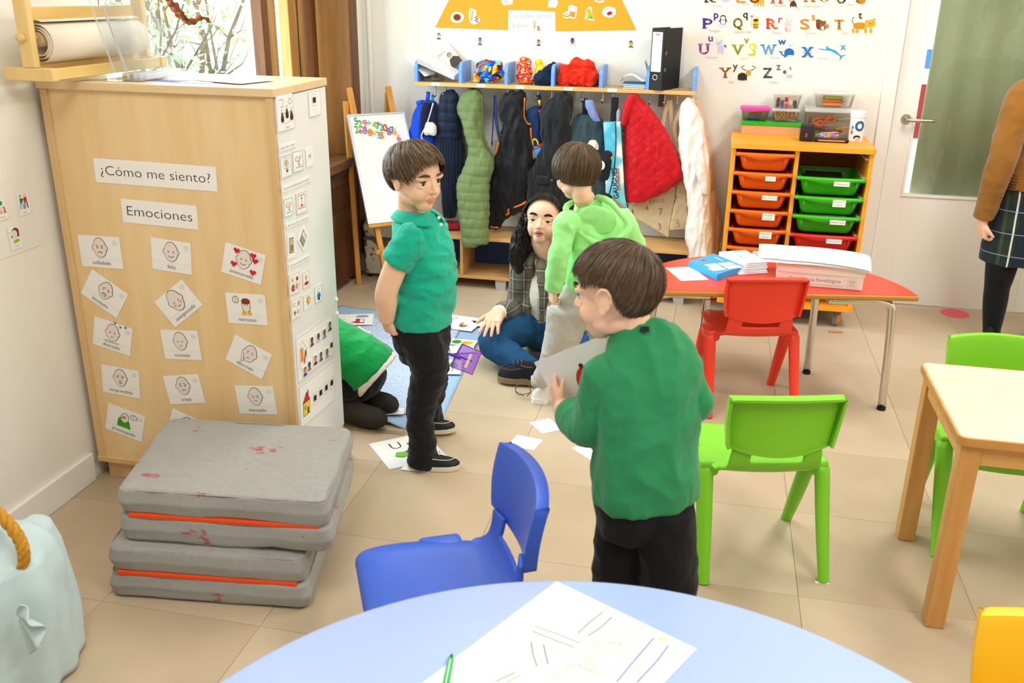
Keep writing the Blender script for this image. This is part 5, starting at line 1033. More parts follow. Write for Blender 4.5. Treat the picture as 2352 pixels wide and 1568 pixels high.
leaf('paper_sheet', 'white sheet with small orange print leaning under the paper stack', 'paper', K(85, 385, 5.22), K(260, 355, 5.30), K(600, 640, 5.28), K(470, 655, 5.20), .001, lambda d, w, h: d.ell(.2 * w, -.1 * h, .12 * w, .1 * h, '#e9b98a'))
for k in range(6):
    dz = V(0, .0, .0055 * k); leaf('paper_sheet', 'white sheet, %s of the leaning stack against the first blue divider' % ('lowest', 'second lowest', 'third lowest', 'third from top', 'second from top', 'topmost')[k], 'paper', K(310, 470, 5.19) + dz, K(420, 400, 5.32) + dz, K(895, 640, 5.32) + dz * .6, K(880, 735, 5.19) + dz * .6, .0022, None, '#f1f1f0' if k % 2 else '#e6e6ea', 'leaning paper stack')
def crumple(name, label, cat, c, r, m, seed, amp=.02, extra=(), parent=None, voxel=.005):
    mb = MB(); mb.sph(c, r, 20, 14)
    for e in extra: mb.sph(*e) if len(e) == 2 else mb.tube(*e)
    def f(co, no):
        a = nz3(co, (22, 22, 22), seed); b = .6 * (1 - np.abs(nz3(co, (14, 16, 20), seed + 5)) * 2.4) + .55 * (1 - np.abs(nz3(co, (30, 34, 38), seed + 8)) * 2.4)
        co = co + no * (amp * .5 * a + amp * .6 * b)[:, None]; co[:, 2] = np.maximum(co[:, 2], SZ); return co
    o = remesh(mb, name, m, parent, voxel, 2, f)
    if label: tag(o, label, cat)
    return o
def patchwork(key, cols, scale=30, seed=0., cells=True):
    if key in MATS: return MATS[key]
    m = mat(key, cols[0], .8, .15); n = m.node_tree.nodes; l = m.node_tree.links; b = n['Principled BSDF']; tc = n.new('ShaderNodeTexCoord'); mp = n.new('ShaderNodeMapping'); mp.inputs['Location'].default_value = (seed,) * 3; l.new(tc.outputs['Object'], mp.inputs[0])
    v = n.new('ShaderNodeTexNoise'); v.inputs['Scale'].default_value = scale; v.inputs['Detail'].default_value = 1; v.inputs['Distortion'].default_value = .8; l.new(mp.outputs[0], v.inputs['Vector'])
    if cells:
        w = n.new('ShaderNodeTexVoronoi'); w.inputs['Scale'].default_value = scale * 1.5; wm = n.new('ShaderNodeMix'); wm.data_type = 'RGBA'; wm.inputs[0].default_value = .06; l.new(mp.outputs[0], wm.inputs[6]); l.new(v.outputs[1], wm.inputs[7]); l.new(wm.outputs[2], w.inputs['Vector']); v = n.new('ShaderNodeSeparateColor'); l.new(w.outputs['Color'], v.inputs[0])
    r = n.new('ShaderNodeValToRGB'); r.color_ramp.interpolation = 'CONSTANT'; e = r.color_ramp.elements; e[0].color = rgb(cols[0]); e[0].position = 0; lo, hi = (1 / len(cols), 1.) if cells else (.36, .64); e[1].position = lo; e[1].color = rgb(cols[1])
    for k, c in enumerate(cols[2:]): q = e.new(lo + (hi - lo) * (k + 1) / (len(cols) - 1)); q.color = rgb(c)
    l.new(v.outputs[0], r.inputs[0]); l.new(r.outputs[0], b.inputs['Base Color']); return m
crumple('neck_warmer', 'crumpled colourful patterned neck warmer on the shelf', 'clothing', (-1.28, 5.27, SZ + .055), (.075, .055, .055), patchwork('print_cloth', ['#1f4fb0', '#2f7fd0', '#e0752c', '#8fcbe8', '#c9302c', '#f2c02f', '#3a2a22'], 26), 3, .02, [((-1.335, 5.25, SZ + .025), (.035, .03, .025)), ((-1.25, 5.26, SZ + .09), (.045, .04, .03))])
crumple('drawstring_pouch', 'red pouch with small white and yellow print on the shelf', 'pouch', (-1.075, 5.26, SZ + .07), (.040, .035, .075), patchwork('red_print', ['#f4f0e6', '#d8271f', '#d8271f', '#d8271f', '#d8271f', '#f2b02c'], 60), 8, .012, [((-1.065, 5.26, SZ + .02), (.05, .035, .02))])
tk = thing('toy_figure', 'yellow toy with a coloured band wedged on the shelf', 'toy', (-.985, 5.28, SZ)); o = MB(); o.sph((0, 0, .06), (.035, .03, .05)); o.sph((-.012, 0, .115), (.022, .02, .022)); o.sph((.03, -.005, .05), (.02, .02, .025)); remesh(o, 'toy_body', mat('toy_yellow', '#f6cf1c', .6), tk, .004, 3)
o = MB(); o.tube([(.04 * math.cos(a), .034 * math.sin(a), .03) for a in [2 * PI * i / 20 for i in range(21)]], .010, 8); o.build('toy_band', mat('toy_band', '#3fa7c9', .5), tk, True)
crumple('navy_garment', 'crumpled navy blue garment between two blue dividers', 'clothing', (-.955, 5.225, SZ + .035), (.055, .045, .035), mat('navy_cloth', '#1d2b45', .85, .1, bump=.2, bscale=300), 12, .018, [([(-.95, 5.25, SZ + .05), (-.93, 5.27, SZ + .09), (-.912, 5.28, SZ + .125)], [.022, .018, .012], 10)])
crumple('red_sweatshirt', 'bundled bright red sweatshirt on the shelf', 'clothing', (-.77, 5.275, SZ + .055), (.105, .075, .06), mat('red_fleece', '#e02b12', .85, .1, bump=.15, bscale=250, sheen=.2), 20, .030, [((-.83, 5.25, SZ + .05), (.05, .05, .06)), ((-.76, 5.27, SZ + .105), (.07, .05, .03)), ((-.70, 5.26, SZ + .04), (.04, .05, .05))])
for k, (c, dx, lab) in enumerate((('#5b8f9c', 0, 'thin teal-edged book at the bottom of the small book pile'), ('#c9b48a', .004, 'beige book in the small pile on the shelf'), ('#2f8fc0', -.003, 'blue-edged book on top of the small pile'))):
    b_ = thing('book', lab, 'book', (-.455 + dx, 5.265, SZ + .009 * k), .03 * k - .03); MB().box((-.062, -.085, 0), (.062, .085, .0015)).build('cover', pm(c), b_); MB().box((-.06, -.083, .0015), (.06, .083, .0065)).build('pages', pm('#efe9da'), b_); MB().box((-.062, -.085, .0065), (.062, .085, .008)).build('cover', pm(c), b_)
q = MB(); pts = [(-.075, .004), (-.06, .028), (-.03, .043), (.0, .04), (.03, .022), (.052, .012), (.064, .03), (.066, .07), (.05, .115)]
pts = [tuple(p) for p in cr(pts, 4)]
for x, z in pts: q.v += [(x, -.07, z), (x, .07, z)]
q.f = [(2 * i, 2 * i + 1, 2 * i + 3, 2 * i + 2) for i in range(len(pts) - 1)]; q.m = [0] * len(q.f)
o = q.build('curled_paper', pm('#eef0f6'), None, True, False, loc=(-.46, 5.26, SZ + .028)); s = o.modifiers.new('s', 'SOLIDIFY'); s.thickness = .0008; tag(o, 'white paper curling up on the small book pile', 'paper')
bi = thing('lever_arch_binder', 'black lever arch binder with a white spine label standing on the shelf', 'binder', (-.376, 5.178, SZ), math.radians(-24))
m_bk = mat('binder_black', '#222120', .55, .3, bump=.06, bscale=500); BWd, BDp, BHt = .078, .2, .315
MB().box((0, 0, 0), (BWd, .004, BHt), .001).build('spine', m_bk, bi); MB().box((0, 0, 0), (.003, BDp, BHt), .001).build('cover', m_bk, bi); MB().box((BWd - .003, 0, 0), (BWd, BDp, BHt), .001).build('cover', m_bk, bi)
MB().box((.008, .02, .004), (.03, BDp - .01, .30)).build('papers', pm('#f2f1ec'), bi)
lb = sheet('spine_label', None, None, Matrix(), .058, .20, lambda d, w, h: (d.rect(-.2 * w, .42 * h, .2 * w, .46 * h, '#e07a80'), [d.line([(-.4 * w, y * h), (.4 * w, y * h)], .0004, '#c9c8c4') for y in (.3, .15, 0, -.15, -.3)]), '#f6f6f4', parent=bi); lb.matrix_local = basis((BWd / 2 - .004, -.0004, .195), (1, 0, 0), (0, 0, 1))
o = MB(); o.tube([(.035 + .013 * math.cos(a), -.001, .066 + .013 * math.sin(a)) for a in [2 * PI * i / 20 for i in range(21)]], .003, 8); o.build('finger_ring', 'steel', bi, True)
for z in (.105, .19): o = MB(); o.tube([(BWd + .001, .022 + .008 * math.cos(a), z + .008 * math.sin(a)) for a in [2 * PI * i / 14 for i in range(15)]], .0016, 6); o.build('rivet', 'steel', bi, True)
flatpaper('postcard', 'small printed postcard lying beside the binder on the shelf', 'card', (-.235, 5.30), .13, .07, .1, lambda d, w, h: [d.ell(x * w, y * h, .06 * w, .08 * h, c) for x, y, c in ((-.2, .1, '#d98a7a'), (.1, -.1, '#b5724a'), (.3, .1, '#d9b09a'))], '#e9dcc4', z=SZ)
flatpaper('postcard', 'glossy grey card sticking out under the patterned neck warmer', 'card', (-1.36, 5.205), .1, .06, .2, None, '#b9b6b2', z=SZ)

# ---- on the drawer unit
UT = UZ1 + .0006
def tubbox(name, label, x, y, z, w, d, h, body, lidm=None, lid=.010, taper=.006, cat='box', rz=0):
    t = thing(name, label, cat, (x, y, z), rz); o = MB(); rr = lambda k, zz: [(a, b, zz) for a, b in rrect(w - 2 * k, d - 2 * k, .012, 3, -w / 2 + k, -d / 2 + k)]
    o.loft([rr(taper, 0), rr(0, h), rr(.002, h), rr(taper + .002, .002)]); o.build('tub_body', body, t)
    if lidm: l_ = MB(); l_.loft([rr(-.003, h - .006), rr(-.004, h), rr(-.002, h + lid - .003), rr(.006, h + lid)]); l_.build('lid', lidm, t)
    return t
m_cl2 = thin_glass('clear_tub', '#fbfaf8', 2.0, rough=.1); m_cl3 = thin_glass('smoky_tub', '#e6e6e4', 2.0, rough=.1); m_lidc = mat('frosted_lid', '#f3f4f3', .3, .5, alpha=.4)
bx = tubbox('storage_box', 'flat box with a green lid and copper coloured body on the drawer unit', .282, 5.285, UT, .31, .155, .052, mat('copper_box', '#dba77a', .3, .5, metal=.25), mat('green_lid', '#2f9e1c', .3), .014, .003)
z1 = UT + .067
def sticks(t, items, r, n_, zb, w, d, seed, along='x', lay=3):
    rnd = random.Random(seed)
    for i in range(n_):
        c = items[i % len(items)]; x = rnd.uniform(-w, w) * .35; y = -d * .55 + 1.1 * d * ((i % 5) / 4); z = zb + r + (i // 5) * 2.0 * r; a = rnd.uniform(-.35, .35); L_ = w * .62
        o = MB(); dx, dy = math.cos(a) * L_, math.sin(a) * d * .25; o.tube([(x * .4 - dx, y * .7 - dy, z), (x * .4 + dx * .8, y * .7 + dy, z), (x * .4 + dx, y * .7 + dy * 1.2, z)], [r, r, r * .4], 8); p = o.build('marker', pm(c), None, True); p.location = t.location; p.location.z += .0
        yield p, c
pk = tubbox('food_tub', 'clear tub with a pink lid holding coloured chalks', .193, 5.285, z1, .15, .10, .060, m_cl3, mat('pink_lid', '#e03aa8', .35), .010, .012, 'tub')
CN = {'#3f86d8': 'sky blue', '#4fb54a': 'green', '#e8d43a': 'yellow', '#5fc0c9': 'turquoise', '#d8452f': 'red', '#2f6fc0': 'dark blue', '#f08a1f': 'orange', '#f0a82a': 'amber', '#6bbf2f': 'lime green', '#4a7f2f': 'dark green', '#e0642a': 'red-orange', '#3f86c4': 'blue', '#b5402f': 'brick red'}
for p, c in sticks(pk, ['#3f86d8', '#4fb54a', '#e8d43a', '#5fc0c9', '#d8452f', '#2f6fc0'], .006, 12, .004, .055, .034, 3): tag(p, 'stick of %s chalk in the pink-lidded tub' % CN[c], 'chalk', CN[c] + ' chalks in the pink-lidded tub')
pc = tubbox('food_tub', 'clear frosted tub packed with coloured pencils', .352, 5.285, z1, .14, .10, .060, m_cl2, m_lidc, .008, .010, 'tub')
rnd = random.Random(5)
for i in range(42):
    x = -.05 + .1 * ((i % 12) + rnd.uniform(-.3, .3)) / 11; z = .008 + .011 * (i // 12) + rnd.uniform(0, .003); c = rnd.choice(['#c9794a', '#b5643a', '#d8955a', '#8f4a2a', '#d8b23a', '#7a5a8a'])
    o = MB(); o.tube([(x, .036, z + .012), (x * .98, -.030, z)], .0034, 6); p = o.build('coloured_pencil', pm(c), None); p.location = pc.location; o2 = MB(); o2.lathe([(0.0005, 0), (.0034, .008)], 6, Matrix.Translation((x * .98, -.038, z)) @ Matrix.Rotation(-PI / 2, 4, 'X')); q_ = o2.build('tip', pm('#e8c79a'), p); cn = {'#c9794a': 'copper', '#b5643a': 'rust', '#d8955a': 'tan', '#8f4a2a': 'brown', '#d8b23a': 'yellow', '#7a5a8a': 'purple'}[c]; tag(p, cn + ' coloured pencil packed in the frosted tub on the green lid', 'pencil', cn + ' pencils in the frosted tub')
ct = tubbox('food_tub', 'clear tub holding short markers, stacked on the pencil tub', .352, 5.285, z1 + .069, .145, .10, .075, m_cl2, m_lidc, .010, .014, 'tub')
for i in range(16):
    c = ['#2a2f38', '#2f55b0', '#cf2f2f', '#e8e8ea', '#38404a'][i % 5]; o = MB(); o.lathe([(0, 0), (.009, 0), (.009, .02), (.006, .022), (0, .022)], 10, Matrix.Rotation(PI / 2 * (i % 3 > 0), 4, 'X')); p = o.build('felt_marker', pm(c), None, True); p.location = V(ct.location.x - .045 + .022 * (i % 5) , ct.location.y - .022 + .02 * ((i // 5) % 3), ct.location.z + .012 + .018 * (i // 10)); cn = ['black', 'blue', 'red', 'white', 'slate grey'][i % 5]; tag(p, 'short %s marker in the uppermost tub' % cn, 'marker', 'short %s markers' % cn)
bc = tubbox('craft_box', 'large clear box full of scissors, brushes and glue on the drawer unit', .585, 5.275, UT, .27, .165, .135, m_cl2, m_lidc, .014, .006)
mk = tubbox('food_tub', 'clear tub of thick crayons on top of the craft box', .59, 5.285, UT + .150, .20, .11, .072, m_cl2, m_lidc, .008, .012, 'tub')
for p, c in sticks(mk, ['#f08a1f', '#f0a82a', '#6bbf2f', '#f08a1f', '#4a7f2f', '#e0642a', '#3f86c4', '#b5402f'], .0085, 15, .004, .075, .036, 9): tag(p, 'thick %s crayon in the tub on the craft box' % CN[c], 'crayon', 'thick %s crayons' % CN[c])
for i in range(4):      # orange-handled scissors
    t = thing('scissors', 'pair of orange-handled scissors in the craft box', 'scissors', (bc.location.x - .08 + .018 * i, bc.location.y - .03 + .02 * (i % 2), bc.location.z + .045 + .01 * i), 0, 'scissors in the craft box'); t.rotation_euler = (.4 + .2 * i, .5 - .3 * i, .6 * i)
    for q in (-1, 1):
        o = MB(); o.tube([(.014 * q + .013 * math.cos(a), .0, .035 + .017 * math.sin(a)) for a in [2 * PI * k / 14 for k in range(15)]], .0038, 6); o.build('handle', mat('scissor_orange', '#f0552c', .4), t, True); MB().box((.002 * q - .004, -.001, -.035), (.002 * q + .004, .001, .02)).build('blade', 'steel', t)
rnd = random.Random(11)
for i, (c, lab) in enumerate((('#2f6fc0', 'blue'), ('#e8e4da', 'white'), ('#8f2f4a', 'wine'), ('#3a3f48', 'dark grey'), ('#d8b23a', 'ochre'), ('#c9402f', 'red'), ('#5f9fd0', 'light blue'), ('#f0a02c', 'amber'), ('#1f2f5a', 'navy'), ('#d8d4cc', 'pale grey'))):
    a = V(-.02 + rnd.uniform(-.06, .10), -.055 + .011 * i, .012 + .008 * i); d = V(rnd.uniform(.5, 1), rnd.uniform(-.2, .2), rnd.uniform(-.1, .3)).normalized(); L_ = .045
    o = MB(); o.tube([a - d * L_, a + d * L_ * .5, a + d * L_], [.0055, .0055, .003], 8); p = o.build('brush', pm(c), None, True); p.location = bc.location; tag(p, '%s handled brush in the craft box' % lab, 'brush')
sp = thing('speaker', 'small black box speaker with a red mark on the drawer unit', 'speaker', (.455, 5.055, UT), -.12); MB().box((-.034, -.04, 0), (.034, .04, .082), .008, seg=3).build('housing', mat('speaker_black', '#26262a', .5, .3, bump=.1, bscale=700), sp, True); MB().box((-.004, -.0412, .022), (.003, -.039, .042), .001).build('red_mark', pm('#e2382c'), sp)
cs = thing('pencil_case', 'slim black case with copper stripe lying on the drawer unit', 'case', (.575, 5.035, UT)); MB().box((-.085, -.02, 0), (.085, .02, .02), .007, seg=3).build('case_body', mat('case_black', '#1d1b1c', .45), cs, True); MB().box((-.065, -.0212, .006), (.065, -.019, .013)).build('stripe', pm('#c98a5a'), cs)
gb = thing('candy_bag', 'small colourful patterned packet behind the black case', 'packet', (.555, 5.085, UT)); MB().box((-.06, -.012, 0), (.06, .012, .035), .008, seg=3).build('packet', patchwork('packet_print', ['#8f5fb0', '#f0a02c', '#f4e6e0', '#5fae4a', '#d84a6a', '#4a9fd0'], 45), gb)
cp = thing('paper_cup', 'white cardboard tube with a blue ring print on the drawer unit', 'container', (.705, 5.13, UT)); autosmooth(MB().lathe([(0, 0), (.036, 0), (.0375, .118), (.041, .12), (.041, .148), (.039, .15), (0, .15)], 28).build('tube_body', m_white, cp))
d = Draw(); 
def wrap(u, v): return (u, v)
d.ring(.008, .078, .018, .02, .012, '#2a5fa0'); d.ell(-.028, .07, .006, .009, '#2f6fd0'); d.ell(-.03, .045, .006, .01, '#c92f8a'); d.ell(-.034, .06, .006, .01, '#e8d03a'); d.ell(.0, .02, .018, .012, '#4a2a24'); d.ell(.002, .012, .014, .01, '#f4d9cf')
d.v = [(.0385 * math.sin(x / .0385), -.0385 * math.cos(x / .0385) - z * .3, y) for x, y, z in d.v]; d.build('print', cp)

# ---- on the red table
TR = RZ + .0006
def on(pts, z): return [Fp(x, y, z) for x, y in pts]
def tcard(name, lab, cat, pts, z, draw=None, col='#f7f7f5', th=.001, group=None, border=None): return card(name, lab, cat, pts, 'Z', z, draw, group, col, 0.0, th, border)
def t8(x, y): return (1480 + .2296 * x, 540 + .2296 * y)
tcard('picture_card', 'white card with a small round drawing lying under the blue folder box', 'card', [t8(228, 325), t8(470, 318), t8(650, 445), t8(350, 460)], TR, lambda d, w, h: (d.ring(0, 0, .05 * w, .06 * h, .002, INK), d.ring(.04 * w, -.02 * h, .04 * w, .04 * h, .002, INK)))
fb = thing('card_box', 'flat light blue cardboard box with white squares and a red dot', 'box', (0, 0, 0)); a, b, c, d4 = on([t8(440, 318), t8(690, 240), t8(985, 365), t8(722, 455)], TR); hh = .026
mb = MB(); mb.v = [tuple(p) for p in (a, b, c, d4)] + [tuple(p + V(0, 0, hh)) for p in (a, b, c, d4)]; mb.f = [(3, 2, 1, 0), (4, 5, 6, 7), (0, 1, 5, 4), (1, 2, 6, 5), (2, 3, 7, 6), (3, 0, 4, 7)]; mb.m = [0] * 6; mb.build('box_body', mat('folder_blue', '#2fa0e6', .35), fb)
Mq = basis((a + b + c + d4) / 4 + V(0, 0, hh), (d4 + c - a - b), (b + c - a - d4)); wq = ((d4 + c - a - b) / 2).length; hq = ((b + c - a - d4) / 2).length
d = Draw(); d.ell(-.3 * wq, -.1 * hq, .05 * wq, .06 * hq, '#d8232a'); d.rect(-.02 * wq, -.3 * hq, .2 * wq, .0 * hq, '#f3efe4'); d.rect(-.0 * wq, .04 * hq, .2 * wq, .38 * hq, '#f3efe4'); d.rect(.23 * wq, -.4 * hq, .44 * wq, -.05 * hq, '#f3efe4'); d.rect(.24 * wq, -.0 * hq, .44 * wq, .4 * hq, '#f3efe4'); d.rect(-.4 * wq, .25 * hq, -.1 * wq, .3 * hq, '#bfe0f6'); d.build('print', fb, Mq)
for k in range(7):
    pts = on([t8(690 + 4 * k, 265 - 6 * k), t8(950, 250 - 6 * k), t8(1290 - 12 * (k % 3), 375 - 8 * k), t8(985, 395 - 8 * k)], TR + .0005); zz = .0042 * k
    leaf('picture_card', 'white card, %s in the loose stack beside the blue box' % ('lowest', 'second lowest', 'third lowest', 'fourth lowest', 'third from top', 'second from top')[k] if k < 6 else 'top white card with a printed letter on the loose stack', 'card', *[p + V(0, 0, zz + .03 * (k == 6) * 0) for p in pts], .0032, (lambda d, w, h: d.arc(-.1 * w, .05 * h, .06 * w, .08 * h, -1.5, 2.5, .003, INK)) if k == 6 else None, '#f8f8f6' if k % 2 else '#eceaf4', 'loose card stack' if k < 6 else None)
wb = thing('lidded_box', 'white cardboard box labelled Conciencia fonológica on the red table', 'box', (.466, 3.90, TR), math.radians(-2)); bw2, bd2, bh2 = .335, .19, .088
MB().box((-bw2 / 2, -bd2 / 2, 0), (bw2 / 2, bd2 / 2, bh2 - .012), .002).build('box_body', m_white, wb); MB().box((-bw2 / 2 - .004, -bd2 / 2 - .004, bh2 - .034), (bw2 / 2 + .004, bd2 / 2 + .004, bh2), .002).build('lid', m_white, wb)
lb = sheet('box_label', None, None, Matrix(), .225, .036, lambda d, w, h: (d.text('Conciencia fonológica', 0, -.18 * h, .62 * h, INK, w=w * .9), d.frame(-w / 2, -h / 2, w / 2, h / 2, .0007, '#8b8681')), '#f6f6f2', parent=wb); lb.matrix_local = basis((-.02, -bd2 / 2 - .0006, .03), (1, 0, 0), (0, 0, 1))
lb = sheet('box_label', None, None, Matrix(), .037, .042, lambda d, w, h: (d.ell(0, .15 * h, .32 * w, .1 * h, '#8b8884'), d.ell(0, .17 * h, .27 * w, .06 * h, '#f1efea'), d.text('coche', 0, -.25 * h, .18 * h, '#6b6661')), '#eceae4', parent=wb); lb.matrix_local = basis((.125, -bd2 / 2 - .0006, .028), (1, 0, 0), (0, 0, 1))
for k in range(3):      # big sheets sagging over the box
    q = MB(); W2, D2 = .44, .25
    def sf_(u, v, k=k):
        x = (u - .5) * W2; y = (v - .5) * D2; edge = max(0, abs(x) - .12) / .1
        return (x, y, .0015 * k + .014 * math.cos(x / .22 * 1.3) * 1 + .006 * math.sin(y * 14 + k) - .004 * edge * edge + (.010 if x < -.1 else 0) * (x + .1) / -.12)
    q.grid(sf_, 24, 12); o = q.build('paper_sheet', pm('#fbfbfa'), None, True, False, loc=(.435 + .004 * k, 3.90 + .003 * k, TR + bh2 + .002), rot=(0, 0, -.06 - .03 * k)); s = o.modifiers.new('s', 'SOLIDIFY'); s.thickness = .0008; tag(o, 'large blank white sheet, %s of three on the lidded white box' % ('lowest', 'middle', 'topmost')[k], 'paper', 'large sheets on the lidded box')

# ---- on the blue table
PZ = BZ + .0006
T_, R_, L_ = Fp(1278, 1335, PZ), Fp(1600, 1490, PZ), Fp(1000, 1568, PZ)
ud = (R_ - T_); vd = (L_ - T_).normalized() * .42; vd = (vd - ud.normalized() * vd.dot(ud.normalized())).normalized() * .42
P4 = [T_, R_, R_ + vd, T_ + vd]; o_ = sum(P4, Vector()) / 4; Mp = basis(o_, ud, -vd)
ps = sheet('drawing_paper', 'large white paper with felt-pen roads drawn on it, on the blue table', 'paper', Mp, ud.length, .42, None, '#f8f8f6', .0006)
d = Draw(.00005); Mi2 = Mp.inverted(); d.z = .0007
def q5(x, y): p = Mi2 @ Fp(780 + .3878 * x, 960 + .3878 * y, PZ); return p.x, p.y
def pl(pts, w, c): d.line([q5(*p) for p in pts], w, c)
g = '#8f8a8c'; lp = '#f3c4b8'; og = '#f0c48a'; bl_ = '#7f8fdc'
pl([(1155, 1235), (1280, 1275), (1430, 1335)], .0028, g); pl([(1140, 1262), (1260, 1310), (1390, 1360)], .0028, g); pl([(1158, 1250), (1210, 1278), (1290, 1300), (1385, 1345)], .002, lp)
pl([(1412, 1275), (1480, 1210), (1560, 1150)], .0028, g); pl([(1468, 1292), (1550, 1240), (1612, 1178)], .0028, g); pl([(1455, 1272), (1500, 1230), (1530, 1205), (1575, 1175)], .002, lp)
pl([(1135, 1328), (1145, 1400), (1170, 1472)], .0028, g); pl([(1208, 1340), (1220, 1400), (1236, 1460)], .0028, g); pl([(1165, 1340), (1170, 1365), (1185, 1410), (1200, 1455)], .002, lp)
pl([(1735, 1255), (1655, 1350), (1560, 1308), (1520, 1335), (1440, 1410), (1465, 1455), (1510, 1480)], .002, og); pl([(1785, 1285), (1680, 1408), (1545, 1355), (1475, 1435), (1590, 1488), (1525, 1528), (1400, 1450)], .002, og); pl([(1750, 1275), (1700, 1345), (1610, 1330), (1540, 1345), (1460, 1420), (1530, 1490), (1500, 1500), (1395, 1460), (1300, 1560)], .0018, lp); pl([(1395, 1450), (1240, 1560)], .002, og)
pl([(1860, 1305), (1760, 1420), (1640, 1565)], .003, bl_); pl([(1948, 1348), (1880, 1440), (1760, 1568)], .003, bl_); pl([(1885, 1335), (1820, 1400), (1790, 1450), (1690, 1560)], .002, lp)
for k in range(6): pl([(1880 + 10 * k, 1290 + 6 * (k % 3)), (1900 + 9 * k, 1325)], .0015, '#f6ebb0'); pl([(1740 + 14 * k, 1205 + 8 * (k % 2)), (1760 + 12 * k, 1255)], .0015, '#f6cfc4')
pl([(920, 1565), (1045, 1505)], .0026, '#b5a9a4'); pl([(990, 1568), (1075, 1520)], .002, '#e8a99a')
d.build('felt_pen_drawing', ps)
fp = thing('felt_pen', 'green felt-tip pen with black tip lying on the blue table', 'pen', (0, 0, 0)); a = Fp(1038, 1507, PZ) + V(0, 0, .0055); b = Fp(1018, 1610, PZ) + V(0, 0, .0055); t = (b - a).normalized()
MB().tube([a + t * .012, a + t * .014, b], [.004, .0052, .0054], 14).build('barrel', mat('pen_green', '#22b45a', .35), fp, True); MB().tube([a, a + t * .004, a + t * .0125], [.001, .0022, .004], 10).build('tip', pm('#26302e'), fp, True); MB().tube([a + t * .02 + V(0, 0, .0046), b + V(0, 0, .0046)], .0012, 6).build('label_stripe', pm('#d9f3e0'), fp)

# ---- rug with cards, floor cards
m_rugb = mat('rug_border', '#a3c1e0', .9, .1, var=.08, vscale=90, bump=.35, bscale=260)
m_rugc = mat('rug_centre', '#bccbe6', .9, .1, bump=.4, bscale=200)
n_ = m_rugc.node_tree.nodes; l_ = m_rugc.node_tree.links; tc = n_.new('ShaderNodeTexCoord'); z_ = n_.new('ShaderNodeTexNoise'); z_.inputs['Scale'].default_value = 150; z_.inputs['Detail'].default_value = 2; l_.new(tc.outputs['Object'], z_.inputs['Vector']); r_ = n_.new('ShaderNodeValToRGB'); e = r_.color_ramp.elements; e[0].position = .36; e[0].color = rgb('#6f86bb'); e[1].position = .44; e[1].color = rgb('#c3d0e8'); l_.new(z_.outputs[0], r_.inputs[0]); l_.new(r_.outputs[0], n_['Principled BSDF'].inputs['Base Color'])
C4 = [V(-1.94, 3.20, 0), V(-.985, 3.21, 0), V(-1.098, 4.49, 0), V(-1.95, 4.56, 0)]
def rugp(u, v, lift=0.):
    p = (C4[0] * (1 - u) + C4[1] * u) * (1 - v) + (C4[3] * (1 - u) + C4[2] * u) * v
    e = max(0, 1 - v / .06); p.y += .022 * math.sin(u * 17 + 2.6) * max(0, 1 - v / .25) - .03 * max(0, u - .75) * max(0, 1 - v / .2)
    z = .002 + lift + .016 * e * max(0, math.sin(u * 17 + .9)) * (u < .93) + .0025 * math.sin(v * 30) * math.sin(u * 9) ** 2
    return (p.x, p.y, max(.001, z))
rg = thing('rug', 'light blue cotton rug with speckled centre lying on the floor', 'rug', (0, 0, 0))
q = MB(); q.grid(lambda u, v: rugp(u, v), 60, 60); o = q.build('border', m_rugb, rg, True, False); s = o.modifiers.new('s', 'SOLIDIFY'); s.thickness = .004; s.offset = 1
q = MB(); q.grid(lambda u, v: rugp(.12 + .745 * u, .085 + .83 * v, .0045), 50, 50); o = q.build('centre', m_rugc, rg, True, False); s = o.modifiers.new('s', 'SOLIDIFY'); s.thickness = .001; s.offset = 1
RC = '#c3262f'; RUGZ = .011
def c3(x, y): return (780 + .26786 * x, 680 + .26786 * y)
def c2(x, y): return (760 + .28065 * x, 680 + .28065 * y)
def rc(lab, pts, dr, z, border=RC, nm='letter_card'): return card(nm, lab, 'card', pts, 'Z', z, dr, None, '#f8f7f4', 0, .0008, border)
rc('red-bordered card with a black line and blue picture on the rug', [(752, 722), (859, 720), (857, 746), (750, 748)], lambda d, w, h: (d.line([(-.3 * w, 0), (-.1 * w, 0)], .003, INK), d.ell(.25 * w, .25 * h, .14 * w, .12 * h, '#8ba2d8')), RUGZ)
rc('small card with a red pencil-like tower lying on the bordered card', [c2(145, 178), c2(300, 172), c2(292, 232), c2(138, 236)], lambda d, w, h: (d.rect(-.1 * w, -.3 * h, .35 * w, .3 * h, INK), d.rect(-.08 * w, -.25 * h, .1 * w, .2 * h, '#d8342c'), d.rect(.12 * w, -.2 * h, .32 * w, .25 * h, '#f4f2ee'), d.poly([(-.1 * w, -.25 * h), (-.1 * w, .0 * h), (-.38 * w, -.2 * h)], '#d8342c')), RUGZ + .0014, None, 'picture_card')
rc('red-bordered card under the small card with a red ring', [c2(60, 275), c2(235, 243), c2(360, 325), c2(125, 372)], None, RUGZ)
rc('small card with a brown head inside a ring on the rug', [c2(95, 345), c2(200, 268), c2(320, 298), c2(265, 352)], lambda d, w, h: (d.ring(0, 0, .28 * w, .32 * h, .003, '#7a2f22'), d.ell(-.05 * w, 0, .14 * w, .2 * h, '#b5532f'), d.rect(.1 * w, -.25 * h, .3 * w, .05 * h, '#c3262f')), RUGZ + .0014, None, 'picture_card')
rc('red-bordered card with a letter o and a brown picture beside the woman', [(1022, 722), (1117, 731), (1082, 763), (1020, 751)], lambda d, w, h: (d.ring(-.3 * w, .25 * h, .05 * w, .08 * h, .003, INK), d.ell(.12 * w, -.1 * h, .12 * w, .2 * h, '#a5763a')), RUGZ)
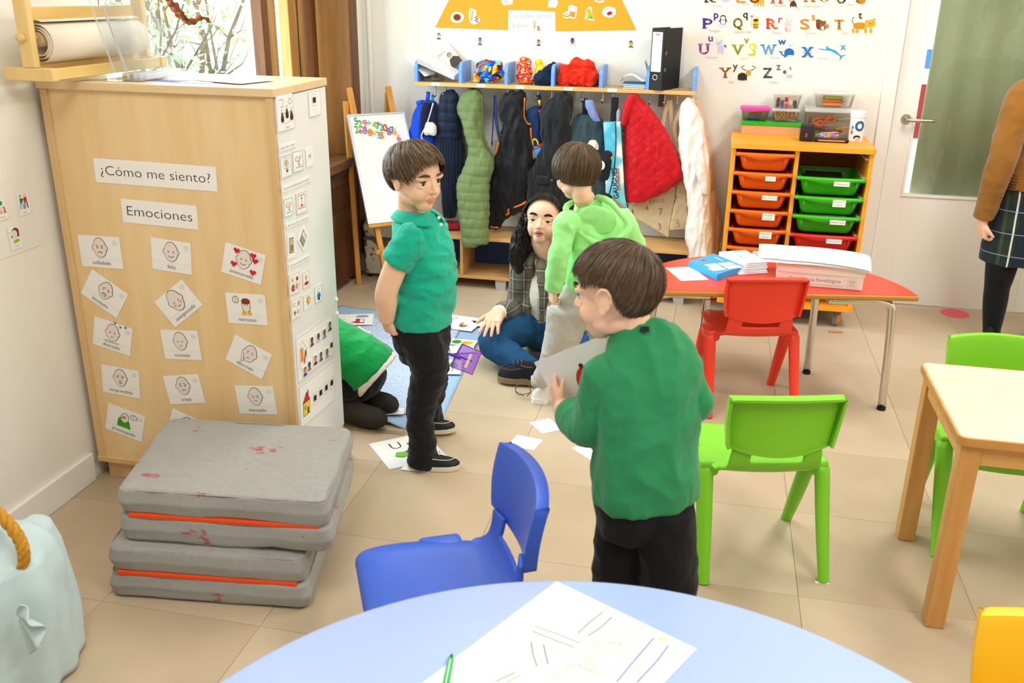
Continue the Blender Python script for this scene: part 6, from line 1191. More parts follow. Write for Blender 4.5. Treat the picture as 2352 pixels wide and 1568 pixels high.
rc('small card with a black bird picture near the woman knee', [(1070, 729), (1126, 734), (1112, 750), (1068, 746)], lambda d, w, h: (d.ell(0, 0, .14 * w, .12 * h, '#23272a', .5), d.poly([(-.3 * w, .1 * h), (.3 * w, .3 * h), (.05 * w, -.1 * h)], '#23272a')), RUGZ + .0014, None, 'picture_card')
rc('card with green leaves and a yellow fruit on the rug', [c3(950, 355), c3(1195, 385), c3(1150, 425), c3(945, 420)], lambda d, w, h: (d.ell(-.25 * w, .0, .18 * w, .3 * h, '#3f9a35'), d.ell(.15 * w, -.05 * h, .2 * w, .28 * h, '#f0b52a'), d.ell(.25 * w, .1 * h, .12 * w, .16 * h, '#e8c94a')), RUGZ)
rc('plain white card under the fruit card on the rug', [c3(945, 425), c3(1160, 415), c3(1150, 480), c3(950, 490)], None, RUGZ - .001, None, 'picture_card')
rc('red-bordered card with a green leafy plant under the purple swatter', [c3(905, 540), c3(1060, 548), c3(1043, 668), c3(890, 670)], lambda d, w, h: (d.ell(-.05 * w, .15 * h, .2 * w, .2 * h, '#4fae4a'), d.ell(.12 * w, .05 * h, .14 * w, .14 * h, '#6bc25a'), d.rect(-.03 * w, -.3 * h, .02 * w, .1 * h, '#5a4a2a')), RUGZ)
rc('blank curled white card on the rug edge', [c3(330, 965), c3(548, 958), c3(556, 1010), c3(345, 1020)], None, RUGZ + .006, None, 'picture_card')
def grapes(d, w, h):
    d.text('U', -.12 * w, .12 * h, .32 * h, INK); d.text('u', .12 * w, .13 * h, .26 * h, INK)
    for k in range(19): d.ell((-.02 + .045 * (k % 6) + .02 * (k // 6)) * w, (-.06 - .085 * (k // 6)) * h, .035 * w, .05 * h, ['#6a4a9a', '#7d5bb0', '#59397f'][k % 3], n=12)
    d.poly([(-.05 * w, -.06 * h), (-.2 * w, -.02 * h), (-.26 * w, -.14 * h), (-.15 * w, -.22 * h), (-.04 * w, -.18 * h)], '#7fc43a')
rc('red-bordered letter card reading U u with purple grapes on the floor', [(845, 1019), (972, 992), (1032, 1048), (893, 1079)], grapes, .0012)
rc('small white card under the boy shoe on the floor', [(930, 1062), (992, 1070), (985, 1085), (921, 1079)], lambda d, w, h: d.frame(-.2 * w, -.2 * h, .3 * w, .3 * h, .001, '#8a5a4a'), .0028, None, 'picture_card')
rc('blank white card on the bare floor nearer the blue chair', [(1169, 1021), (1188, 997), (1247, 1012), (1223, 1036)], None, .0008, None, 'picture_card')
rc('blank white card on the bare floor with a tiny dot, further from the blue chair', [(1215, 969), (1263, 961), (1292, 985), (1246, 997)], lambda d, w, h: d.ell(0, 0, .01, .004, '#d8c9a8'), .0008, None, 'picture_card')
rc('white sheet on the floor partly hidden by the boy in dark green', [(1330, 1028), (1400, 1000), (1420, 1040), (1345, 1062)], None, .0008, None, 'paper_sheet')
ru = card('ruler', 'clear plastic ruler lying on the floor by the rug edge', 'ruler', [c3(165, 1128), c3(570, 1165), c3(548, 1192), c3(160, 1150)], 'Z', .001, lambda d, w, h: [d.line([(-.48 * w + .96 * w * k / 30, .45 * h), (-.48 * w + .96 * w * k / 30, .15 * h)], .0006, '#5a564f') for k in range(31)], None, '#c9b89a', 0, .0025)
ru.data.materials[0] = mat('ruler_plastic', '#bfae92', .15, .6, alpha=.45)
o = MB(); o.lathe([(0, 0), (.075, 0), (.075, .0008), (0, .0008)], 32); p = o.build('floor_sticker', pm('#ef5f74'), None, loc=(1.38, 5.29, .0008)); tag(p, 'round pink sticker on the floor in front of the door', 'sticker')
o = MB(); o.box((-.035, -.012, 0), (.035, .012, .006), .002); p = o.build('wood_scrap', pm('#b98a5a'), None, loc=tuple(Fp(1918, 763, .0)), rot=(0, 0, .2)); tag(p, 'small brown scrap lying by the castor of the drawer unit', 'scrap')
o = MB(); o.box((-.02, -.005, 0), (.02, .005, .001)); p = o.build('paper_scrap', pm('#f8f8f6'), None, loc=tuple(Fp(1888, 1338, .0)), rot=(0, 0, .1)); tag(p, 'tiny white paper scrap by the foot of the green chair', 'scrap')

# ---- basket with a rope handle and a pale blue cloth
bk_ = thing('wicker_basket', 'round wicker basket with thick twisted rope handles', 'basket', (-1.675, 1.60, 0))
m_wk = mat('wicker', '#c98f3c', .7, .2, var=.25, vscale=50)
for k in range(14): o = MB(); r = .13 + .003 * k; o.tube([(r * math.cos(a), r * math.sin(a), .012 + .022 * k) for a in [2 * PI * i / 40 for i in range(41)]], .012, 8); o.build('coil', m_wk, bk_, True)
MB().lathe([(0, .0), (.13, 0), (.13, .012), (0, .012)], 32).build('base', m_wk, bk_)
for sx, rot in ((1, -.15), (-1, .1)):
    P = [(.155 * math.cos(rot) * 1 if 0 else x, y, z) for x, y, z in ((.13, -.02 * sx, .30), (.178, -.03, .385), (.165, -.02, .44), (.10, .0, .485), (.03, .02, .48), (-.03, .03, .43), (-.055, .03, .33))]
    if sx < 0: P = [(-x, y + .02, z) for x, y, z in P]
    Q = [Vector(p[:3]) for p in cr(P, 10)]
    if sx > 0:
        for ph in (0, 2.1, 4.2):
            o = MB(); o.tube([p + V(.007 * math.cos(i * .75 + ph), .007 * math.sin(i * .75 + ph), .004 * math.cos(i * .75 + ph)) for i, p in enumerate(Q)], .0085, 8); o.build('rope_strand', mat('rope', '#c8912f', .65, .25, var=.2, vscale=90), bk_, True)
cl = MB()
def clothp(u, v):
    a = -2.6 + 3.9 * u; fold = .016 * math.sin(a * 6 + 3 * v) + .012 * math.sin(a * 11 + 1 + 4 * v) + .03 * mnoise.noise(Vector((a * 2.2, v * 2.5, 1.7)))
    if v < .35: k = v / .35; r = .02 + (.165 + fold * .4) * k; z = .40 - .035 * k ** 3 + .012 * math.sin(a * 3) * k + .03 * mnoise.noise(Vector((a * 1.6, v * 9, 4.2)))
    else: k = (v - .35) / .65; r = .186 + .014 * min(1, k * 6) + fold * (.4 + .6 * k) + .008 * math.sin(k * PI) * math.sin(a * 2.3); z = .365 - .355 * k
    return (r * math.cos(a), r * math.sin(a), z)
cl.grid(clothp, 90, 40); o = cl.build('blue_cloth', mat('pale_cloth', '#c3d9dd', .85, .15, var=.05, vscale=20, bump=.15, bscale=400, sheen=.2), None, True, False, loc=(-1.675, 1.60, 0)); s = o.modifiers.new('s', 'SOLIDIFY'); s.thickness = .003
tag(o, 'pale blue cloth draped over the wicker basket', 'cloth')
sl = MB()
def ruf(u, v): a = -1.1 + 2.3 * u; r = .012 + .075 * v; return (-1.487 + r * math.cos(a) * .95, 1.50 - .02 * v + .016 * math.sin(u * 15) * v, .275 + r * math.sin(a) * .8 - .02 * v * v)
sl.grid(ruf, 48, 14); o2 = sl.build('cloth_ruffle', 'pale_cloth', o, True, False); s = o2.modifiers.new('s', 'SOLIDIFY'); s.thickness = .003; o2.matrix_parent_inverse = Matrix.Translation((-1.675, 1.60, 0)).inverted()
# ================================================================== HANGING CLOTHES
def cA(x, y): return 900 + .25507 * x, 180 + .25507 * y
def cB(x, y): return 1280 + .33167 * x, 180 + .33167 * y
def rows_loft(mb, rows, cm, Y0, n=26, p=2.4, sub=3, lean=0.):
    """rows: (x_left, x_right, y, half depth) in a photo crop, hung at real depth Y0"""
    R = cr(rows, sub); rings = []
    Yb = Y0; ys = [r[2] for r in rows]
    for xl, xr, y, dp in R:
        Y0 = Yb - lean * max(0, y - 150) / 1350
        a = Kp(*cm(xl, y), Y0); b = Kp(*cm(xr, y), Y0); c = (a + b) / 2; w = (b - a).length / 2; ring = []
        for j in range(n):
            t = 2 * PI * j / n; ct, st = math.cos(t), math.sin(t)
            ring.append(Vector((c.x + w * math.copysign(abs(ct) ** (2 / p), ct), Y0 + dp * math.copysign(abs(st) ** (2 / p), st), c.z)))
        rings.append(ring)
    mb.loft(rings); return mb
def wrinkle(amp=.008, sc=(26, 20, 7), seed=0., fine=.002, quilt=None, pitch=.05, qamp=.006):
    def f(co, no):
        a = nz3(co, sc, seed); d = amp * (a * .6 + (1 - np.abs(nz3(co, sc, seed + 7)) * 2.4) * .5)
        d = d + amp * .16 * (1 - np.abs(nz3(co, (sc[0] * 1.7, sc[1] * 1.7, sc[2] * 2.0), seed + 11)) * 2.4) + fine * nz3(co, (70, 60, 40), seed + 3)
        if quilt == 'h': w = co[:, 2] + .006 * nz3(co, (12, 12, 12), seed); d = d * .7 + qamp * (np.abs(np.sin(PI * w / pitch)) ** .45 - .7)
        if quilt == 'v': d = d + qamp * np.sin(2 * PI * co[:, 0] / pitch)
        if quilt == 'd':
            u = (co[:, 0] * .9 + co[:, 2]) / pitch; v = (co[:, 0] * .9 - co[:, 2]) / pitch
            d = d * .7 + qamp * (np.minimum(np.abs(np.sin(PI * u)), np.abs(np.sin(PI * v))) ** .4 - .7)
        co = co + no * d[:, None]; co[:, 1] = np.minimum(co[:, 1], YB - .004); return co
    return f
def garment(name, label, cat, rowsets, cm, Y0, m, disp, voxel=.0055, part='cloth_body', lean=0.):
    t = thing(name, label, cat, tuple(Kp(*cm((rowsets[0][0][0] + rowsets[0][0][1]) / 2, rowsets[0][0][2]), Y0)), 0, 'clothes and bags on the coat hooks')
    mb = MB()
    for r in rowsets: rows_loft(mb, r, cm, Y0, lean=lean)
    o = remesh(mb, part, m, t, voxel, 2, disp); o.matrix_parent_inverse = Matrix.Translation(t.location).inverted(); return t, o
def sub(t, mb, name, m, smooth=True, rm=None, disp=None):
    o = remesh(mb, name, m, t, rm, 2, disp) if rm else mb.build(name, m, t, smooth)
    o.matrix_parent_inverse = Matrix.Translation(t.location).inverted(); return o
def line3(cm, pts, Y): return [Kp(*cm(x, y), Y if not isinstance(Y, (list, tuple)) else Y[i]) for i, (x, y) in enumerate(pts)]
cloth = lambda k, h, sheen=.15, rough=.8, bump=.12: mat(k, h, rough, .2, bump=bump, bscale=350, sheen=sheen)
HY = 5.215
# blue backpack
t, b = garment('backpack', 'royal blue open backpack with a loop hung by the window corner', 'backpack', [[(270, 390, 205, .03), (225, 400, 250, .05), (190, 410, 350, .065), (170, 412, 450, .07), (152, 410, 540, .07), (160, 405, 640, .07), (190, 390, 740, .05)]], cA, HY + .03, cloth('bp_blue', '#0b44c8', .05, .5), wrinkle(.012, seed=1))
sub(t, MB().tube(line3(cA, [(330, 120), (325, 165), (318, 215)], HY + .02), .012, 8, .35), 'loop', cloth('bp_blue2', '#1a53d8', .05, .5)); sub(t, MB().tube(line3(cA, [(365, 150), (368, 205)], HY + .03), .008, 8, .4), 'loop', mat('loop_teal', '#2f9fd0', .7))
sub(t, MB().tube(line3(cA, [(225, 228), (250, 215), (275, 222)], HY - .01), .012, 8, .5), 'side_tab', 'bp_blue2')
q = MB(); rows_loft(q, [(290, 360, 215, .02), (265, 350, 300, .03), (255, 330, 420, .03), (262, 300, 520, .02)], cA, HY - .032); sub(t, q, 'mesh_panel', cloth('bp_navy', '#141c38', .1), True, .006, wrinkle(.004, seed=2))
q = MB(); rows_loft(q, [(370, 395, 230, .01), (330, 400, 330, .012), (290, 400, 450, .012), (280, 390, 520, .012)], cA, HY - .045); sub(t, q, 'lining', 'bp_navy', True, .006, wrinkle(.003, seed=3))
sub(t, MB().tube(line3(cA, [(372, 222), (345, 320), (312, 420), (268, 510), (280, 560)], HY - .06), .004, 6, sub=3), 'zip', mat('zip_white', '#d9d9d6', .4))
q = MB(); rows_loft(q, [(320, 370, 395, .015), (300, 400, 430, .02), (290, 402, 480, .02), (300, 390, 510, .012)], cA, HY - .062); o = sub(t, q, 'white_cloth', cloth('white_cloth', '#ded9cf'), True, .005, wrinkle(.006, seed=4))
# navy jacket with a quilted hood and ribbed body
t, b = garment('jacket', 'navy jacket with quilted hood and ribbed knit body', 'jacket', [[(490, 560, 105, .02), (445, 590, 150, .04), (425, 602, 250, .05), (410, 617, 350, .055), (405, 627, 450, .055), (398, 637, 530, .05)]], cA, HY, cloth('navy_quilt', '#141d36', .1, .5), wrinkle(.006, seed=5, quilt='h', pitch=.055, qamp=.006), part='quilted_hood')
q = MB(); rows_loft(q, [(398, 640, 520, .045), (395, 655, 640, .055), (405, 662, 760, .06), (440, 650, 880, .055), (450, 600, 1000, .05), (462, 585, 1150, .045), (470, 575, 1245, .035)], cA, HY); sub(t, q, 'ribbed_body', cloth('navy_knit', '#10182c', .2), True, .0048, wrinkle(.006, seed=6, quilt='v', pitch=.017, qamp=.003))
# olive padded coat
t, b = garment('padded_coat', 'olive green padded coat with hood and long quilted sleeve', 'coat', [[(700, 785, 105, .02), (640, 812, 150, .05), (600, 820, 250, .065), (612, 818, 330, .065), (640, 820, 430, .06), (672, 832, 530, .055), (690, 855, 600, .055), (690, 905, 680, .055), (665, 920, 770, .06), (640, 900, 860, .06)], [(640, 900, 830, .05), (600, 880, 920, .06), (588, 872, 1000, .06), (600, 872, 1100, .058), (610, 870, 1200, .055), (622, 866, 1300, .055), (634, 866, 1400, .05), (638, 862, 1480, .04)]], cA, HY - .005, cloth('olive_quilt', '#6b7d4c', .1, .45), wrinkle(.012, seed=7, quilt='h', pitch=.048, qamp=.0055), lean=.235)
q = MB(); rows_loft(q, [(635, 775, 1440, .045), (636, 776, 1470, .05), (640, 775, 1505, .045)], cA, HY - .235); sub(t, q, 'cuff', 'olive_quilt', True, .005, wrinkle(.003, seed=8))
sub(t, MB().tube(line3(cA, [(812, 150), (818, 330), (835, 540), (880, 650), (930, 690)], HY - .12), .0035, 6, sub=3), 'seam', mat('seam_olive', '#55643c', .7))
# drawstring bag
t, b = garment('drawstring_bag', 'grey drawstring bag hanging on royal blue cords', 'bag', [[(920, 980, 560, .01), (890, 985, 620, .03), (865, 1000, 720, .04), (855, 1005, 860, .04), (870, 990, 950, .03)]], cA, HY + .05, cloth('grey_bag', '#b3aaa2', .1, .6), wrinkle(.006, seed=9))
for P in ([(925, 155), (915, 350), (900, 600)], [(935, 155), (945, 350), (975, 560)], [(920, 160), (930, 360), (968, 575)]): sub(t, MB().tube(line3(cA, P, HY + .02), .0035, 6, sub=4), 'cord', mat('cord_blue', '#1f3fa8', .7))
# black jacket with orange binding
t, b = garment('jacket', 'black hooded jacket edged with bright orange binding', 'jacket', [[(1080, 1197, 130, .02), (1010, 1197, 180, .05), (978, 1192, 260, .065), (990, 1200, 350, .065), (1010, 1235, 430, .06), (985, 1250, 510, .06), (968, 1262, 570, .06), (945, 1275, 660, .06), (920, 1278, 760, .065), (893, 1262, 860, .065), (868, 1235, 960, .065), (845, 1222, 1060, .06), (826, 1212, 1115, .055), (812, 1155, 1180, .05), (855, 1030, 1240, .045), (865, 965, 1335, .035)]], cA, HY - .015, cloth('black_shell', '#15161a', .15, .55), wrinkle(.020, seed=11))
ob = mat('orange_trim', '#f07f1e', .6)
for P, Y in (([(1035, 510), (990, 510), (968, 560), (905, 800), (850, 1020), (808, 1183), (858, 1196)], HY - .045), ([(1195, 175), (1188, 330), (1215, 400), (1252, 414)], HY - .03), ([(1250, 445), (1258, 600), (1282, 725)], HY - .035), ([(1020, 1230), (1055, 1212), (1052, 1178), (1155, 1142), (1210, 1110)], HY - .06), ([(870, 1330), (920, 1340), (958, 1343)], HY - .05)): sub(t, MB().tube(line3(cA, P, Y), .0055, 8, sub=4), 'orange_binding', ob)
sub(t, MB().tube(line3(cA, [(1140, 1160), (1165, 1205), (1190, 1200), (1200, 1130)], HY - .03), .003, 6, sub=4), 'cord', mat('cord_black', '#14161f', .7))
# navy cartoon-coloured backpack between the black coats
t, b = garment('backpack', 'navy backpack with red piping and yellow and light blue patches', 'backpack', [[(1300, 1345, 250, .02), (1210, 1357, 295, .05), (1205, 1362, 400, .06), (1215, 1370, 560, .06), (1240, 1380, 720, .06), (1260, 1370, 800, .04)]], cA, HY + .035, cloth('bp_dark', '#1b3768', .1, .6), wrinkle(.006, seed=12))
sub(t, MB().tube(line3(cA, [(1320, 150), (1328, 215), (1335, 262)], HY + .01), [.014, .012, .003], 8, .5), 'tab', cloth('tab_navy', '#17294f')); sub(t, MB().tube(line3(cA, [(1326, 195), (1332, 250)], HY - .002), [.010, .002], 8, .4), 'yellow_tab', mat('tab_yellow', '#f2cf1d', .6))
q = MB(); rows_loft(q, [(1272, 1360, 610, .008), (1268, 1368, 660, .012), (1275, 1340, 720, .008)], cA, HY - .028); sub(t, q, 'blue_patch', mat('patch_blue', '#2f9be0', .6), True, .005)
sub(t, MB().tube(line3(cA, [(1268, 640), (1310, 625), (1358, 588)], HY - .035), .006, 6, sub=3), 'red_piping', mat('pipe_red', '#d8232a', .6)); sub(t, MB().tube(line3(cA, [(1320, 290), (1338, 300), (1350, 318)], HY - .03), .006, 6, sub=3), 'red_piping', 'pipe_red')
sub(t, MB().tube(line3(cA, [(1268, 610), (1270, 560), (1292, 548), (1312, 570), (1318, 600)], HY - .032), .005, 6, sub=4), 'yellow_trim', 'tab_yellow')
# second black coat
t, b = garment('jacket', 'plain matt black hooded coat without trim', 'jacket', [[(1500, 1622, 150, .025), (1425, 1622, 200, .05), (1352, 1612, 290, .065), (1342, 1602, 400, .065), (1352, 1602, 500, .06), (1368, 1602, 600, .06), (1328, 1615, 700, .06), (1262, 1622, 800, .06), (1222, 1628, 900, .06), (1218, 1640, 1010, .06), (1240, 1640, 1120, .055), (1270, 1630, 1260, .05)]], cA, HY - .02, cloth('black_matt', '#1d1e21', .2, .75), wrinkle(.021, seed=14))
q = MB(); rows_loft(q, [(1300, 1400, 880, .012), (1310, 1440, 915, .015), (1330, 1430, 950, .01)], cA, HY - .082); sub(t, q, 'pocket_flap', 'black_matt', True, .005, wrinkle(.003, seed=15))
sub(t, MB().sph(Kp(*cA(1440, 920), HY - .088), .008, 12, 8), 'snap_button', mat('snap_brown', '#6b4a32', .4))
# dark teal backpack with a round white badge
t, b = garment('backpack', 'dark teal backpack with a round white badge on its flap', 'backpack', [[(150, 290, 258, .03), (118, 312, 300, .05), (98, 325, 380, .065), (100, 332, 450, .07), (130, 388, 530, .07), (200, 386, 620, .07), (240, 380, 720, .06), (270, 370, 820, .05)]], cB, HY, cloth('bp_teal', '#31444b', .1, .6), wrinkle(.016, seed=16))
sub(t, MB().tube(line3(cB, [(205, 140), (192, 190), (190, 262)], HY - .01), .016, 8, .35), 'strap', cloth('strap_black', '#1c1d20')); sub(t, MB().tube(line3(cB, [(170, 262), (110, 310), (75, 400), (85, 450)], HY + .0), .006, 8, sub=3), 'strap', 'strap_black')
q = MB(); rows_loft(q, [(205, 390, 470, .02), (215, 393, 520, .03), (250, 388, 580, .04), (260, 375, 650, .04), (275, 360, 700, .03)], cB, HY - .055); fl = sub(t, q, 'flap_pocket', cloth('bp_flap', '#1b242b', .1), True, .0055, wrinkle(.006, seed=17))
q = MB(); rows_loft(q, [(225, 270, 430, .015), (205, 285, 465, .02), (215, 290, 495, .015)], cB, HY - .07); sub(t, q, 'white_cloth', 'white_cloth', True, .005, wrinkle(.006, seed=18))
ce = Kp(*cB(300, 602), HY - .108); d = Draw(); d.ell(0, 0, .024, .027, '#eceae4'); d.ring(0, .004, .008, .011, .003, '#23262a'); d.line([(-.008, -.014), (.010, -.006)], .003, '#23262a'); d.line([(-.006, -.006), (.010, -.015)], .003, '#23262a'); o = d.build('badge', t, basis(ce, (1, 0, 0), (0, 0, 1))); o.matrix_parent_inverse = Matrix.Translation(t.location).inverted()
q = MB(); rows_loft(q, [(195, 250, 152, .01), (200, 265, 205, .02), (225, 290, 260, .02), (250, 300, 300, .012)], cB, HY - .04); o = remesh(q, 'blue_shirt', cloth('shirt_blue', '#7d8fc4'), None, .005, 2, wrinkle(.006, seed=19)); tag(o, 'small violet-blue garment tucked over the teal backpack strap', 'clothing', 'clothes and bags on the coat hooks')
# tote bag
tt = thing('tote_bag', 'light blue tote bag with clouds and printed lettering', 'bag', tuple(Kp(*cB(400, 130), HY)), 0, 'clothes and bags on the coat hooks'); inv = Matrix.Translation(tt.location).inverted()
def tote(name, poly, Y, th, m):
    P = [Kp(*cB(x, y), Y) for x, y in poly]; q = MB(); n = len(P); q.v = [(p.x, p.y, p.z) for p in P] + [(p.x, p.y + th, p.z) for p in P]; q.f = [tuple(range(n)), tuple(range(2 * n - 1, n - 1, -1))] + [(i, n + i, n + (i + 1) % n, (i + 1) % n) for i in range(n)]; q.m = [0] * len(q.f); o = q.build(name, m, tt); o.matrix_parent_inverse = inv; return o
mt = patchwork('tote_clouds', ['#eef2f0', '#9fd6e4', '#7fcbe0', '#56b9dc', '#5fc0e0'], 7, 2., False); mg = patchwork('tote_gusset', ['#f0ece0', '#d9e6de', '#9fd6d8', '#7fc6cc', '#6fbcc4'], 8, 5., False)
tote('front_panel', [(318, 306), (400, 303), (404, 500), (380, 700), (358, 800), (335, 790), (330, 500)], HY - .08, .05, mt); tote('gusset', [(405, 303), (440, 303), (458, 600), (468, 800), (487, 895), (468, 893), (360, 800), (385, 690), (405, 500)], HY - .085, .05, mg)
for P in ([(404, 303), (405, 500), (385, 690), (360, 800)], [(441, 303), (459, 600), (470, 800), (487, 897), (466, 896)]): o = MB().tube(line3(cB, P, HY - .086), .0028, 6, sub=3).build('edging', mat('tote_edge', '#1c2a33', .6), tt, True); o.matrix_parent_inverse = inv
o = MB().tube(line3(cB, [(400, 130), (396, 220), (390, 303)], HY - .04), .020, 8, .2).build('strap', 'strap_black', tt); o.matrix_parent_inverse = inv
c0 = Kp(*cB(420, 830), HY - .0865); d = Draw(); d.text('GAUGUES', .0, -.004, .040, '#1c2a4a', 'l', w=.17, bold=.001); d.rect(.045, -.017, .165, -.007, '#b3222c'); d.text('SANCHEZ Y NUÑEZ', .05, -.0155, .009, '#f2e9e6', 'l', w=.11); d.text('www.gaugues.example', .10, -.052, .010, '#2f7fb0', 'l', w=.16) if 0 else None
up_ = (Kp(*cB(405, 620), HY - .0865) - c0).normalized(); o = d.build('lettering', tt, basis(c0, up_, V(-1, 0, 0))); o.matrix_parent_inverse = inv
for x, y, r, c in ((345, 525, .030, '#4a1f18'), (352, 545, .024, '#e89a2a')): p = Kp(*cB(x, y), HY - .0815); d = Draw(); d.ell(0, 0, r, r * .7, c); o = d.build('print', tt, basis(p, (1, 0, 0), (0, 0, 1))); o.matrix_parent_inverse = inv
q = MB(); rows_loft(q, [(412, 425, 200, .008), (408, 445, 240, .015), (405, 435, 300, .015)], cB, HY - .03); o = remesh(q, 'grey_scarf', cloth('scarf', '#a9afbf'), None, .005, 2, wrinkle(.005, seed=21)); tag(o, 'bit of pale grey checked cloth hanging behind the tote bag', 'clothing', 'clothes and bags on the coat hooks')
# red quilted jacket
t, b = garment('quilted_jacket', 'bright red jacket with diamond quilting and turned collar', 'jacket', [[(508, 545, 108, .02), (480, 592, 150, .045), (460, 628, 200, .055), (455, 682, 265, .06), (455, 712, 330, .06), (462, 770, 420, .065), (463, 815, 500, .065), (462, 855, 580, .065), (460, 893, 655, .06), (460, 842, 705, .06), (460, 762, 762, .055), (464, 700, 800, .05), (468, 610, 845, .04)]], cB, HY - .03, cloth('red_quilt', '#c5141f', .1, .5), wrinkle(.013, seed=22, quilt='d', pitch=.062, qamp=.0042), .005)
q = MB(); rows_loft(q, [(505, 545, 110, .012), (470, 530, 170, .02), (448, 500, 250, .02), (440, 472, 325, .014)], cB, HY - .082); sub(t, q, 'collar', 'red_quilt', True, .005, wrinkle(.002, seed=23))
q = MB(); rows_loft(q, [(560, 640, 190, .02), (600, 700, 280, .035), (640, 770, 400, .04), (660, 830, 520, .04), (655, 888, 650, .035), (650, 800, 730, .03), (640, 745, 775, .02)], cB, HY - .062); sub(t, q, 'sleeve', 'red_quilt', True, .005, wrinkle(.012, seed=24, quilt='d', pitch=.062, qamp=.004))
# canvas bags and smocks
can = cloth('canvas', '#d9c5a0', .1, .85, .3)
def canvas(label, poly, Y, th, straps, texts, seed):
    t = thing('canvas_bag', label, 'bag', tuple(Kp(*cB(*straps[0][0]), Y)), 0, 'clothes and bags on the coat hooks'); P = [Kp(*cB(x, y), Y) for x, y in poly]; q = MB(); n = len(P); q.v = [(p.x, p.y - th, p.z) for p in P] + [(p.x, p.y + th, p.z) for p in P]; q.f = [tuple(range(n)), tuple(range(2 * n - 1, n - 1, -1))] + [(i, n + i, n + (i + 1) % n, (i + 1) % n) for i in range(n)]; q.m = [0] * len(q.f)
    b = sub(t, q, 'bag_body', can, True, .005, wrinkle(.007, (12, 12, 14), seed))
    for s_ in straps: sub(t, MB().tube(line3(cB, s_, Y + .0), .013, 8, .2, (1, 0, 0), sub=3), 'strap', can)
    for tx, x, y, sz, c in texts:
        p = Kp(*cB(x, y), Y - th - .004); d = Draw(); d.text(tx, 0, 0, sz, c); o = d.build('lettering', t, basis(p, (1, 0, .18), (-.18, 0, 1))); o.matrix_parent_inverse = Matrix.Translation(t.location).inverted(); sw_ = o.modifiers.new('w', 'SHRINKWRAP'); sw_.target = b; sw_.offset = .0015
    return t
canvas('beige canvas bag hung askew, children numbers in black and red', [(640, 560), (840, 640), (838, 700), (770, 1098), (592, 990), (500, 945), (505, 840)], HY + .035, .012, [[(785, 150), (790, 300), (800, 480), (800, 640)], [(772, 150), (740, 270), (720, 420), (690, 600)]], [('1', 525, 950, .055, '#3a3430'), ('4', 622, 915, .04, '#6b625a'), ('7', 718, 945, .055, '#b5504a'), ('3', 710, 1048, .055, '#a8506a'), ('eros', 690, 865, .05, '#b08a6a')], 31)
canvas('narrow beige canvas bag with an orange number five', [(838, 540), (866, 560), (890, 800), (917, 1045), (782, 1045), (835, 740)], HY + .01, .010, [[(880, 165), (840, 260), (810, 350), (850, 560)], [(885, 165), (860, 380), (850, 560)]], [('5', 838, 1030, .06, '#d8875a'), ('6', 825, 835, .04, '#5f9a78')], 32)
wc = stained('smock_white', 3.3, .70, '#ede6df', '#9db8e0'); pcx = cloth('smock_peach', '#e9c4a8', .1, .8)
t, b = garment('smock', 'white painting smock stained with blue paint', 'smock', [[(898, 942, 135, .015), (870, 962, 200, .035), (850, 988, 285, .045), (852, 1000, 345, .045), (856, 1022, 450, .05), (866, 1042, 560, .05), (886, 1050, 700, .05), (900, 1046, 800, .05), (912, 1046, 900, .05), (905, 1052, 1020, .05), (900, 1056, 1100, .05), (920, 1060, 1200, .045), (932, 1060, 1260, .04), (945, 1062, 1380, .035)]], cB, HY - .01, wc, wrinkle(.018, (30, 24, 6), seed=25), lean=.22)
sub(t, MB().tube(line3(cB, [(852, 290), (868, 292), (885, 310)], HY - .06), .006, 8, .4, sub=2), 'sleeve_edge', wc)
q = MB(); rows_loft(q, [(940, 975, 560, .015), (960, 1040, 650, .025), (990, 1052, 740, .025), (1010, 1050, 800, .02)], cB, HY - .16); sub(t, q, 'sleeve', wc, True, .005, wrinkle(.006, seed=26))
t, b = garment('smock', 'peach painting smock hanging behind the white one', 'smock', [[(935, 975, 150, .015), (960, 1010, 280, .03), (1000, 1045, 430, .035), (1025, 1062, 560, .04), (1035, 1078, 700, .04), (1035, 1092, 800, .04), (1030, 1112, 900, .04), (1030, 1126, 1000, .04), (1035, 1122, 1100, .04), (1040, 1112, 1220, .035), (1030, 1110, 1350, .03), (985, 1105, 1500, .025), (990, 1095, 1530, .02)]], cB, HY + .06, pcx, wrinkle(.016, (30, 24, 6), seed=27))
q = MB(); rows_loft(q, [(1050, 1090, 780, .02), (1048, 1095, 900, .025), (1052, 1092, 1020, .025), (1055, 1090, 1120, .025), (1060, 1085, 1185, .012)], cB, HY + .0); sub(t, q, 'sleeve', pcx, True, .005, wrinkle(.005, seed=28))
# red cloth showing under the olive coat on the bench
q = MB(); q.sph((-1.50, 5.22, BZ1 + .018), (.10, .08, .020), 20, 8); o = remesh(q, 'red_cloth', cloth('red_cloth', '#a31420'), None, .005, 2, lambda co, no: np.c_[co[:, 0], co[:, 1], np.maximum(co[:, 2] + .008 * nz3(co, (25, 25, 25)), BZ1 + .001)]); tag(o, 'folded dark red cloth on the bench under the olive coat', 'clothing')
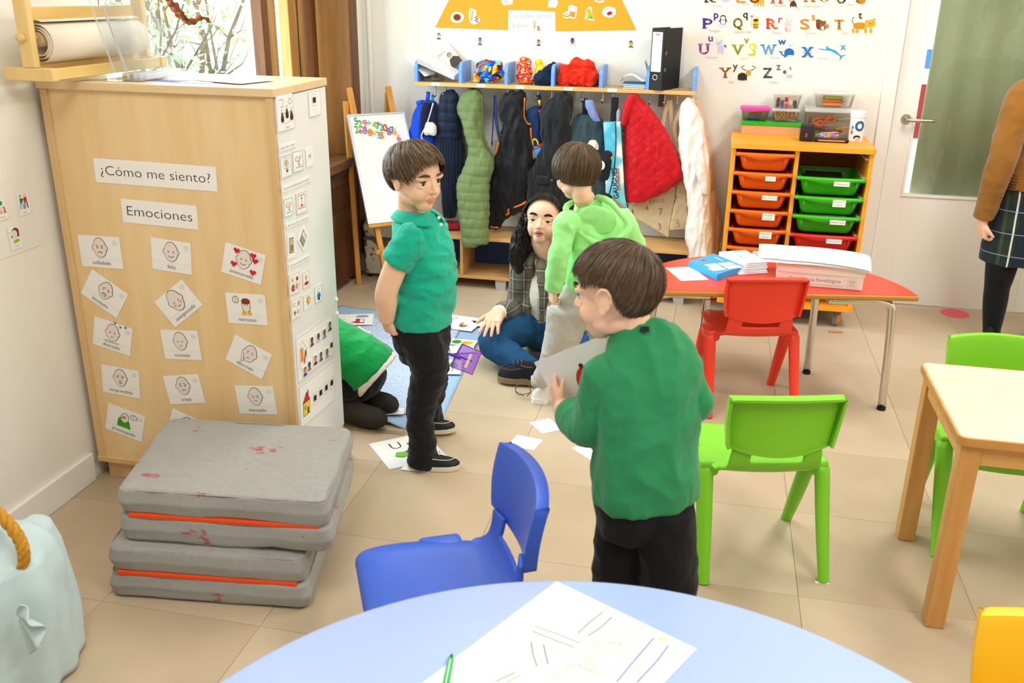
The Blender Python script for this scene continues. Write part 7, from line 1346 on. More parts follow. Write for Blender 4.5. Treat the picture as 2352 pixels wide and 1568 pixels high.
# ================================================================== PEOPLE
J = Kp
class Person:
    def __init__(s, label, base):
        s.root = thing('person', label, 'person', base); s.inv = Matrix.Translation(Vector(base)).inverted(); s.skin = MB(); s.lips = []
    def fix(s, o): o.parent = s.root; o.matrix_parent_inverse = s.inv; return o
    def part(s, mb, name, m, voxel=.005, disp=None, it=3): return s.fix(remesh(mb, name, m, None, voxel, it, disp))
    def raw(s, mb, name, m, smooth=True): return s.fix(mb.build(name, m, None, smooth))
    def head(s, c, f, u, h, open_mouth=False, child=True, lid=0.):
        f = Vector(f).normalized(); u = Vector(u); u = (u - f * u.dot(f)).normalized(); r = f.cross(u); s.h = h; c = Vector(c)
        R = Matrix(((r.x, f.x, u.x), (r.y, f.y, u.y), (r.z, f.z, u.z))); s.R = R; s.c = c
        L = lambda x, y, z: c + R @ (Vector((x, y, z)) * h); s.L = L; b = s.skin
        E = lambda p, q, n=20, m=14: b.sph(L(*p), tuple(v * h for v in q), n, m, R)
        E((0, -.06, .12), (.355, .425, .375)); E((0, .06, -.10), (.295, .325, .33)); E((0, .20, -.345), (.135, .15, .135))
        for q in (-1, 1):
            E((q * .14, .19, -.16), (.14, .15, .15) if child else (.135, .15, .17)); E((q * .155, .27, .085), (.13, .085, .05), 14, 10); E((q * .17, .02, -.27), (.10, .20, .12))
            E((q * .155, .298 + lid * .3, .060 - lid), (.085, .05, .026 + lid * .6), 12, 8); E((q * .155, .290, -.044), (.08, .045, .022), 12, 8)
        E((0, .30, .02), (.05, .07, .12)); b.tube([L(0, .345, .05), L(0, .40, -.04), L(0, .435, -.105), L(0, .40, -.135)], [.028 * h, .036 * h, .048 * h, .03 * h], 12, sub=3)
        for q in (-1, 1): E((q * .042, .385, -.118), (.034, .04, .03), 10, 8)
        E((0, .345, -.235), (.10, .055, .05), 14, 10)
        dz = .018 if open_mouth else 0
        b.tube([L(-.095, .352, -.238), L(-.045, .388, -.222 + dz * .4), L(0, .396, -.228 + dz * .4), L(.045, .388, -.222 + dz * .4), L(.095, .352, -.238)], [.012 * h, .02 * h, .02 * h, .02 * h, .012 * h], 8, sub=3)
        b.tube([L(-.085, .350, -.248), L(-.04, .382, -.268 - dz), L(0, .390, -.272 - dz), L(.04, .382, -.268 - dz), L(.085, .350, -.248)], [.012 * h, .022 * h, .024 * h, .022 * h, .012 * h], 8, sub=3)
        for q in (-1, 1):       # ears: plate, rim and lobe
            E((q * .365, -.05, -.02), (.022, .075, .115), 14, 10)
            P = [L(q * (.375 + .03 * math.sin(a)), -.055 + .082 * math.cos(a) - .02 * math.sin(a), -.005 + .118 * math.sin(a)) for a in [-.9 + 4.4 * i / 10 for i in range(11)]]
            b.tube([P[i] for i in range(11)], .021 * h, 8); E((q * .365, -.015, -.125), (.025, .04, .045), 10, 8)
        s.lips.append((L(0, .385, -.25 - dz * .4), R, (.11 * h, .05 * h, (.050 + dz) * h)))
        s.mouth = open_mouth; s.lid = lid
    def face_parts(s, iris='#4a2f1e', brow='#4a3524', down=.12, lash=True, browk=1.):
        h = s.h; R = s.R; L = s.L
        for q in (-1, 1):
            e = MB(); e.sph(L(q * .150, .262, .012), .067 * h, 18, 14); o = s.raw(e, 'eye', mat('eye_white', '#efe9e2', .15, .6))
            d = MB(); gz = Vector((0, 1, -down)).normalized(); p = L(q * .150, .262, .012) + R @ gz * (.059 * h); d.sph(p, (.032 * h, .014 * h, .033 * h), 14, 8, R); io = s.raw(d, 'iris', mat('iris_' + iris[1:], iris, .1, .6)); io.parent = o; io.matrix_parent_inverse = Matrix()
            if lash: t = MB(); t.tube([L(q * .09, .322, .030 - s.lid), L(q * .125, .340 + s.lid * .4, .044 - s.lid * 1.3), L(q * .17, .338 + s.lid * .4, .045 - s.lid * 1.3), L(q * .215, .305, .024 - s.lid)], [.005 * h, .008 * h, .009 * h, .004 * h], 6, sub=3); s.raw(t, 'upper_lashes', mat('lash', '#1f1612', .6))
            t = MB(); t.tube([L(q * .075, .372, .120), L(q * .14, .372, .142), L(q * .20, .345, .138), L(q * .25, .30, .108)], [.016 * h * browk, .021 * h * browk, .018 * h * browk, .006 * h], 8, .45, R @ Vector((0, 0, 1)), sub=3); s.raw(t, 'eyebrow', mat('brow_' + brow[1:], brow, .8))
        if s.mouth: t = MB(); t.sph(L(0, .378, -.250), (.062 * h, .03 * h, .014 * h), 14, 8, R); s.raw(t, 'mouth_opening', mat('mouth_dark', '#3a1512', .6))
    def limb(s, pts, r, mb=None, n=16, flat=1., sub=4): (mb or s.skin).tube(pts, r, n, flat, sub=sub)
    def hand(s, W, d, n, size, curls=(.5, .5, .5, .5), side=1, thumb=(.5, .3), spread=.12, mb=None):
        """W wrist, d finger direction, n palm normal (fingers bend toward it), thumb on side*+(d x n)"""
        b = mb or s.skin; W = Vector(W); d = Vector(d).normalized(); n = Vector(n); n = (n - d * n.dot(d)).normalized(); k = d.cross(n) * side; z = size
        for off in (-.14, -.05, .05, .14): b.tube([W - d * .10 * z + k * off * .5 * z, W + d * .2 * z + k * off * z, W + d * .47 * z + k * off * 1.18 * z], [.09 * z, .095 * z, .075 * z], 10, sub=2)
        for i, (off, ln) in enumerate(((.165, .40), (.055, .46), (-.055, .43), (-.165, .34))):
            p = W + d * (.46 - .02 * abs(i - 1)) * z + k * off * z; a = 0.; ang = spread * (1.5 - i); dd = (d * math.cos(ang) + k * math.sin(ang)).normalized(); P = [p - dd * .06 * z, p]; c = curls[i]
            for seg, fr in enumerate((.44, .31, .25)): a += c * (.9, 1.15, .8)[seg]; p = p + (dd * math.cos(a) + n * math.sin(a)) * (ln * fr * z); P.append(p)
            b.tube(P, [.058 * z, .056 * z, .050 * z, .046 * z, .036 * z], 10, sub=3)
            s.tips = getattr(s, 'tips', []); s.tips.append((P[-1], (P[-1] - P[-2]).normalized(), dd * -math.sin(a) + n * math.cos(a)))
        o, cu = thumb; p = W + d * .08 * z + k * .14 * z; dd = (d * .75 + k * o * 1.3 + n * .25).normalized(); P = [p, p + dd * .17 * z]
        for fr in (.16, .14): dd = (dd + (d * .5 - k * .4 + n * .5) * cu).normalized(); P.append(P[-1] + dd * fr * z)
        b.tube(P, [.085 * z, .068 * z, .056 * z, .042 * z], 10, sub=3)
    def done(s, m='skin_a', voxel=.003, lip='lip_a', disp=None):
        o = s.part(s.skin, 'body', m, voxel, disp, 4); me = o.data; me.materials.append(MATS[lip]); n = len(me.polygons); c = np.empty(n * 3); me.polygons.foreach_get('center', c); c = c.reshape(-1, 3); mi = np.zeros(n, dtype=np.int32)
        for p, R, r in s.lips: q = (c - np.array(p)) @ np.array(R); mi[((q / np.array(r)) ** 2).sum(1) < 1] = 1
        me.polygons.foreach_set('material_index', mi); me.update(); return o
    def hair(s, cols, lim, whorl=(0, -.5, .87), n=2600, length=(35, 70), rad=(.392, .468, .412), cen=(0, -.055, .125), seed=1, lift=.035, wid=.016, swirl=.25, jag=5, part='hair'):
        h = s.h; rnd = random.Random(seed); w = Vector(whorl).normalized(); e1 = Vector((0, 1, 0)); e1 = (e1 - w * e1.dot(w)).normalized(); e2 = w.cross(e1)
        lim = sorted(lim); A = [a for a, t in lim]; T = [t for a, t in lim]
        def tl_(ph): return float(np.interp(math.degrees(ph) % 360, A + [A[0] + 360], T + [T[0]]))
        def P(th, ph, k): d = w * math.cos(th) + (e1 * math.cos(ph) + e2 * math.sin(ph)) * math.sin(th); return s.L(*(Vector(cen) + Vector((d.x * rad[0], d.y * rad[1], d.z * rad[2])) * k))
        ms = []
        for i, c in enumerate(cols): ms.append(mat('hair_' + c[1:], c, .42, .35))
        cap = MB(); nu, nv = 72, 22; cap.grid(lambda a, b: P(math.radians(max(.5, tl_(a * 2 * PI) - 4) * b), a * 2 * PI, .995), nu, nv); cap.cur = 0
        mb = MB(); mb.v, mb.f, mb.m = cap.v, cap.f, cap.m
        for i in range(n):
            ph = rnd.uniform(0, 2 * PI); te = math.radians(tl_(ph) + rnd.uniform(-jag, jag)); t0 = te * math.sqrt(rnd.random()) * .97; L_ = math.radians(rnd.uniform(*length)); t1 = min(t0 + L_, te)
            if t1 - t0 < .08: t0 = max(.02, t1 - .25)
            k0 = 1 + rnd.uniform(0, .015); lf = lift * rnd.uniform(.3, 1); tw = rnd.uniform(-.5, .5); dph = rnd.uniform(-1, 1) * .06 + swirl * (t1 - t0) * .3; m_ = 5; L2 = []
            for j in range(m_ + 1):
                q = j / m_; th = t0 + (t1 - t0) * q; pp = ph + dph * q; k = k0 + lf * math.sin(q * PI * .75)
                wd = wid * (1 - .75 * q ** 2) / max(.35, math.sin(max(.15, th))); a = P(th, pp - wd * .8, k + tw * wid * .6); b = P(th, pp + wd * .8, k - tw * wid * .6); L2 += [a, b]
            base = len(mb.v); mb.v += [tuple(x) for x in L2]; mi = rnd.randrange(len(cols))
            for j in range(m_): mb.f.append((base + 2 * j, base + 2 * j + 1, base + 2 * j + 3, base + 2 * j + 2)); mb.m.append(mi)
        me = mb.mesh('hair'); o = link(part, me, ms, None, True); return s.fix(o)
def torso(mb, rings, n=28, p=2.3, sub=3):
    """rings: (centre, f axis angle vector, half depth, half width) stacked upward"""
    R = cr([(*c, rf, rs, f[0], f[1], (f[2] if len(f) > 2 else 0)) for c, f, rf, rs in rings], sub); out = []
    for i, q in enumerate(R):
        c = Vector(q[:3]); f = Vector(q[5:8]).normalized(); up_ = Vector(R[min(i + 1, len(R) - 1)][:3]) - Vector(R[max(i - 1, 0)][:3]); up_ = up_.normalized() if up_.length > 1e-6 else Vector((0, 0, 1)); f = (f - up_ * f.dot(up_)).normalized(); sd = up_.cross(f); ring = []
        for j in range(n):
            t = 2 * PI * j / n; ct, st = math.cos(t), math.sin(t); ring.append(c + f * (q[3] * math.copysign(abs(ct) ** (2 / p), ct)) + sd * (q[4] * math.copysign(abs(st) ** (2 / p), st)))
        out.append(ring)
    mb.loft(out)
def shoe(P, heel, toe, upper, sole, w=.034, hgt=.055, soleh=.016, lace=None, voxel=.004):
    heel, toe = Vector(heel), Vector(toe); d = toe - heel; L = d.length; t = d.normalized(); sd = Vector((-t.y, t.x, 0)); z0 = heel.z
    def pt(a, b, c): return heel + t * (a * L) + sd * (b * w) + Vector((0, 0, c))
    out = [(0, 0), (.02, .45), (.1, .72), (.3, .80), (.55, .95), (.75, 1.0), (.9, .75), (.985, .35), (1, 0)]; C = cr(out, 3); poly = [(a, b) for a, b in C] + [(a, -b) for a, b in C[-2:0:-1]]
    mb = MB(); n = len(poly); v = [pt(a, b, 0) for a, b in poly] + [pt(a, b, soleh) for a, b in poly]; mb.add(v, [tuple(range(n - 1, -1, -1)), tuple(range(n, 2 * n))] + [(i, (i + 1) % n, n + (i + 1) % n, n + i) for i in range(n)]); s_ = P.raw(mb, 'sole', sole, False)
    mb = MB(); rings = []
    for a, wd, hh in ((.015, .45, .75), (.08, .68, .98), (.22, .74, 1.0), (.42, .80, .92), (.6, .88, .72), (.78, .88, .55), (.92, .62, .40), (.985, .25, .24)):
        rings.append([pt(a, wd * math.cos(q) * (1 if math.sin(q) < .3 else .92), soleh - .006 + max(0, math.sin(q)) ** .8 * hh * hgt) for q in [2 * PI * i / 20 for i in range(20)]])
    mb.loft(rings); o = P.part(mb, 'shoe_upper', upper, voxel, None, 2)
    if lace:
        for sg in (-1, 1): q = MB(); q.tube([pt(.40, sg * .80, soleh + hgt * .62), pt(.62, sg * .80, soleh + hgt * .50), pt(.80, sg * .62, soleh + hgt * .46), pt(.92, 0, soleh + hgt * .44)], .0015, 6, sub=4); P.raw(q, 'stitching', lace); q = MB(); q.tube([pt(.12, sg * .72, soleh + hgt * .72), pt(.30, sg * .80, soleh + hgt * .74), pt(.40, sg * .72, soleh + hgt * .80)], .003, 6, sub=3); P.raw(q, 'lace', lace)
        for a in (.40, .50, .60):
            q = MB(); q.tube([pt(a, -.45, soleh + hgt * (1.02 - a * .45)), pt(a + .02, 0, soleh + hgt * (1.12 - a * .45)), pt(a, .45, soleh + hgt * (1.02 - a * .45))], .0022, 6, sub=3); P.raw(q, 'lace', lace)
    return o
mat('skin_a', '#f3c6a6', .5, .35, var=.04, vscale=14, sss=.12); mat('lip_a', '#d9908a', .4, .4); mat('skin_b', '#eebfa2', .48, .35, var=.05, vscale=16, sss=.12); mat('lip_b', '#bf6a64', .4, .4)
UPZ = V(0, 0, 1)

# ---------------------------------------------------------------- boy in the teal polo shirt
A = Person('boy in teal polo shirt and black trousers standing on the rug edge, holding a swatter', (-.96, 3.05, 0))
f = V(.96, -.28, 0); fh = V(.865, -.486, -.12)
A.head(J(956, 408, 3.0), fh, UPZ, .222); nb = J(950, 500, 3.03)
A.limb([A.L(0, -.10, -.22), A.L(0, -.12, -.45), nb, nb - V(0, 0, .06)], [.044, .040, .044, .05])
sh_r, sh_l = J(938, 535, 2.91), J(990, 535, 3.15)
torso(A.skin, [(J(968, 735, 3.03), f, .07, .085), (J(972, 640, 3.03), f, .075, .09), (J(965, 570, 3.03), f, .05, .07), (J(957, 525, 3.03), f, .035, .04)])
el, wr = J(888, 668, 2.88), J(888, 736, 2.905)
A.limb([sh_r, sh_r.lerp(el, .5), el, el.lerp(wr, .45), wr], [.026, .040, .039, .037, .027]); A.hand(wr, J(910, 795, 2.95) - wr, V(.5, .85, .2), .122, (.85, .9, .9, .95), -1, (.5, .9), .03)
A.limb([sh_l, J(1000, 640, 3.19), J(1000, 710, 3.14)], [.026, .034, .028]); A.hand(J(1000, 712, 3.14), V(.2, .05, -1), V(0, -1, 0), .11, (.3, .3, .35, .4), 1)
for a, b in ((J(965, 1000, 2.90), J(968, 1060, 2.90)), (J(990, 930, 3.18), J(992, 975, 3.2))): A.limb([a, b], [.03, .028])
for a, b in ((J(975, 790, 2.98), J(968, 1000, 2.90)), (J(985, 790, 3.10), J(990, 930, 3.18))): A.limb([J(972, 740, 3.03), a, a.lerp(b, .5), b], [.04, .045, .035, .028])
A.done('skin_a', .0028); A.face_parts('#3a281c', '#5a4330')
A.hair(['#57422d', '#664e36', '#765d42', '#4b3825'], [(0, 84), (30, 88), (55, 100), (72, 114), (85, 100), (105, 96), (125, 112), (150, 118), (180, 118), (210, 118), (235, 112), (255, 96), (275, 100), (290, 114), (305, 100), (330, 88)], (0, -.42, .9), 3400, seed=3, lift=.12, jag=9, rad=(.40, .48, .425), swirl=.6)
m_polo = mat('polo_teal', '#18b092', .85, .15, var=.05, vscale=8, bump=.12, bscale=600, sheen=.25)
T = MB(); torso(T, [(J(967, 741, 3.03), f, .098, .118), (J(968, 720, 3.03), f, .10, .120), (J(975, 650, 3.03), f, .106, .118), (J(972, 590, 3.03), f, .100, .118), (J(964, 545, 3.03), f, .088, .122), (J(957, 512, 3.03), f, .072, .100), (J(955, 490, 3.03), f, .054, .062)])
for s_, e_ in ((sh_r + V(.03, .03, .01), J(905, 606, 2.89)), (sh_l + V(0, -.03, .01), J(998, 600, 3.18))): T.tube([s_ + V(0, 0, -.02), s_.lerp(e_, .35), e_], [.046, .057, .054], 18, sub=3)
A.part(T, 'polo_shirt', m_polo, .0045, wrinkle(.010, (13, 13, 22), 41, .0015), 9)
cl_ = MB(); nc = J(957, 484, 3.03)
def colp(u, v):
    a = -2.75 + 5.5 * u; q_ = f * -math.cos(a) + V(-f.y, f.x, 0) * math.sin(a); r = .052 + .036 * v + (.012 * v * abs(a) / 2.75); return nc + q_ * r + V(0, 0, .010 * math.cos(a * .5) - (.030 + .010 * (abs(a) / 2.75) ** 2) * v + .006 * math.sin(v * 3))
cl_.grid(colp, 40, 8); o = A.raw(cl_, 'collar', m_polo); so = o.modifiers.new('s', 'SOLIDIFY'); so.thickness = .004
for k in range(2): q = MB(); q.sph(J(1008 + 5 * k, 500 + 16 * k, 2.96), .006, 10, 8); A.raw(q, 'button', m_white)
m_blk = mat('trousers_black', '#17181b', .85, .15, bump=.15, bscale=500, sheen=.15)
T = MB(); torso(T, [(J(975, 812, 3.04), f, .07, .10), (J(972, 780, 3.03), f, .088, .118), (J(966, 745, 3.03), f, .09, .116), (J(966, 725, 3.03), f, .088, .112)])
T.tube([J(965, 775, 2.98), J(983, 830, 2.955), J(982, 868, 2.94), J(973, 910, 2.925), J(965, 950, 2.91), J(968, 1000, 2.90), J(972, 1040, 2.90), J(968, 1062, 2.90)], [.078, .066, .060, .054, .050, .046, .050, .054], 20, sub=4)
T.tube([J(975, 775, 3.09), J(992, 830, 3.12), J(992, 880, 3.15), J(988, 930, 3.18), J(990, 972, 3.2)], [.07, .062, .055, .05, .046], 20, sub=4)
A.part(T, 'trousers', m_blk, .005, wrinkle(.009, (12, 12, 24), 43, .0015))
m_navy = mat('shoe_navy', '#1c1f26', .5, .35); m_cream = mat('sole_cream', '#e2d8bd', .6)
shoe(A, Fp(936, 1073, .002), Fp(1058, 1073, .002), m_navy, m_cream, .036, .058, .016, mat('lace_white', '#dcd6c8', .7)); shoe(A, Fp(950, 992, .012), Fp(1047, 986, .012), m_navy, m_cream, .036, .058, .016, 'lace_white')
# purple fly swatter in his hand
sw = thing('fly_swatter', 'purple plastic fly swatter held behind the boy in teal', 'swatter', tuple(J(1070, 825, 3.06))); si = Matrix.Translation(sw.location).inverted()
m_pur = mat('swatter_purple', '#6b22a8', .4, .4); h0, h1 = J(898, 768, 2.99), J(1046, 818, 3.06)
o = MB().tube([h0, h0.lerp(h1, .5), h1, J(1058, 822, 3.06)], [.006, .0045, .005, .006], 8).build('handle', m_pur, sw, True); o.matrix_parent_inverse = si
cr4 = [J(1062, 790, 3.10), J(1106, 808, 3.10), J(1085, 860, 3.03), J(1036, 842, 3.03)]
def bil(u, v): return cr4[0] * (1 - u) * (1 - v) + cr4[1] * u * (1 - v) + cr4[2] * u * v + cr4[3] * (1 - u) * v
g = MB(); nn = 24
for i in range(nn + 1): g.tube([bil(i / nn, 0), bil(i / nn, 1)], .0011, 4); g.tube([bil(0, i / nn), bil(1, i / nn)], .0011, 4)
o = g.build('mesh_head', mat('swatter_mesh', '#9a4fd4', .45), sw); o.matrix_parent_inverse = si
g = MB(); g.tube([bil(0, 0), bil(1, 0), bil(1, 1), bil(0, 1), bil(0, 0)], .0022, 6); g.tube([bil(0, .5), bil(.75, .5)], .0035, 6); g.tube([bil(0, 0), h1, bil(0, 1)], .003, 6); o = g.build('rim', m_pur, sw); o.matrix_parent_inverse = si
g = MB(); nn_ = (cr4[1] - cr4[0]).cross(cr4[3] - cr4[0]).normalized(); nn_ = nn_ if nn_.z > 0 else -nn_; P4 = [bil(.52, .25) + nn_ * .003, bil(.66, .25) + nn_ * .003, bil(.66, .85) + nn_ * .003, bil(.52, .85) + nn_ * .003]; g.add(P4, [(0, 1, 2, 3)]); o = g.build('tape', mat('tape', '#d8b9b4', .5), sw); o.matrix_parent_inverse = si

# ---------------------------------------------------------------- boy in dark green, seen from behind
YD = 1.86
D = Person('boy in long-sleeved dark green shirt and black trousers holding a sheet of paper', (-.10, YD, 0))
f = V(-.45, .89, 0); fh = V(-.93, .30, -.20)
D.head(J(1412, 672, 1.87), fh, V(.05, .04, 1), .206); nb = J(1448, 765, 1.885)
D.limb([D.L(0, -.12, -.2), D.L(.03, -.16, -.45), nb, nb - V(0, 0, .06)], [.044, .040, .040, .036])
sl_, sr_ = J(1400, 850, 1.825), J(1556, 826, 1.90)
torso(D.skin, [(J(1478, 1140, YD), f, .07, .095), (J(1478, 1000, YD), f, .07, .09), (J(1478, 860, YD), f, .045, .065), (J(1462, 800, YD), f, .035, .04)])
eL, wL = J(1354, 985, 1.845), J(1290, 935, 1.985); D.limb([sl_, sl_.lerp(eL, .5), eL, eL.lerp(wL, .5), wL], [.024, .034, .032, .03, .023])
D.hand(wL, J(1262, 868, 2.03) - wL, V(.75, .45, .15), .118, (.42, .42, .45, .5), -1, (.55, .25), .05)
eR, wR = J(1594, 925, 1.90), J(1550, 905, 2.06); D.limb([sr_, sr_.lerp(eR, .5), eR, eR.lerp(wR, .5), wR], [.024, .034, .032, .03, .023]); D.hand(wR, V(-.5, .8, .1), V(-.6, -.4, .3), .115, (.5, .5, .5, .5), 1)
hips = [J(1432, 1180, YD + .0), J(1530, 1180, YD - .02)]; ank = [V(J(1432, 1300, YD).x - .005, YD + .02, .05), V(J(1560, 1300, YD).x + .01, YD - .03, .05)]
for a, b in zip(hips, ank): D.limb([J(1478, 1140, YD), a, a.lerp(b, .5), b], [.05, .05, .04, .028])
D.done('skin_a', .0028); D.face_parts('#3a281c', '#4a3524')
D.hair(['#4d3a27', '#5b4630', '#6a523a', '#443220'], [(0, 104), (30, 104), (55, 108), (70, 116), (85, 104), (105, 100), (125, 116), (150, 126), (180, 122), (210, 122), (240, 112), (270, 108), (300, 104), (330, 102)], (.26, -.52, .81), 4200, (45, 85), seed=5, lift=.06, swirl=.5, wid=.012, rad=(.395, .475, .415))
m_dg = mat('shirt_dark_green', '#2f8a57', .85, .12, var=.05, vscale=7, bump=.1, bscale=600, sheen=.2)
T = MB(); torso(T, [(J(1481, 1140, YD), f, .098, .114), (J(1481, 1120, YD), f, .10, .116), (J(1482, 1020, YD), f, .092, .115), (J(1483, 920, YD), f, .088, .112), (J(1483, 860, YD), f, .080, .117), (J(1482, 825, YD), f, .068, .110), (J(1474, 795, YD), f, .060, .090), (J(1462, 768, YD + .005), f, .053, .066), (J(1455, 750, YD + .012), f, .049, .054)])
T.tube([sl_ + V(.045, .02, -.03), sl_ + V(0, 0, -.008), sl_.lerp(eL, .5), eL, eL.lerp(wL, .45), wL.lerp(eL, .22)], [.036, .046, .046, .045, .042, .034], 18, sub=4); T.tube([sr_ + V(-.045, -.02, -.03), sr_ + V(0, 0, -.008), sr_.lerp(eR, .5), eR, eR.lerp(wR, .5), wR.lerp(eR, .1)], [.034, .042, .041, .041, .038, .032], 18, sub=4)
D.part(T, 'shirt', m_dg, .0045, wrinkle(.011, (14, 14, 9), 51, .0012), 12)
q = MB(); Q = [J(1455, 752, YD + .012) + f * (.050 * math.cos(a)) + V(-f.y, f.x, 0) * (.056 * math.sin(a)) + V(0, 0, -.004 * math.cos(a)) for a in [2 * PI * k / 24 for k in range(25)]]; q.tube(Q, .008, 8, .6); D.raw(q, 'neckband', m_dg)
q = MB(); Mt_ = basis(J(1481, 757, YD - .047), CR, CU); q.box((-.009, -.005, 0), (.009, .007, .003), .001, Mt_); D.raw(q, 'shirt_label', mat('label_black', '#17171a', .6), False)
T = MB(); torso(T, [(J(1480, 1215, YD), f, .065, .105), (J(1480, 1170, YD), f, .088, .112), (J(1480, 1140, YD), f, .092, .112), (J(1480, 1118, YD), f, .088, .108)])
m_fl = mat('trousers_fleece', '#1b1b1d', .9, .1, bump=.15, bscale=400, sheen=.1)
for a, b, rr in zip(hips, ank, ((.066, .060, .056, .054), (.066, .064, .056, .052))): T.tube([a + V(0, 0, .03), a, a.lerp(b, .4), a.lerp(b, .7), b + V(0, 0, -.01)], [.064, *rr], 20, sub=4)
D.part(T, 'trousers', m_fl, .005, wrinkle(.009, (13, 13, 9), 53, .001))
for b in ank: shoe(D, V(b.x + .02, b.y - .045, .001), V(b.x - .04, b.y + .11, .001), m_navy, m_cream, .036, .055)
a_, b_, c_, d_ = J(1243, 828, 2.02), J(1402, 766, 1.98), J(1440, 905, 1.99), J(1288, 968, 2.03)
leaf('drawing_paper', 'white sheet with a red drawing held by the boy in dark green', 'paper', a_, b_, c_, d_, .0006, lambda d, w, h: (d.ell(.05 * w, -.12 * h, .17 * w, .30 * h, '#b9271f'), d.ell(.05 * w, -.12 * h, .16 * w, .28 * h, '#d8382c'), [d.line([(-.1 * w, (-.3 + .1 * k) * h), (.2 * w, (-.3 + .1 * k) * h)], .0012, '#8f1f1c') for k in range(4)], d.ell(.05 * w, .2 * h, .03 * w, .04 * h, '#5a2a1c')), '#f4f3f0')

# ---------------------------------------------------------------- child in the light green hoodie
YC = 3.56
Cc = Person('child in light green hooded sweatshirt and grey joggers standing before the seated woman', (-.53, YC, 0))
f = V(-.72, .69, 0); fh = V(-.66, .74, -.22)
Cc.head(J(1322, 396, YC - .01), fh, UPZ, .208); nb = J(1345, 462, YC)
Cc.limb([Cc.L(0, -.1, -.2), Cc.L(.02, -.14, -.45), nb, nb - V(0, 0, .06)], [.042, .038, .042, .05])
sl_, sr_ = J(1303, 505, YC - .09), J(1430, 500, YC + .06)
torso(Cc.skin, [(J(1355, 680, YC), f, .07, .09), (J(1365, 590, YC), f, .07, .085), (J(1360, 520, YC), f, .045, .065), (J(1350, 485, YC), f, .035, .04)])
eL, wL = J(1284, 585, YC - .13), J(1272, 668, YC - .10); Cc.limb([sl_, eL, wL], [.024, .030, .024]); Cc.hand(wL, J(1264, 715, YC - .08) - wL, V(.75, .5, 0), .108, (1.15, 1.2, 1.2, 1.2), -1, (.5, .9), .02)
eR, wR = J(1458, 580, YC + .10), J(1430, 640, YC + .06); Cc.limb([sr_, eR, wR], [.024, .030, .024]); Cc.hand(wR, V(-.2, .3, -1), V(-.6, -.4, .1), .108, (.7, .7, .7, .7), 1)
aL, aR = J(1240, 872, YC - .02), V(J(1425, 800, YC).x, YC + .14, .06)
for a, b in ((J(1305, 730, YC - .03), aL), (J(1385, 725, YC + .05), aR)): Cc.limb([J(1350, 690, YC), a, a.lerp(b, .5), b], [.05, .052, .042, .028])
Cc.done('skin_a', .0028); Cc.face_parts('#3a281c', '#4a3524')
Cc.hair(['#55402b', '#634b34', '#70573e', '#4a3725'], [(0, 106), (30, 112), (60, 122), (90, 128), (120, 130), (150, 130), (180, 128), (210, 130), (240, 130), (270, 128), (300, 122), (330, 112)], (.05, -.35, .93), 4200, (50, 95), seed=9, lift=.06, swirl=.1, wid=.012, jag=3, rad=(.42, .49, .43))
m_lg = mat('hoodie_green', '#a2ee90', .9, .1, var=.03, vscale=8, bump=.12, bscale=500, sheen=.25)
T = MB(); torso(T, [(J(1366, 672, YC), f, .088, .108), (J(1367, 650, YC), f, .098, .122), (J(1372, 590, YC), f, .098, .120), (J(1370, 530, YC), f, .085, .116), (J(1364, 500, YC), f, .068, .104), (J(1356, 478, YC), f, .052, .078), (J(1350, 465, YC), f, .047, .056)])
T.tube([sl_ + V(.04, .02, -.03), sl_ + V(0, 0, -.006), sl_.lerp(eL, .5), eL, eL.lerp(wL, .5), wL + V(0, 0, .004)], [.034, .044, .041, .039, .038, .034], 18, sub=4); T.tube([sr_ + V(-.04, -.02, -.03), sr_ + V(0, 0, -.006), sr_.lerp(eR, .5), eR, wR], [.034, .045, .046, .044, .036], 18, sub=4)
Cc.part(T, 'sweatshirt', m_lg, .0045, wrinkle(.009, (16, 16, 14), 61, .001), 9)
hd_ = MB(); hc_ = [(1318, 463), (1300, 478), (1315, 510), (1345, 545), (1385, 562), (1425, 548), (1445, 520), (1425, 490), (1400, 463), (1372, 452)]
hd_.tube([J(x, y, YC - .105 + .010 * abs(i - 4) * 1.1 + (.04 if i in (0, 9) else 0)) for i, (x, y) in enumerate(hc_)], [.012, .014, .015, .016, .017, .017, .016, .015, .014, .012], 12, .8, sub=3)
q_ = J(1372, 505, YC - .08); hd_.sph(q_, (.078, .012, .055), 18, 12, Matrix.Rotation(.15, 3, 'Y')); Cc.part(hd_, 'hood', m_lg, .0045, wrinkle(.005, (16, 16, 16), 63, .001))
q = MB(); q.tube([nb + V(.043 * math.cos(a), .043 * math.sin(a), .012) for a in [-2.0 + 2.6 * k / 8 for k in range(9)]], .006, 8, .5); Cc.raw(q, 'tee_neckband', mat('tee_navy', '#1c2438', .8))
m_gr = mat('joggers_grey', '#bdb7ae', .95, .08, var=.06, vscale=150, bump=.15, bscale=500, sheen=.2)
T = MB(); torso(T, [(J(1345, 742, YC), f, .07, .10), (J(1345, 712, YC), f, .098, .122), (J(1352, 688, YC), f, .10, .120), (J(1360, 668, YC), f, .09, .108)])
T.tube([J(1305, 710, YC - .03), J(1297, 760, YC - .035), J(1278, 805, YC - .03), J(1262, 840, YC - .02), aL], [.085, .076, .060, .048, .036], 20, sub=4); T.tube([J(1382, 715, YC + .05), J(1392, 760, YC + .07), J(1402, 800, YC + .10), aR + V(0, 0, .05), aR], [.08, .072, .06, .05, .04], 20, sub=4)
Cc.part(T, 'joggers', m_gr, .005, wrinkle(.008, (12, 12, 14), 65, .001))
m_sw = mat('sneaker_white', '#ece9e2', .5, .35)
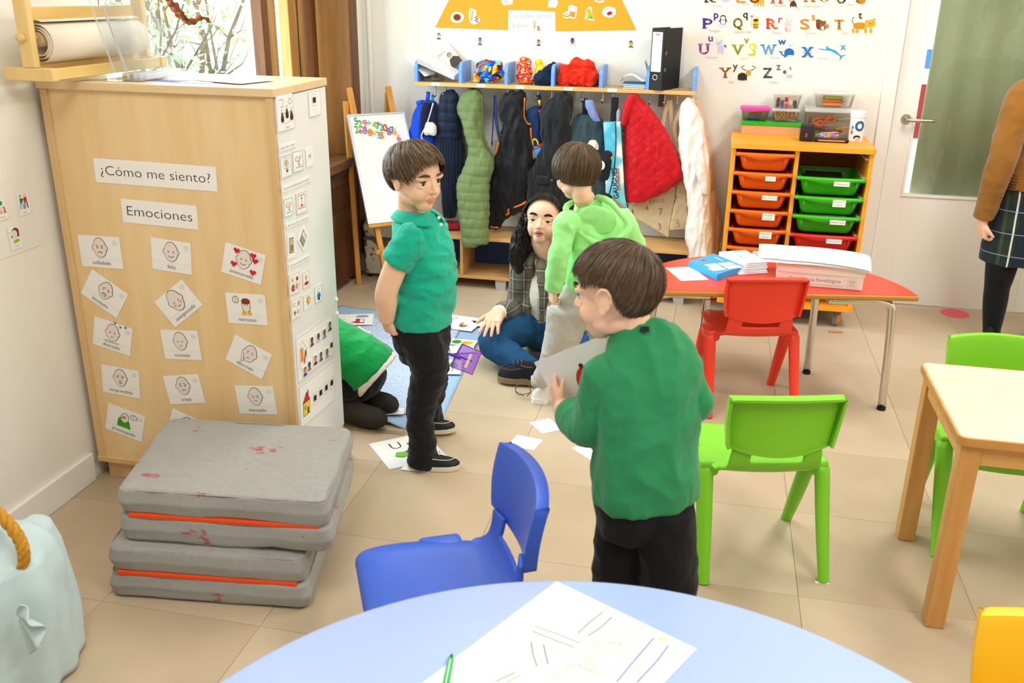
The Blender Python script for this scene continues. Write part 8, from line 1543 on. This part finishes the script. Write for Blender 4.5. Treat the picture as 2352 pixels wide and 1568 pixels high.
hl = V(aL.x + .035, aL.y + .03, .001); shoe(Cc, hl, Fp(1222, 918, .001), m_sw, m_white, .036, .07, .022); shoe(Cc, V(aR.x + .04, aR.y, .001), V(aR.x - .11, aR.y + .07, .001), m_sw, m_white, .036, .07, .022)
q = MB(); q.tube([aL + V(0, 0, .012), aL + V(0, 0, -.022)], [.039, .037], 18); Cc.raw(q, 'ankle_cuff', m_gr)

# ---------------------------------------------------------------- woman sitting cross-legged
B = Person('woman with curly black hair, checked blazer and jeans sitting cross-legged on the floor', (-.72, 4.15, 0))
f = V(.06, -1, 0); fh = V(.02, -1, .10)
B.head(J(1247, 503, 4.12), fh, V(.06, .10, 1), .222, True, False, .022); nb = J(1262, 592, 4.17)
B.limb([B.L(0, -.1, -.2), B.L(0, -.12, -.5), nb, nb - V(0, 0, .07)], [.052, .048, .052, .07])
sR, sL = J(1204, 612, 4.16), J(1332, 612, 4.24); hip = V(-.70, 4.22, .11)
torso(B.skin, [(hip, f, .10, .15), (hip + V(0, -.02, .15), f, .10, .135), (J(1268, 660, 4.19), f, .095, .14), (J(1266, 618, 4.19), f, .06, .10), (nb + V(0, 0, -.03), f, .045, .055)])
eR, wR = J(1186, 708, 4.16), J(1143, 718, 3.96); B.limb([sR, sR.lerp(eR, .5), eR, eR.lerp(wR, .5), wR], [.03, .040, .038, .035, .027])
B.hand(wR, J(1124, 752, 3.845) - wR, V(-.05, -.55, -1), .178, (.16, .2, .24, .3), -1, (.75, .15), .14)
eL, wL = J(1372, 700, 4.20), J(1395, 735, 4.0); B.limb([sL, sL.lerp(eL, .5), eL, wL], [.045, .042, .038, .027]); B.hand(wL, V(.15, -.7, -.5), V(0, -.3, -1), .17, (.25, .25, .3, .3), 1)
kR, kL = J(1132, 786, 3.93), J(1395, 778, 4.0); fR, fL = J(1232, 852, 3.76), J(1300, 815, 3.92)
for h_, k_, a_ in ((V(-.79, 4.19, .12), kR, fR), (V(-.61, 4.2, .12), kL, fL)): B.limb([hip, h_, k_, a_], [.06, .065, .05, .032])
B.done('skin_b', .0031, 'lip_b'); B.face_parts('#2f1c12', '#201714', .22, True, 1.25)
m_bh = ['#15110f', '#1d1714', '#241c19', '#110e0d']
B.hair(m_bh, [(0, 50), (25, 54), (50, 68), (80, 100), (110, 125), (150, 130), (180, 130), (210, 130), (250, 125), (280, 100), (310, 68), (335, 54)], (0, -.25, .97), 2600, (50, 90), seed=13, lift=.06, rad=(.405, .47, .41))
q = MB(); rnd = random.Random(21)
for i in range(170):        # loose curls falling on her right shoulder and behind
    sd = -1 if i < 125 else 1; a0 = B.L(-sd * rnd.uniform(.28, .42) * -1 * (1 if sd > 0 else 1) if 0 else (rnd.uniform(.27, .42) * (1 if sd < 0 else -1)), rnd.uniform(-.38, .12), rnd.uniform(-.30, .20)); L_ = rnd.uniform(.10, .235) * (1 if sd < 0 else .8); ph = rnd.uniform(0, 6.3); rr_ = rnd.uniform(.006, .013); P_ = []; out = V(-1 if sd < 0 else 1, -.25, 0) * rnd.uniform(.0, .055); n_ = 16; r0 = rnd.uniform(.0022, .0042); tn = rnd.uniform(1.6, 3.2)
    for j in range(n_ + 1): u = j / n_; P_.append(a0 + out * math.sin(u * 1.8) + V(rr_ * math.cos(ph + u * 6.28 * tn), rr_ * math.sin(ph + u * 6.28 * tn), -L_ * u) * 1.0 + V(0, -.02 * u, 0))
    q.cur = i % 4; q.tube(P_, [r0 * (1 - .6 * (j / n_)) for j in range(n_ + 1)], 5, .7)
me = q.mesh('curls'); o = link('curls', me, [MATS['hair_' + c[1:]] for c in m_bh], None, True); B.fix(o)
q = MB(); hb = B.L(.33, -.12, -.26); q.tube([hb, hb + V(-.028, -.01, -.07), hb + V(-.035, -.02, -.14), hb + V(-.02, -.03, -.20)], [.035, .045, .042, .018], 14, sub=3); B.part(q, 'curl_mass', MATS['hair_' + m_bh[0][1:]], .005, wrinkle(.010, (38, 38, 16), 71, .004))
q = MB(); ec = B.L(.355, -.0, -.235); q.tube([ec + V(.011 * math.cos(a) * .5, .011 * math.cos(a), .014 * math.sin(a)) for a in [2 * PI * k / 18 for k in range(19)]], .002, 6); B.raw(q, 'hoop_earring', mat('silver', '#c9c4bd', .2, metal=1))
m_top = mat('ribbed_top', '#e9e4d6', .85, .15, bump=.1, bscale=300)
T = MB(); torso(T, [(hip + V(0, 0, .0), f, .115, .15), (hip + V(0, -.01, .12), f, .118, .138), (J(1268, 665, 4.19), f, .110, .138), (J(1266, 630, 4.19), f, .080, .118), (J(1264, 608, 4.19), f, .056, .070)])
B.part(T, 'ribbed_top', m_top, .0055, lambda co, no: co + no * (.0012 * np.sin(co[:, 0] * 2 * PI / .008) + .004 * nz3(co, (14, 14, 14), 3))[:, None])
def plaid(key, base, l1, l2, sc=1.):
    m = mat(key, base, .9, .1, bump=.12, bscale=500, sheen=.15); n = m.node_tree.nodes; l = m.node_tree.links; b = n['Principled BSDF']; tc = n.new('ShaderNodeTexCoord'); sp = n.new('ShaderNodeSeparateXYZ'); l.new(tc.outputs['Object'], sp.inputs[0]); cur = None
    def stripe(src, per, wid, col, fac, off):
        nonlocal cur
        a = n.new('ShaderNodeMath'); a.operation = 'MULTIPLY_ADD'; a.inputs[1].default_value = 1 / per; a.inputs[2].default_value = off; l.new(src, a.inputs[0]); fr_ = n.new('ShaderNodeMath'); fr_.operation = 'FRACT'; l.new(a.outputs[0], fr_.inputs[0]); lt = n.new('ShaderNodeMath'); lt.operation = 'LESS_THAN'; lt.inputs[1].default_value = wid; l.new(fr_.outputs[0], lt.inputs[0]); k = n.new('ShaderNodeMath'); k.operation = 'MULTIPLY'; k.inputs[1].default_value = fac; l.new(lt.outputs[0], k.inputs[0])
        mx = n.new('ShaderNodeMix'); mx.data_type = 'RGBA'; l.new(k.outputs[0], mx.inputs[0]); mx.inputs[7].default_value = rgb(col)
        if cur is None: mx.inputs[6].default_value = rgb(base)
        else: l.new(cur, mx.inputs[6])
        cur = mx.outputs[2]
    for per, wid, col, fac, ax, off in l1: stripe(sp.outputs[ax], per * sc, wid, col, fac, off)
    l.new(cur, b.inputs['Base Color']); return m
m_blz = plaid('blazer_check', '#6f6a62', [(.006, .5, '#8d887c', .8, 'Z', 0), (.007, .5, '#5b564f', .7, 'X', 0), (.055, .45, '#4f4b46', .55, 'X', .1), (.062, .42, '#514c47', .5, 'Z', .2), (.055, .06, '#c9c3ae', .7, 'X', .0), (.062, .05, '#cfc8b2', .7, 'Z', .0), (.055, .04, '#8a4a42', .5, 'X', .3)], None)
bz = MB(); xs = V(1, .06, 0)
for sgn, S_, E_, W_ in ((-1, sR, eR, wR), (1, sL, eL, wL)):
    # half of the jacket body: a curved shell wrapping from the front edge round to the spine
    R_ = []
    for u in range(9):
        q_ = u / 8; c_ = (hip + V(0, -.015, .03)).lerp(J(1268, 605, 4.20), q_); hw = .188 - .045 * q_ + .0 * q_; hd2 = .142 - .03 * q_; P1 = []; P2 = []
        a0 = .50 + .22 * q_; a1 = PI + .05
        for k in range(15): a = a0 + (a1 - a0) * k / 14; d1 = V(sgn * hw * math.sin(a), -hd2 * math.cos(a), 0); P1.append(c_ + d1); P2.append(c_ + d1 * .90)
        R_.append(P1 + P2[::-1])
    bz.loft(R_)
    bz.tube([S_ + V(-sgn * .05, 0, .012), S_, S_.lerp(E_, .5), E_, E_.lerp(W_, .5), W_.lerp(E_, .12)], [.055, .064, .056, .054, .048, .040], 18, sub=4)
    bz.tube([nb + V(sgn * .055, .02, .0), J(1266 + sgn * 24, 612, 4.08), J(1266 + sgn * 18, 680, 4.05), J(1268 + sgn * 26, 745, 4.06)], [.020, .026, .024, .012], 12, .35, (1, 0, 0), sub=3)
B.part(bz, 'blazer', m_blz, .005, wrinkle(.006, (13, 13, 16), 73, .001))
q = MB(); q.tube([wR.lerp(eR, .20), wR.lerp(eR, .02)], [.037, .034], 16); B.raw(q, 'blouse_cuff', mat('cuff_white', '#f2eee8', .8))
m_jn = mat('jeans', '#245079', .85, .15, var=.18, vscale=7, bump=.2, bscale=500)
T = MB(); torso(T, [(hip + V(0, 0, -.09), f, .10, .14), (hip + V(0, 0, -.03), f, .15, .19), (hip + V(0, 0, .06), f, .13, .17)])
for h_, k_, a_ in ((V(-.79, 4.17, .12), kR, fR), (V(-.61, 4.18, .12), kL, fL)): T.tube([h_, h_.lerp(k_, .5) + V(0, 0, .012), k_, k_.lerp(a_, .35) + V(0, -.01, -.005), a_.lerp(k_, .05)], [.085, .082, .068, .062, .046], 20, sub=4)
B.part(T, 'jeans', m_jn, .0055, wrinkle(.007, (14, 14, 14), 75, .001))
for q_ in range(4): p, dr_, nn_ = B.tips[q_]; g = MB(); nn_ = -nn_; g.sph(p + nn_ * .0052 - dr_ * .001, (.0052, .0062, .0025), 10, 8, Matrix(((1, 0, 0), (0, 1, 0), (0, 0, 1)))); B.raw(g, 'fingernail', mat('nail_coral', '#ee7f66', .3, .5))
hs = Fp(1238, 880, .012); shoe(B, hs, Fp(1143, 870, .012), mat('boot_suede', '#2b2a33', .9, .1, bump=.2, bscale=300), mat('boot_sole', '#8a7a5c', .8), .045, .085, .024, mat('boot_lace', '#6b5a44', .8)); shoe(B, V(fL.x + .0, fL.y + .02, .012), V(fL.x - .20, fL.y - .0, .012), 'boot_suede', 'boot_sole', .045, .08, .024)
q = MB(); q.tube([fR + V(.01, 0, .0), hs + V(-.02, .0, .06)], [.046, .046], 14); B.part(q, 'boot_shaft', mat('boot_brown', '#4a3328', .9, .1), .005)
g = MB()
for k in range(4): c0 = Fp(1205, 872, .07); g.tube([c0, c0 + V(.02 * math.cos(k * 1.7), -.03, .012), c0 + V(.045 * math.cos(k * 1.7 + .6), -.05, -.03), c0 + V(.02 * math.cos(k * 1.3), -.045, -.055)], .0018, 6, sub=4)
B.raw(g, 'lace_bow', 'boot_lace')

# ---------------------------------------------------------------- child kneeling behind the cabinet
E = Person('child in bright green tee kneeling on the floor behind the tall cabinet', (-1.45, 3.28, 0))
f = V(-.98, .15, 0); hp = V(-1.36, 3.27, .21)
E.head(V(-1.80, 3.33, .42), V(-.75, .2, -.62), V(-.6, .1, .75), .208); ch = V(-1.66, 3.31, .40)
E.limb([E.L(0, -.1, -.2), E.L(0, -.14, -.4), ch + V(-.02, 0, .02), ch + V(.05, 0, -.02)], [.05, .048, .054, .07])
torso(E.skin, [(hp, V(0, 0, -1), .08, .09), (hp.lerp(ch, .5), V(0, 0, -1), .075, .09), (ch, V(0, 0, -1), .055, .085)])
for sg in (-1, 1): s0 = ch + V(.03, .11 * sg, -.02); E.limb([s0, s0 + V(-.05, .03 * sg, -.14), s0 + V(-.14, .0, -.30)], [.036, .032, .024]); E.hand(s0 + V(-.14, 0, -.31), V(-1, 0, -.25), V(0, 0, -1), .105, (.1, .12, .12, .14), sg)
for sg in (-1, 1): E.limb([hp, hp + V(-.03, .07 * sg, -.02), V(-1.60, 3.27 + .08 * sg, .06), V(-1.34, 3.26 + .08 * sg, .045)], [.05, .055, .045, .03])
E.done('skin_a', .0035); E.face_parts('#3a281c', '#2a1f18')
E.hair(['#2a1f18', '#33261d', '#3d2f24'], [(0, 92), (90, 100), (180, 106), (270, 100)], (0, -.4, .9), 1800, seed=17, lift=.05)
m_bg = mat('tee_green', '#119a4f', .85, .12, var=.04, vscale=8, bump=.1, bscale=600, sheen=.2)
def tee(k, x0): 
    T = MB(); a = hp + V(x0, 0, -.015); torso(T, [(a, V(0, 0, -1), .112 * k, .125 * k), (a + V(-.04, 0, .03), V(0, 0, -1), .115 * k, .125 * k), (hp.lerp(ch, .45) + V(0, 0, .01), V(0, 0, -1), .105 * k, .118 * k), (ch + V(.02, 0, 0), V(0, 0, -1), .085 * k, .12 * k), (ch + V(-.04, 0, .01), V(0, 0, -1), .06, .075)]); return T
T = tee(1, .085)
for sg in (-1, 1): s0 = ch + V(.03, .10 * sg, -.02); T.tube([s0 + V(0, -.03 * sg, .01), s0, s0 + V(-.03, .02 * sg, -.09)], [.05, .053, .05], 16, sub=3)
E.part(T, 'tee_shirt', m_bg, .005, wrinkle(.007, (14, 14, 14), 81, .001)); U_ = MB(); a = hp + V(.112, 0, -.032); torso(U_, [(a, V(0, 0, -1), .104, .118), (a + V(-.03, 0, .022), V(0, 0, -1), .106, .118), (a + V(-.09, 0, .05), V(0, 0, -1), .09, .10)]); E.part(U_, 'white_undershirt', mat('undershirt', '#efece4', .85), .005, wrinkle(.004, (14, 14, 14), 82, .001))
T = MB(); T.sph(hp + V(.01, 0, -.03), (.125, .125, .11), 20, 14)
for sg in (-1, 1): y = 3.265 + .075 * sg; T.tube([hp + V(0, .06 * sg, -.03), V(-1.48, y, .12), V(-1.60, y, .075), V(-1.50, y, .055), V(-1.33, y, .06)], [.085, .078, .062, .055, .05], 18, sub=3)
E.part(T, 'trousers', m_blk, .0055, wrinkle(.007, (14, 14, 14), 83, .001))
for sg in (-1, 1):
    y = 3.245 + .07 * sg; q = MB(); q.tube([V(-1.36, y, .065), V(-1.285, y - .01, .052), V(-1.215, y - .02, .05), V(-1.185, y - .02, .06)], [.045, .046, .042, .026], 16, sub=3); E.part(q, 'slipper_sock', mat('sock_grey', '#3a3733', .95, .1, bump=.6, bscale=160), .005)

# ---------------------------------------------------------------- woman by the door, cut by the frame edge
G = Person('woman in brown suede jacket, tartan skirt and black tights standing by the door', (1.49, 4.80, 0))
f = V(.35, .94, 0); hx, hy = 1.50, 4.78
G.head(V(hx + .02, hy + .02, 1.545), V(.5, .86, -.05), UPZ, .225, False, False); nb = V(hx, hy, 1.36)
G.limb([G.L(0, -.1, -.2), G.L(0, -.12, -.5), nb, nb - V(0, 0, .08)], [.06, .056, .06, .09])
torso(G.skin, [(V(hx, hy, .62), f, .11, .16), (V(hx, hy, .80), f, .10, .15), (V(hx, hy, .95), f, .085, .125), (V(hx, hy, 1.2), f, .095, .15), (V(hx, hy, 1.30), f, .06, .13)])
sl_ = J(2344, 222, 4.74); eL = J(2300, 370, 4.68); wL = J(2256, 508, 4.74); G.limb([sl_, eL, wL], [.045, .038, .026]); G.hand(wL, J(2256, 545, 4.75) - wL, V(.9, .2, 0), .165, (1.0, 1.05, 1.1, 1.1), 1, (.5, .7), .03)
sr_ = V(2 * hx - sl_.x, 4.82, sl_.z); G.limb([sr_, sr_ + V(.05, 0, -.27), sr_ + V(.06, .05, -.50)], [.045, .038, .026]); G.hand(sr_ + V(.06, .05, -.51), V(0, .1, -1), V(-1, 0, 0), .165, (.5, .5, .5, .5), -1)
aL, aR = J(2272, 790, 4.74), V(hx + .16, hy + .12, .06); aL.z = .06
kneeL = J(2290, 660, 4.74)
for a, k_, b in ((V(hx - .09, hy, .60), kneeL, aL), (V(hx + .08, hy, .60), V(hx + .13, hy + .05, .36), aR)): G.limb([V(hx, hy, .70), a, k_, b], [.06, .07, .045, .03])
G.done('skin_b', .0042, 'lip_b'); G.face_parts('#3a281c', '#3a2a20')
G.hair(['#3a281c', '#453024', '#52392b'], [(0, 80), (60, 96), (120, 125), (180, 135), (240, 125), (300, 96)], (0, -.25, .97), 1800, (60, 100), seed=23, lift=.06)
m_sd = mat('suede_brown', '#8f5f26', .95, .08, var=.12, vscale=18, bump=.2, bscale=300, sheen=.3)
T = MB(); torso(T, [(V(hx, hy, .80), f, .125, .168), (V(hx, hy, .86), f, .12, .160), (V(hx, hy, .98), f, .108, .148), (V(hx, hy, 1.14), f, .118, .165), (V(hx, hy, 1.26), f, .10, .165), (V(hx, hy, 1.32), f, .07, .11)])
T.tube([sl_ + V(.06, .03, .02), sl_ + V(.01, 0, 0), sl_.lerp(eL, .5), eL, eL.lerp(wL, .5), wL.lerp(eL, .06)], [.06, .068, .066, .062, .054, .044], 18, sub=4); T.tube([sr_ + V(-.06, 0, .02), sr_, sr_ + V(.05, 0, -.27), sr_ + V(.06, .05, -.48)], [.06, .068, .06, .044], 18, sub=4)
jk = G.part(T, 'suede_jacket', m_sd, .0055, wrinkle(.006, (12, 12, 10), 91, .001))
q = MB()
for r_ in range(34):       # perforated rows along the sleeve seam and the jacket waist
    for c_ in range(3):
        u = r_ / 33; base = sl_.lerp(eL, min(1, u * 2)) if u < .5 else eL.lerp(wL, (u - .5) * 2); rr = .066 - .02 * u; p = base + V(rr * .75 + c_ * .010, -rr * .62 + c_ * .012, 0); q.sph(p + V(0, -.004, 0), (.0028, .003, .0028), 6, 4)
for c_ in range(26):
    for r_ in range(5): a = -2.2 + c_ * .055; q.sph(V(hx + .166 * math.sin(a), hy - .125 * abs(math.cos(a)) - .002, .815 + .014 * r_), (.003, .003, .003), 6, 4)
po = G.raw(q, 'perforations', mat('perforation_dark', '#2a1a0a', .9)); po['kind'] = 'stuff'
m_tt = plaid('tartan', '#2a3329', [(.11, .42, '#1b2330', .8, 'X', .1), (.12, .4, '#1d2731', .7, 'Z', .25), (.11, .10, '#3f4a34', .7, 'X', .62), (.135, .055, '#cfcfc6', .9, 'X', .62), (.105, .035, '#9fa6a4', .7, 'Z', .30)], None)
T = MB(); torso(T, [(V(hx - .01, hy, .445), f, .135, .178), (V(hx - .01, hy, .50), f, .135, .180), (V(hx, hy, .64), f, .132, .182), (V(hx, hy, .76), f, .122, .165), (V(hx, hy, .84), f, .11, .148)]); G.part(T, 'tartan_skirt', m_tt, .0055, wrinkle(.005, (12, 12, 10), 93, .001))
m_tg = mat('tights_black', '#0f0f12', .8, .15, sheen=.1)
T = MB()
for a, k_, b in ((V(hx - .085, hy, .56), kneeL, aL), (V(hx + .08, hy, .56), V(hx + .13, hy + .05, .36), aR)): T.tube([a + V(0, 0, .05), a, k_ + V(0, 0, .06), k_, k_.lerp(b, .35), b], [.09, .088, .066, .058, .055, .036], 18, sub=4)
G.part(T, 'tights', m_tg, .0055)
for b in (aL, aR): shoe(G, V(b.x - .03, b.y - .06, .001), V(b.x + .07, b.y + .16, .001), mat('boot_black', '#141317', .6, .25), mat('sole_black', '#1d1b1b', .8), .042, .12, .02)
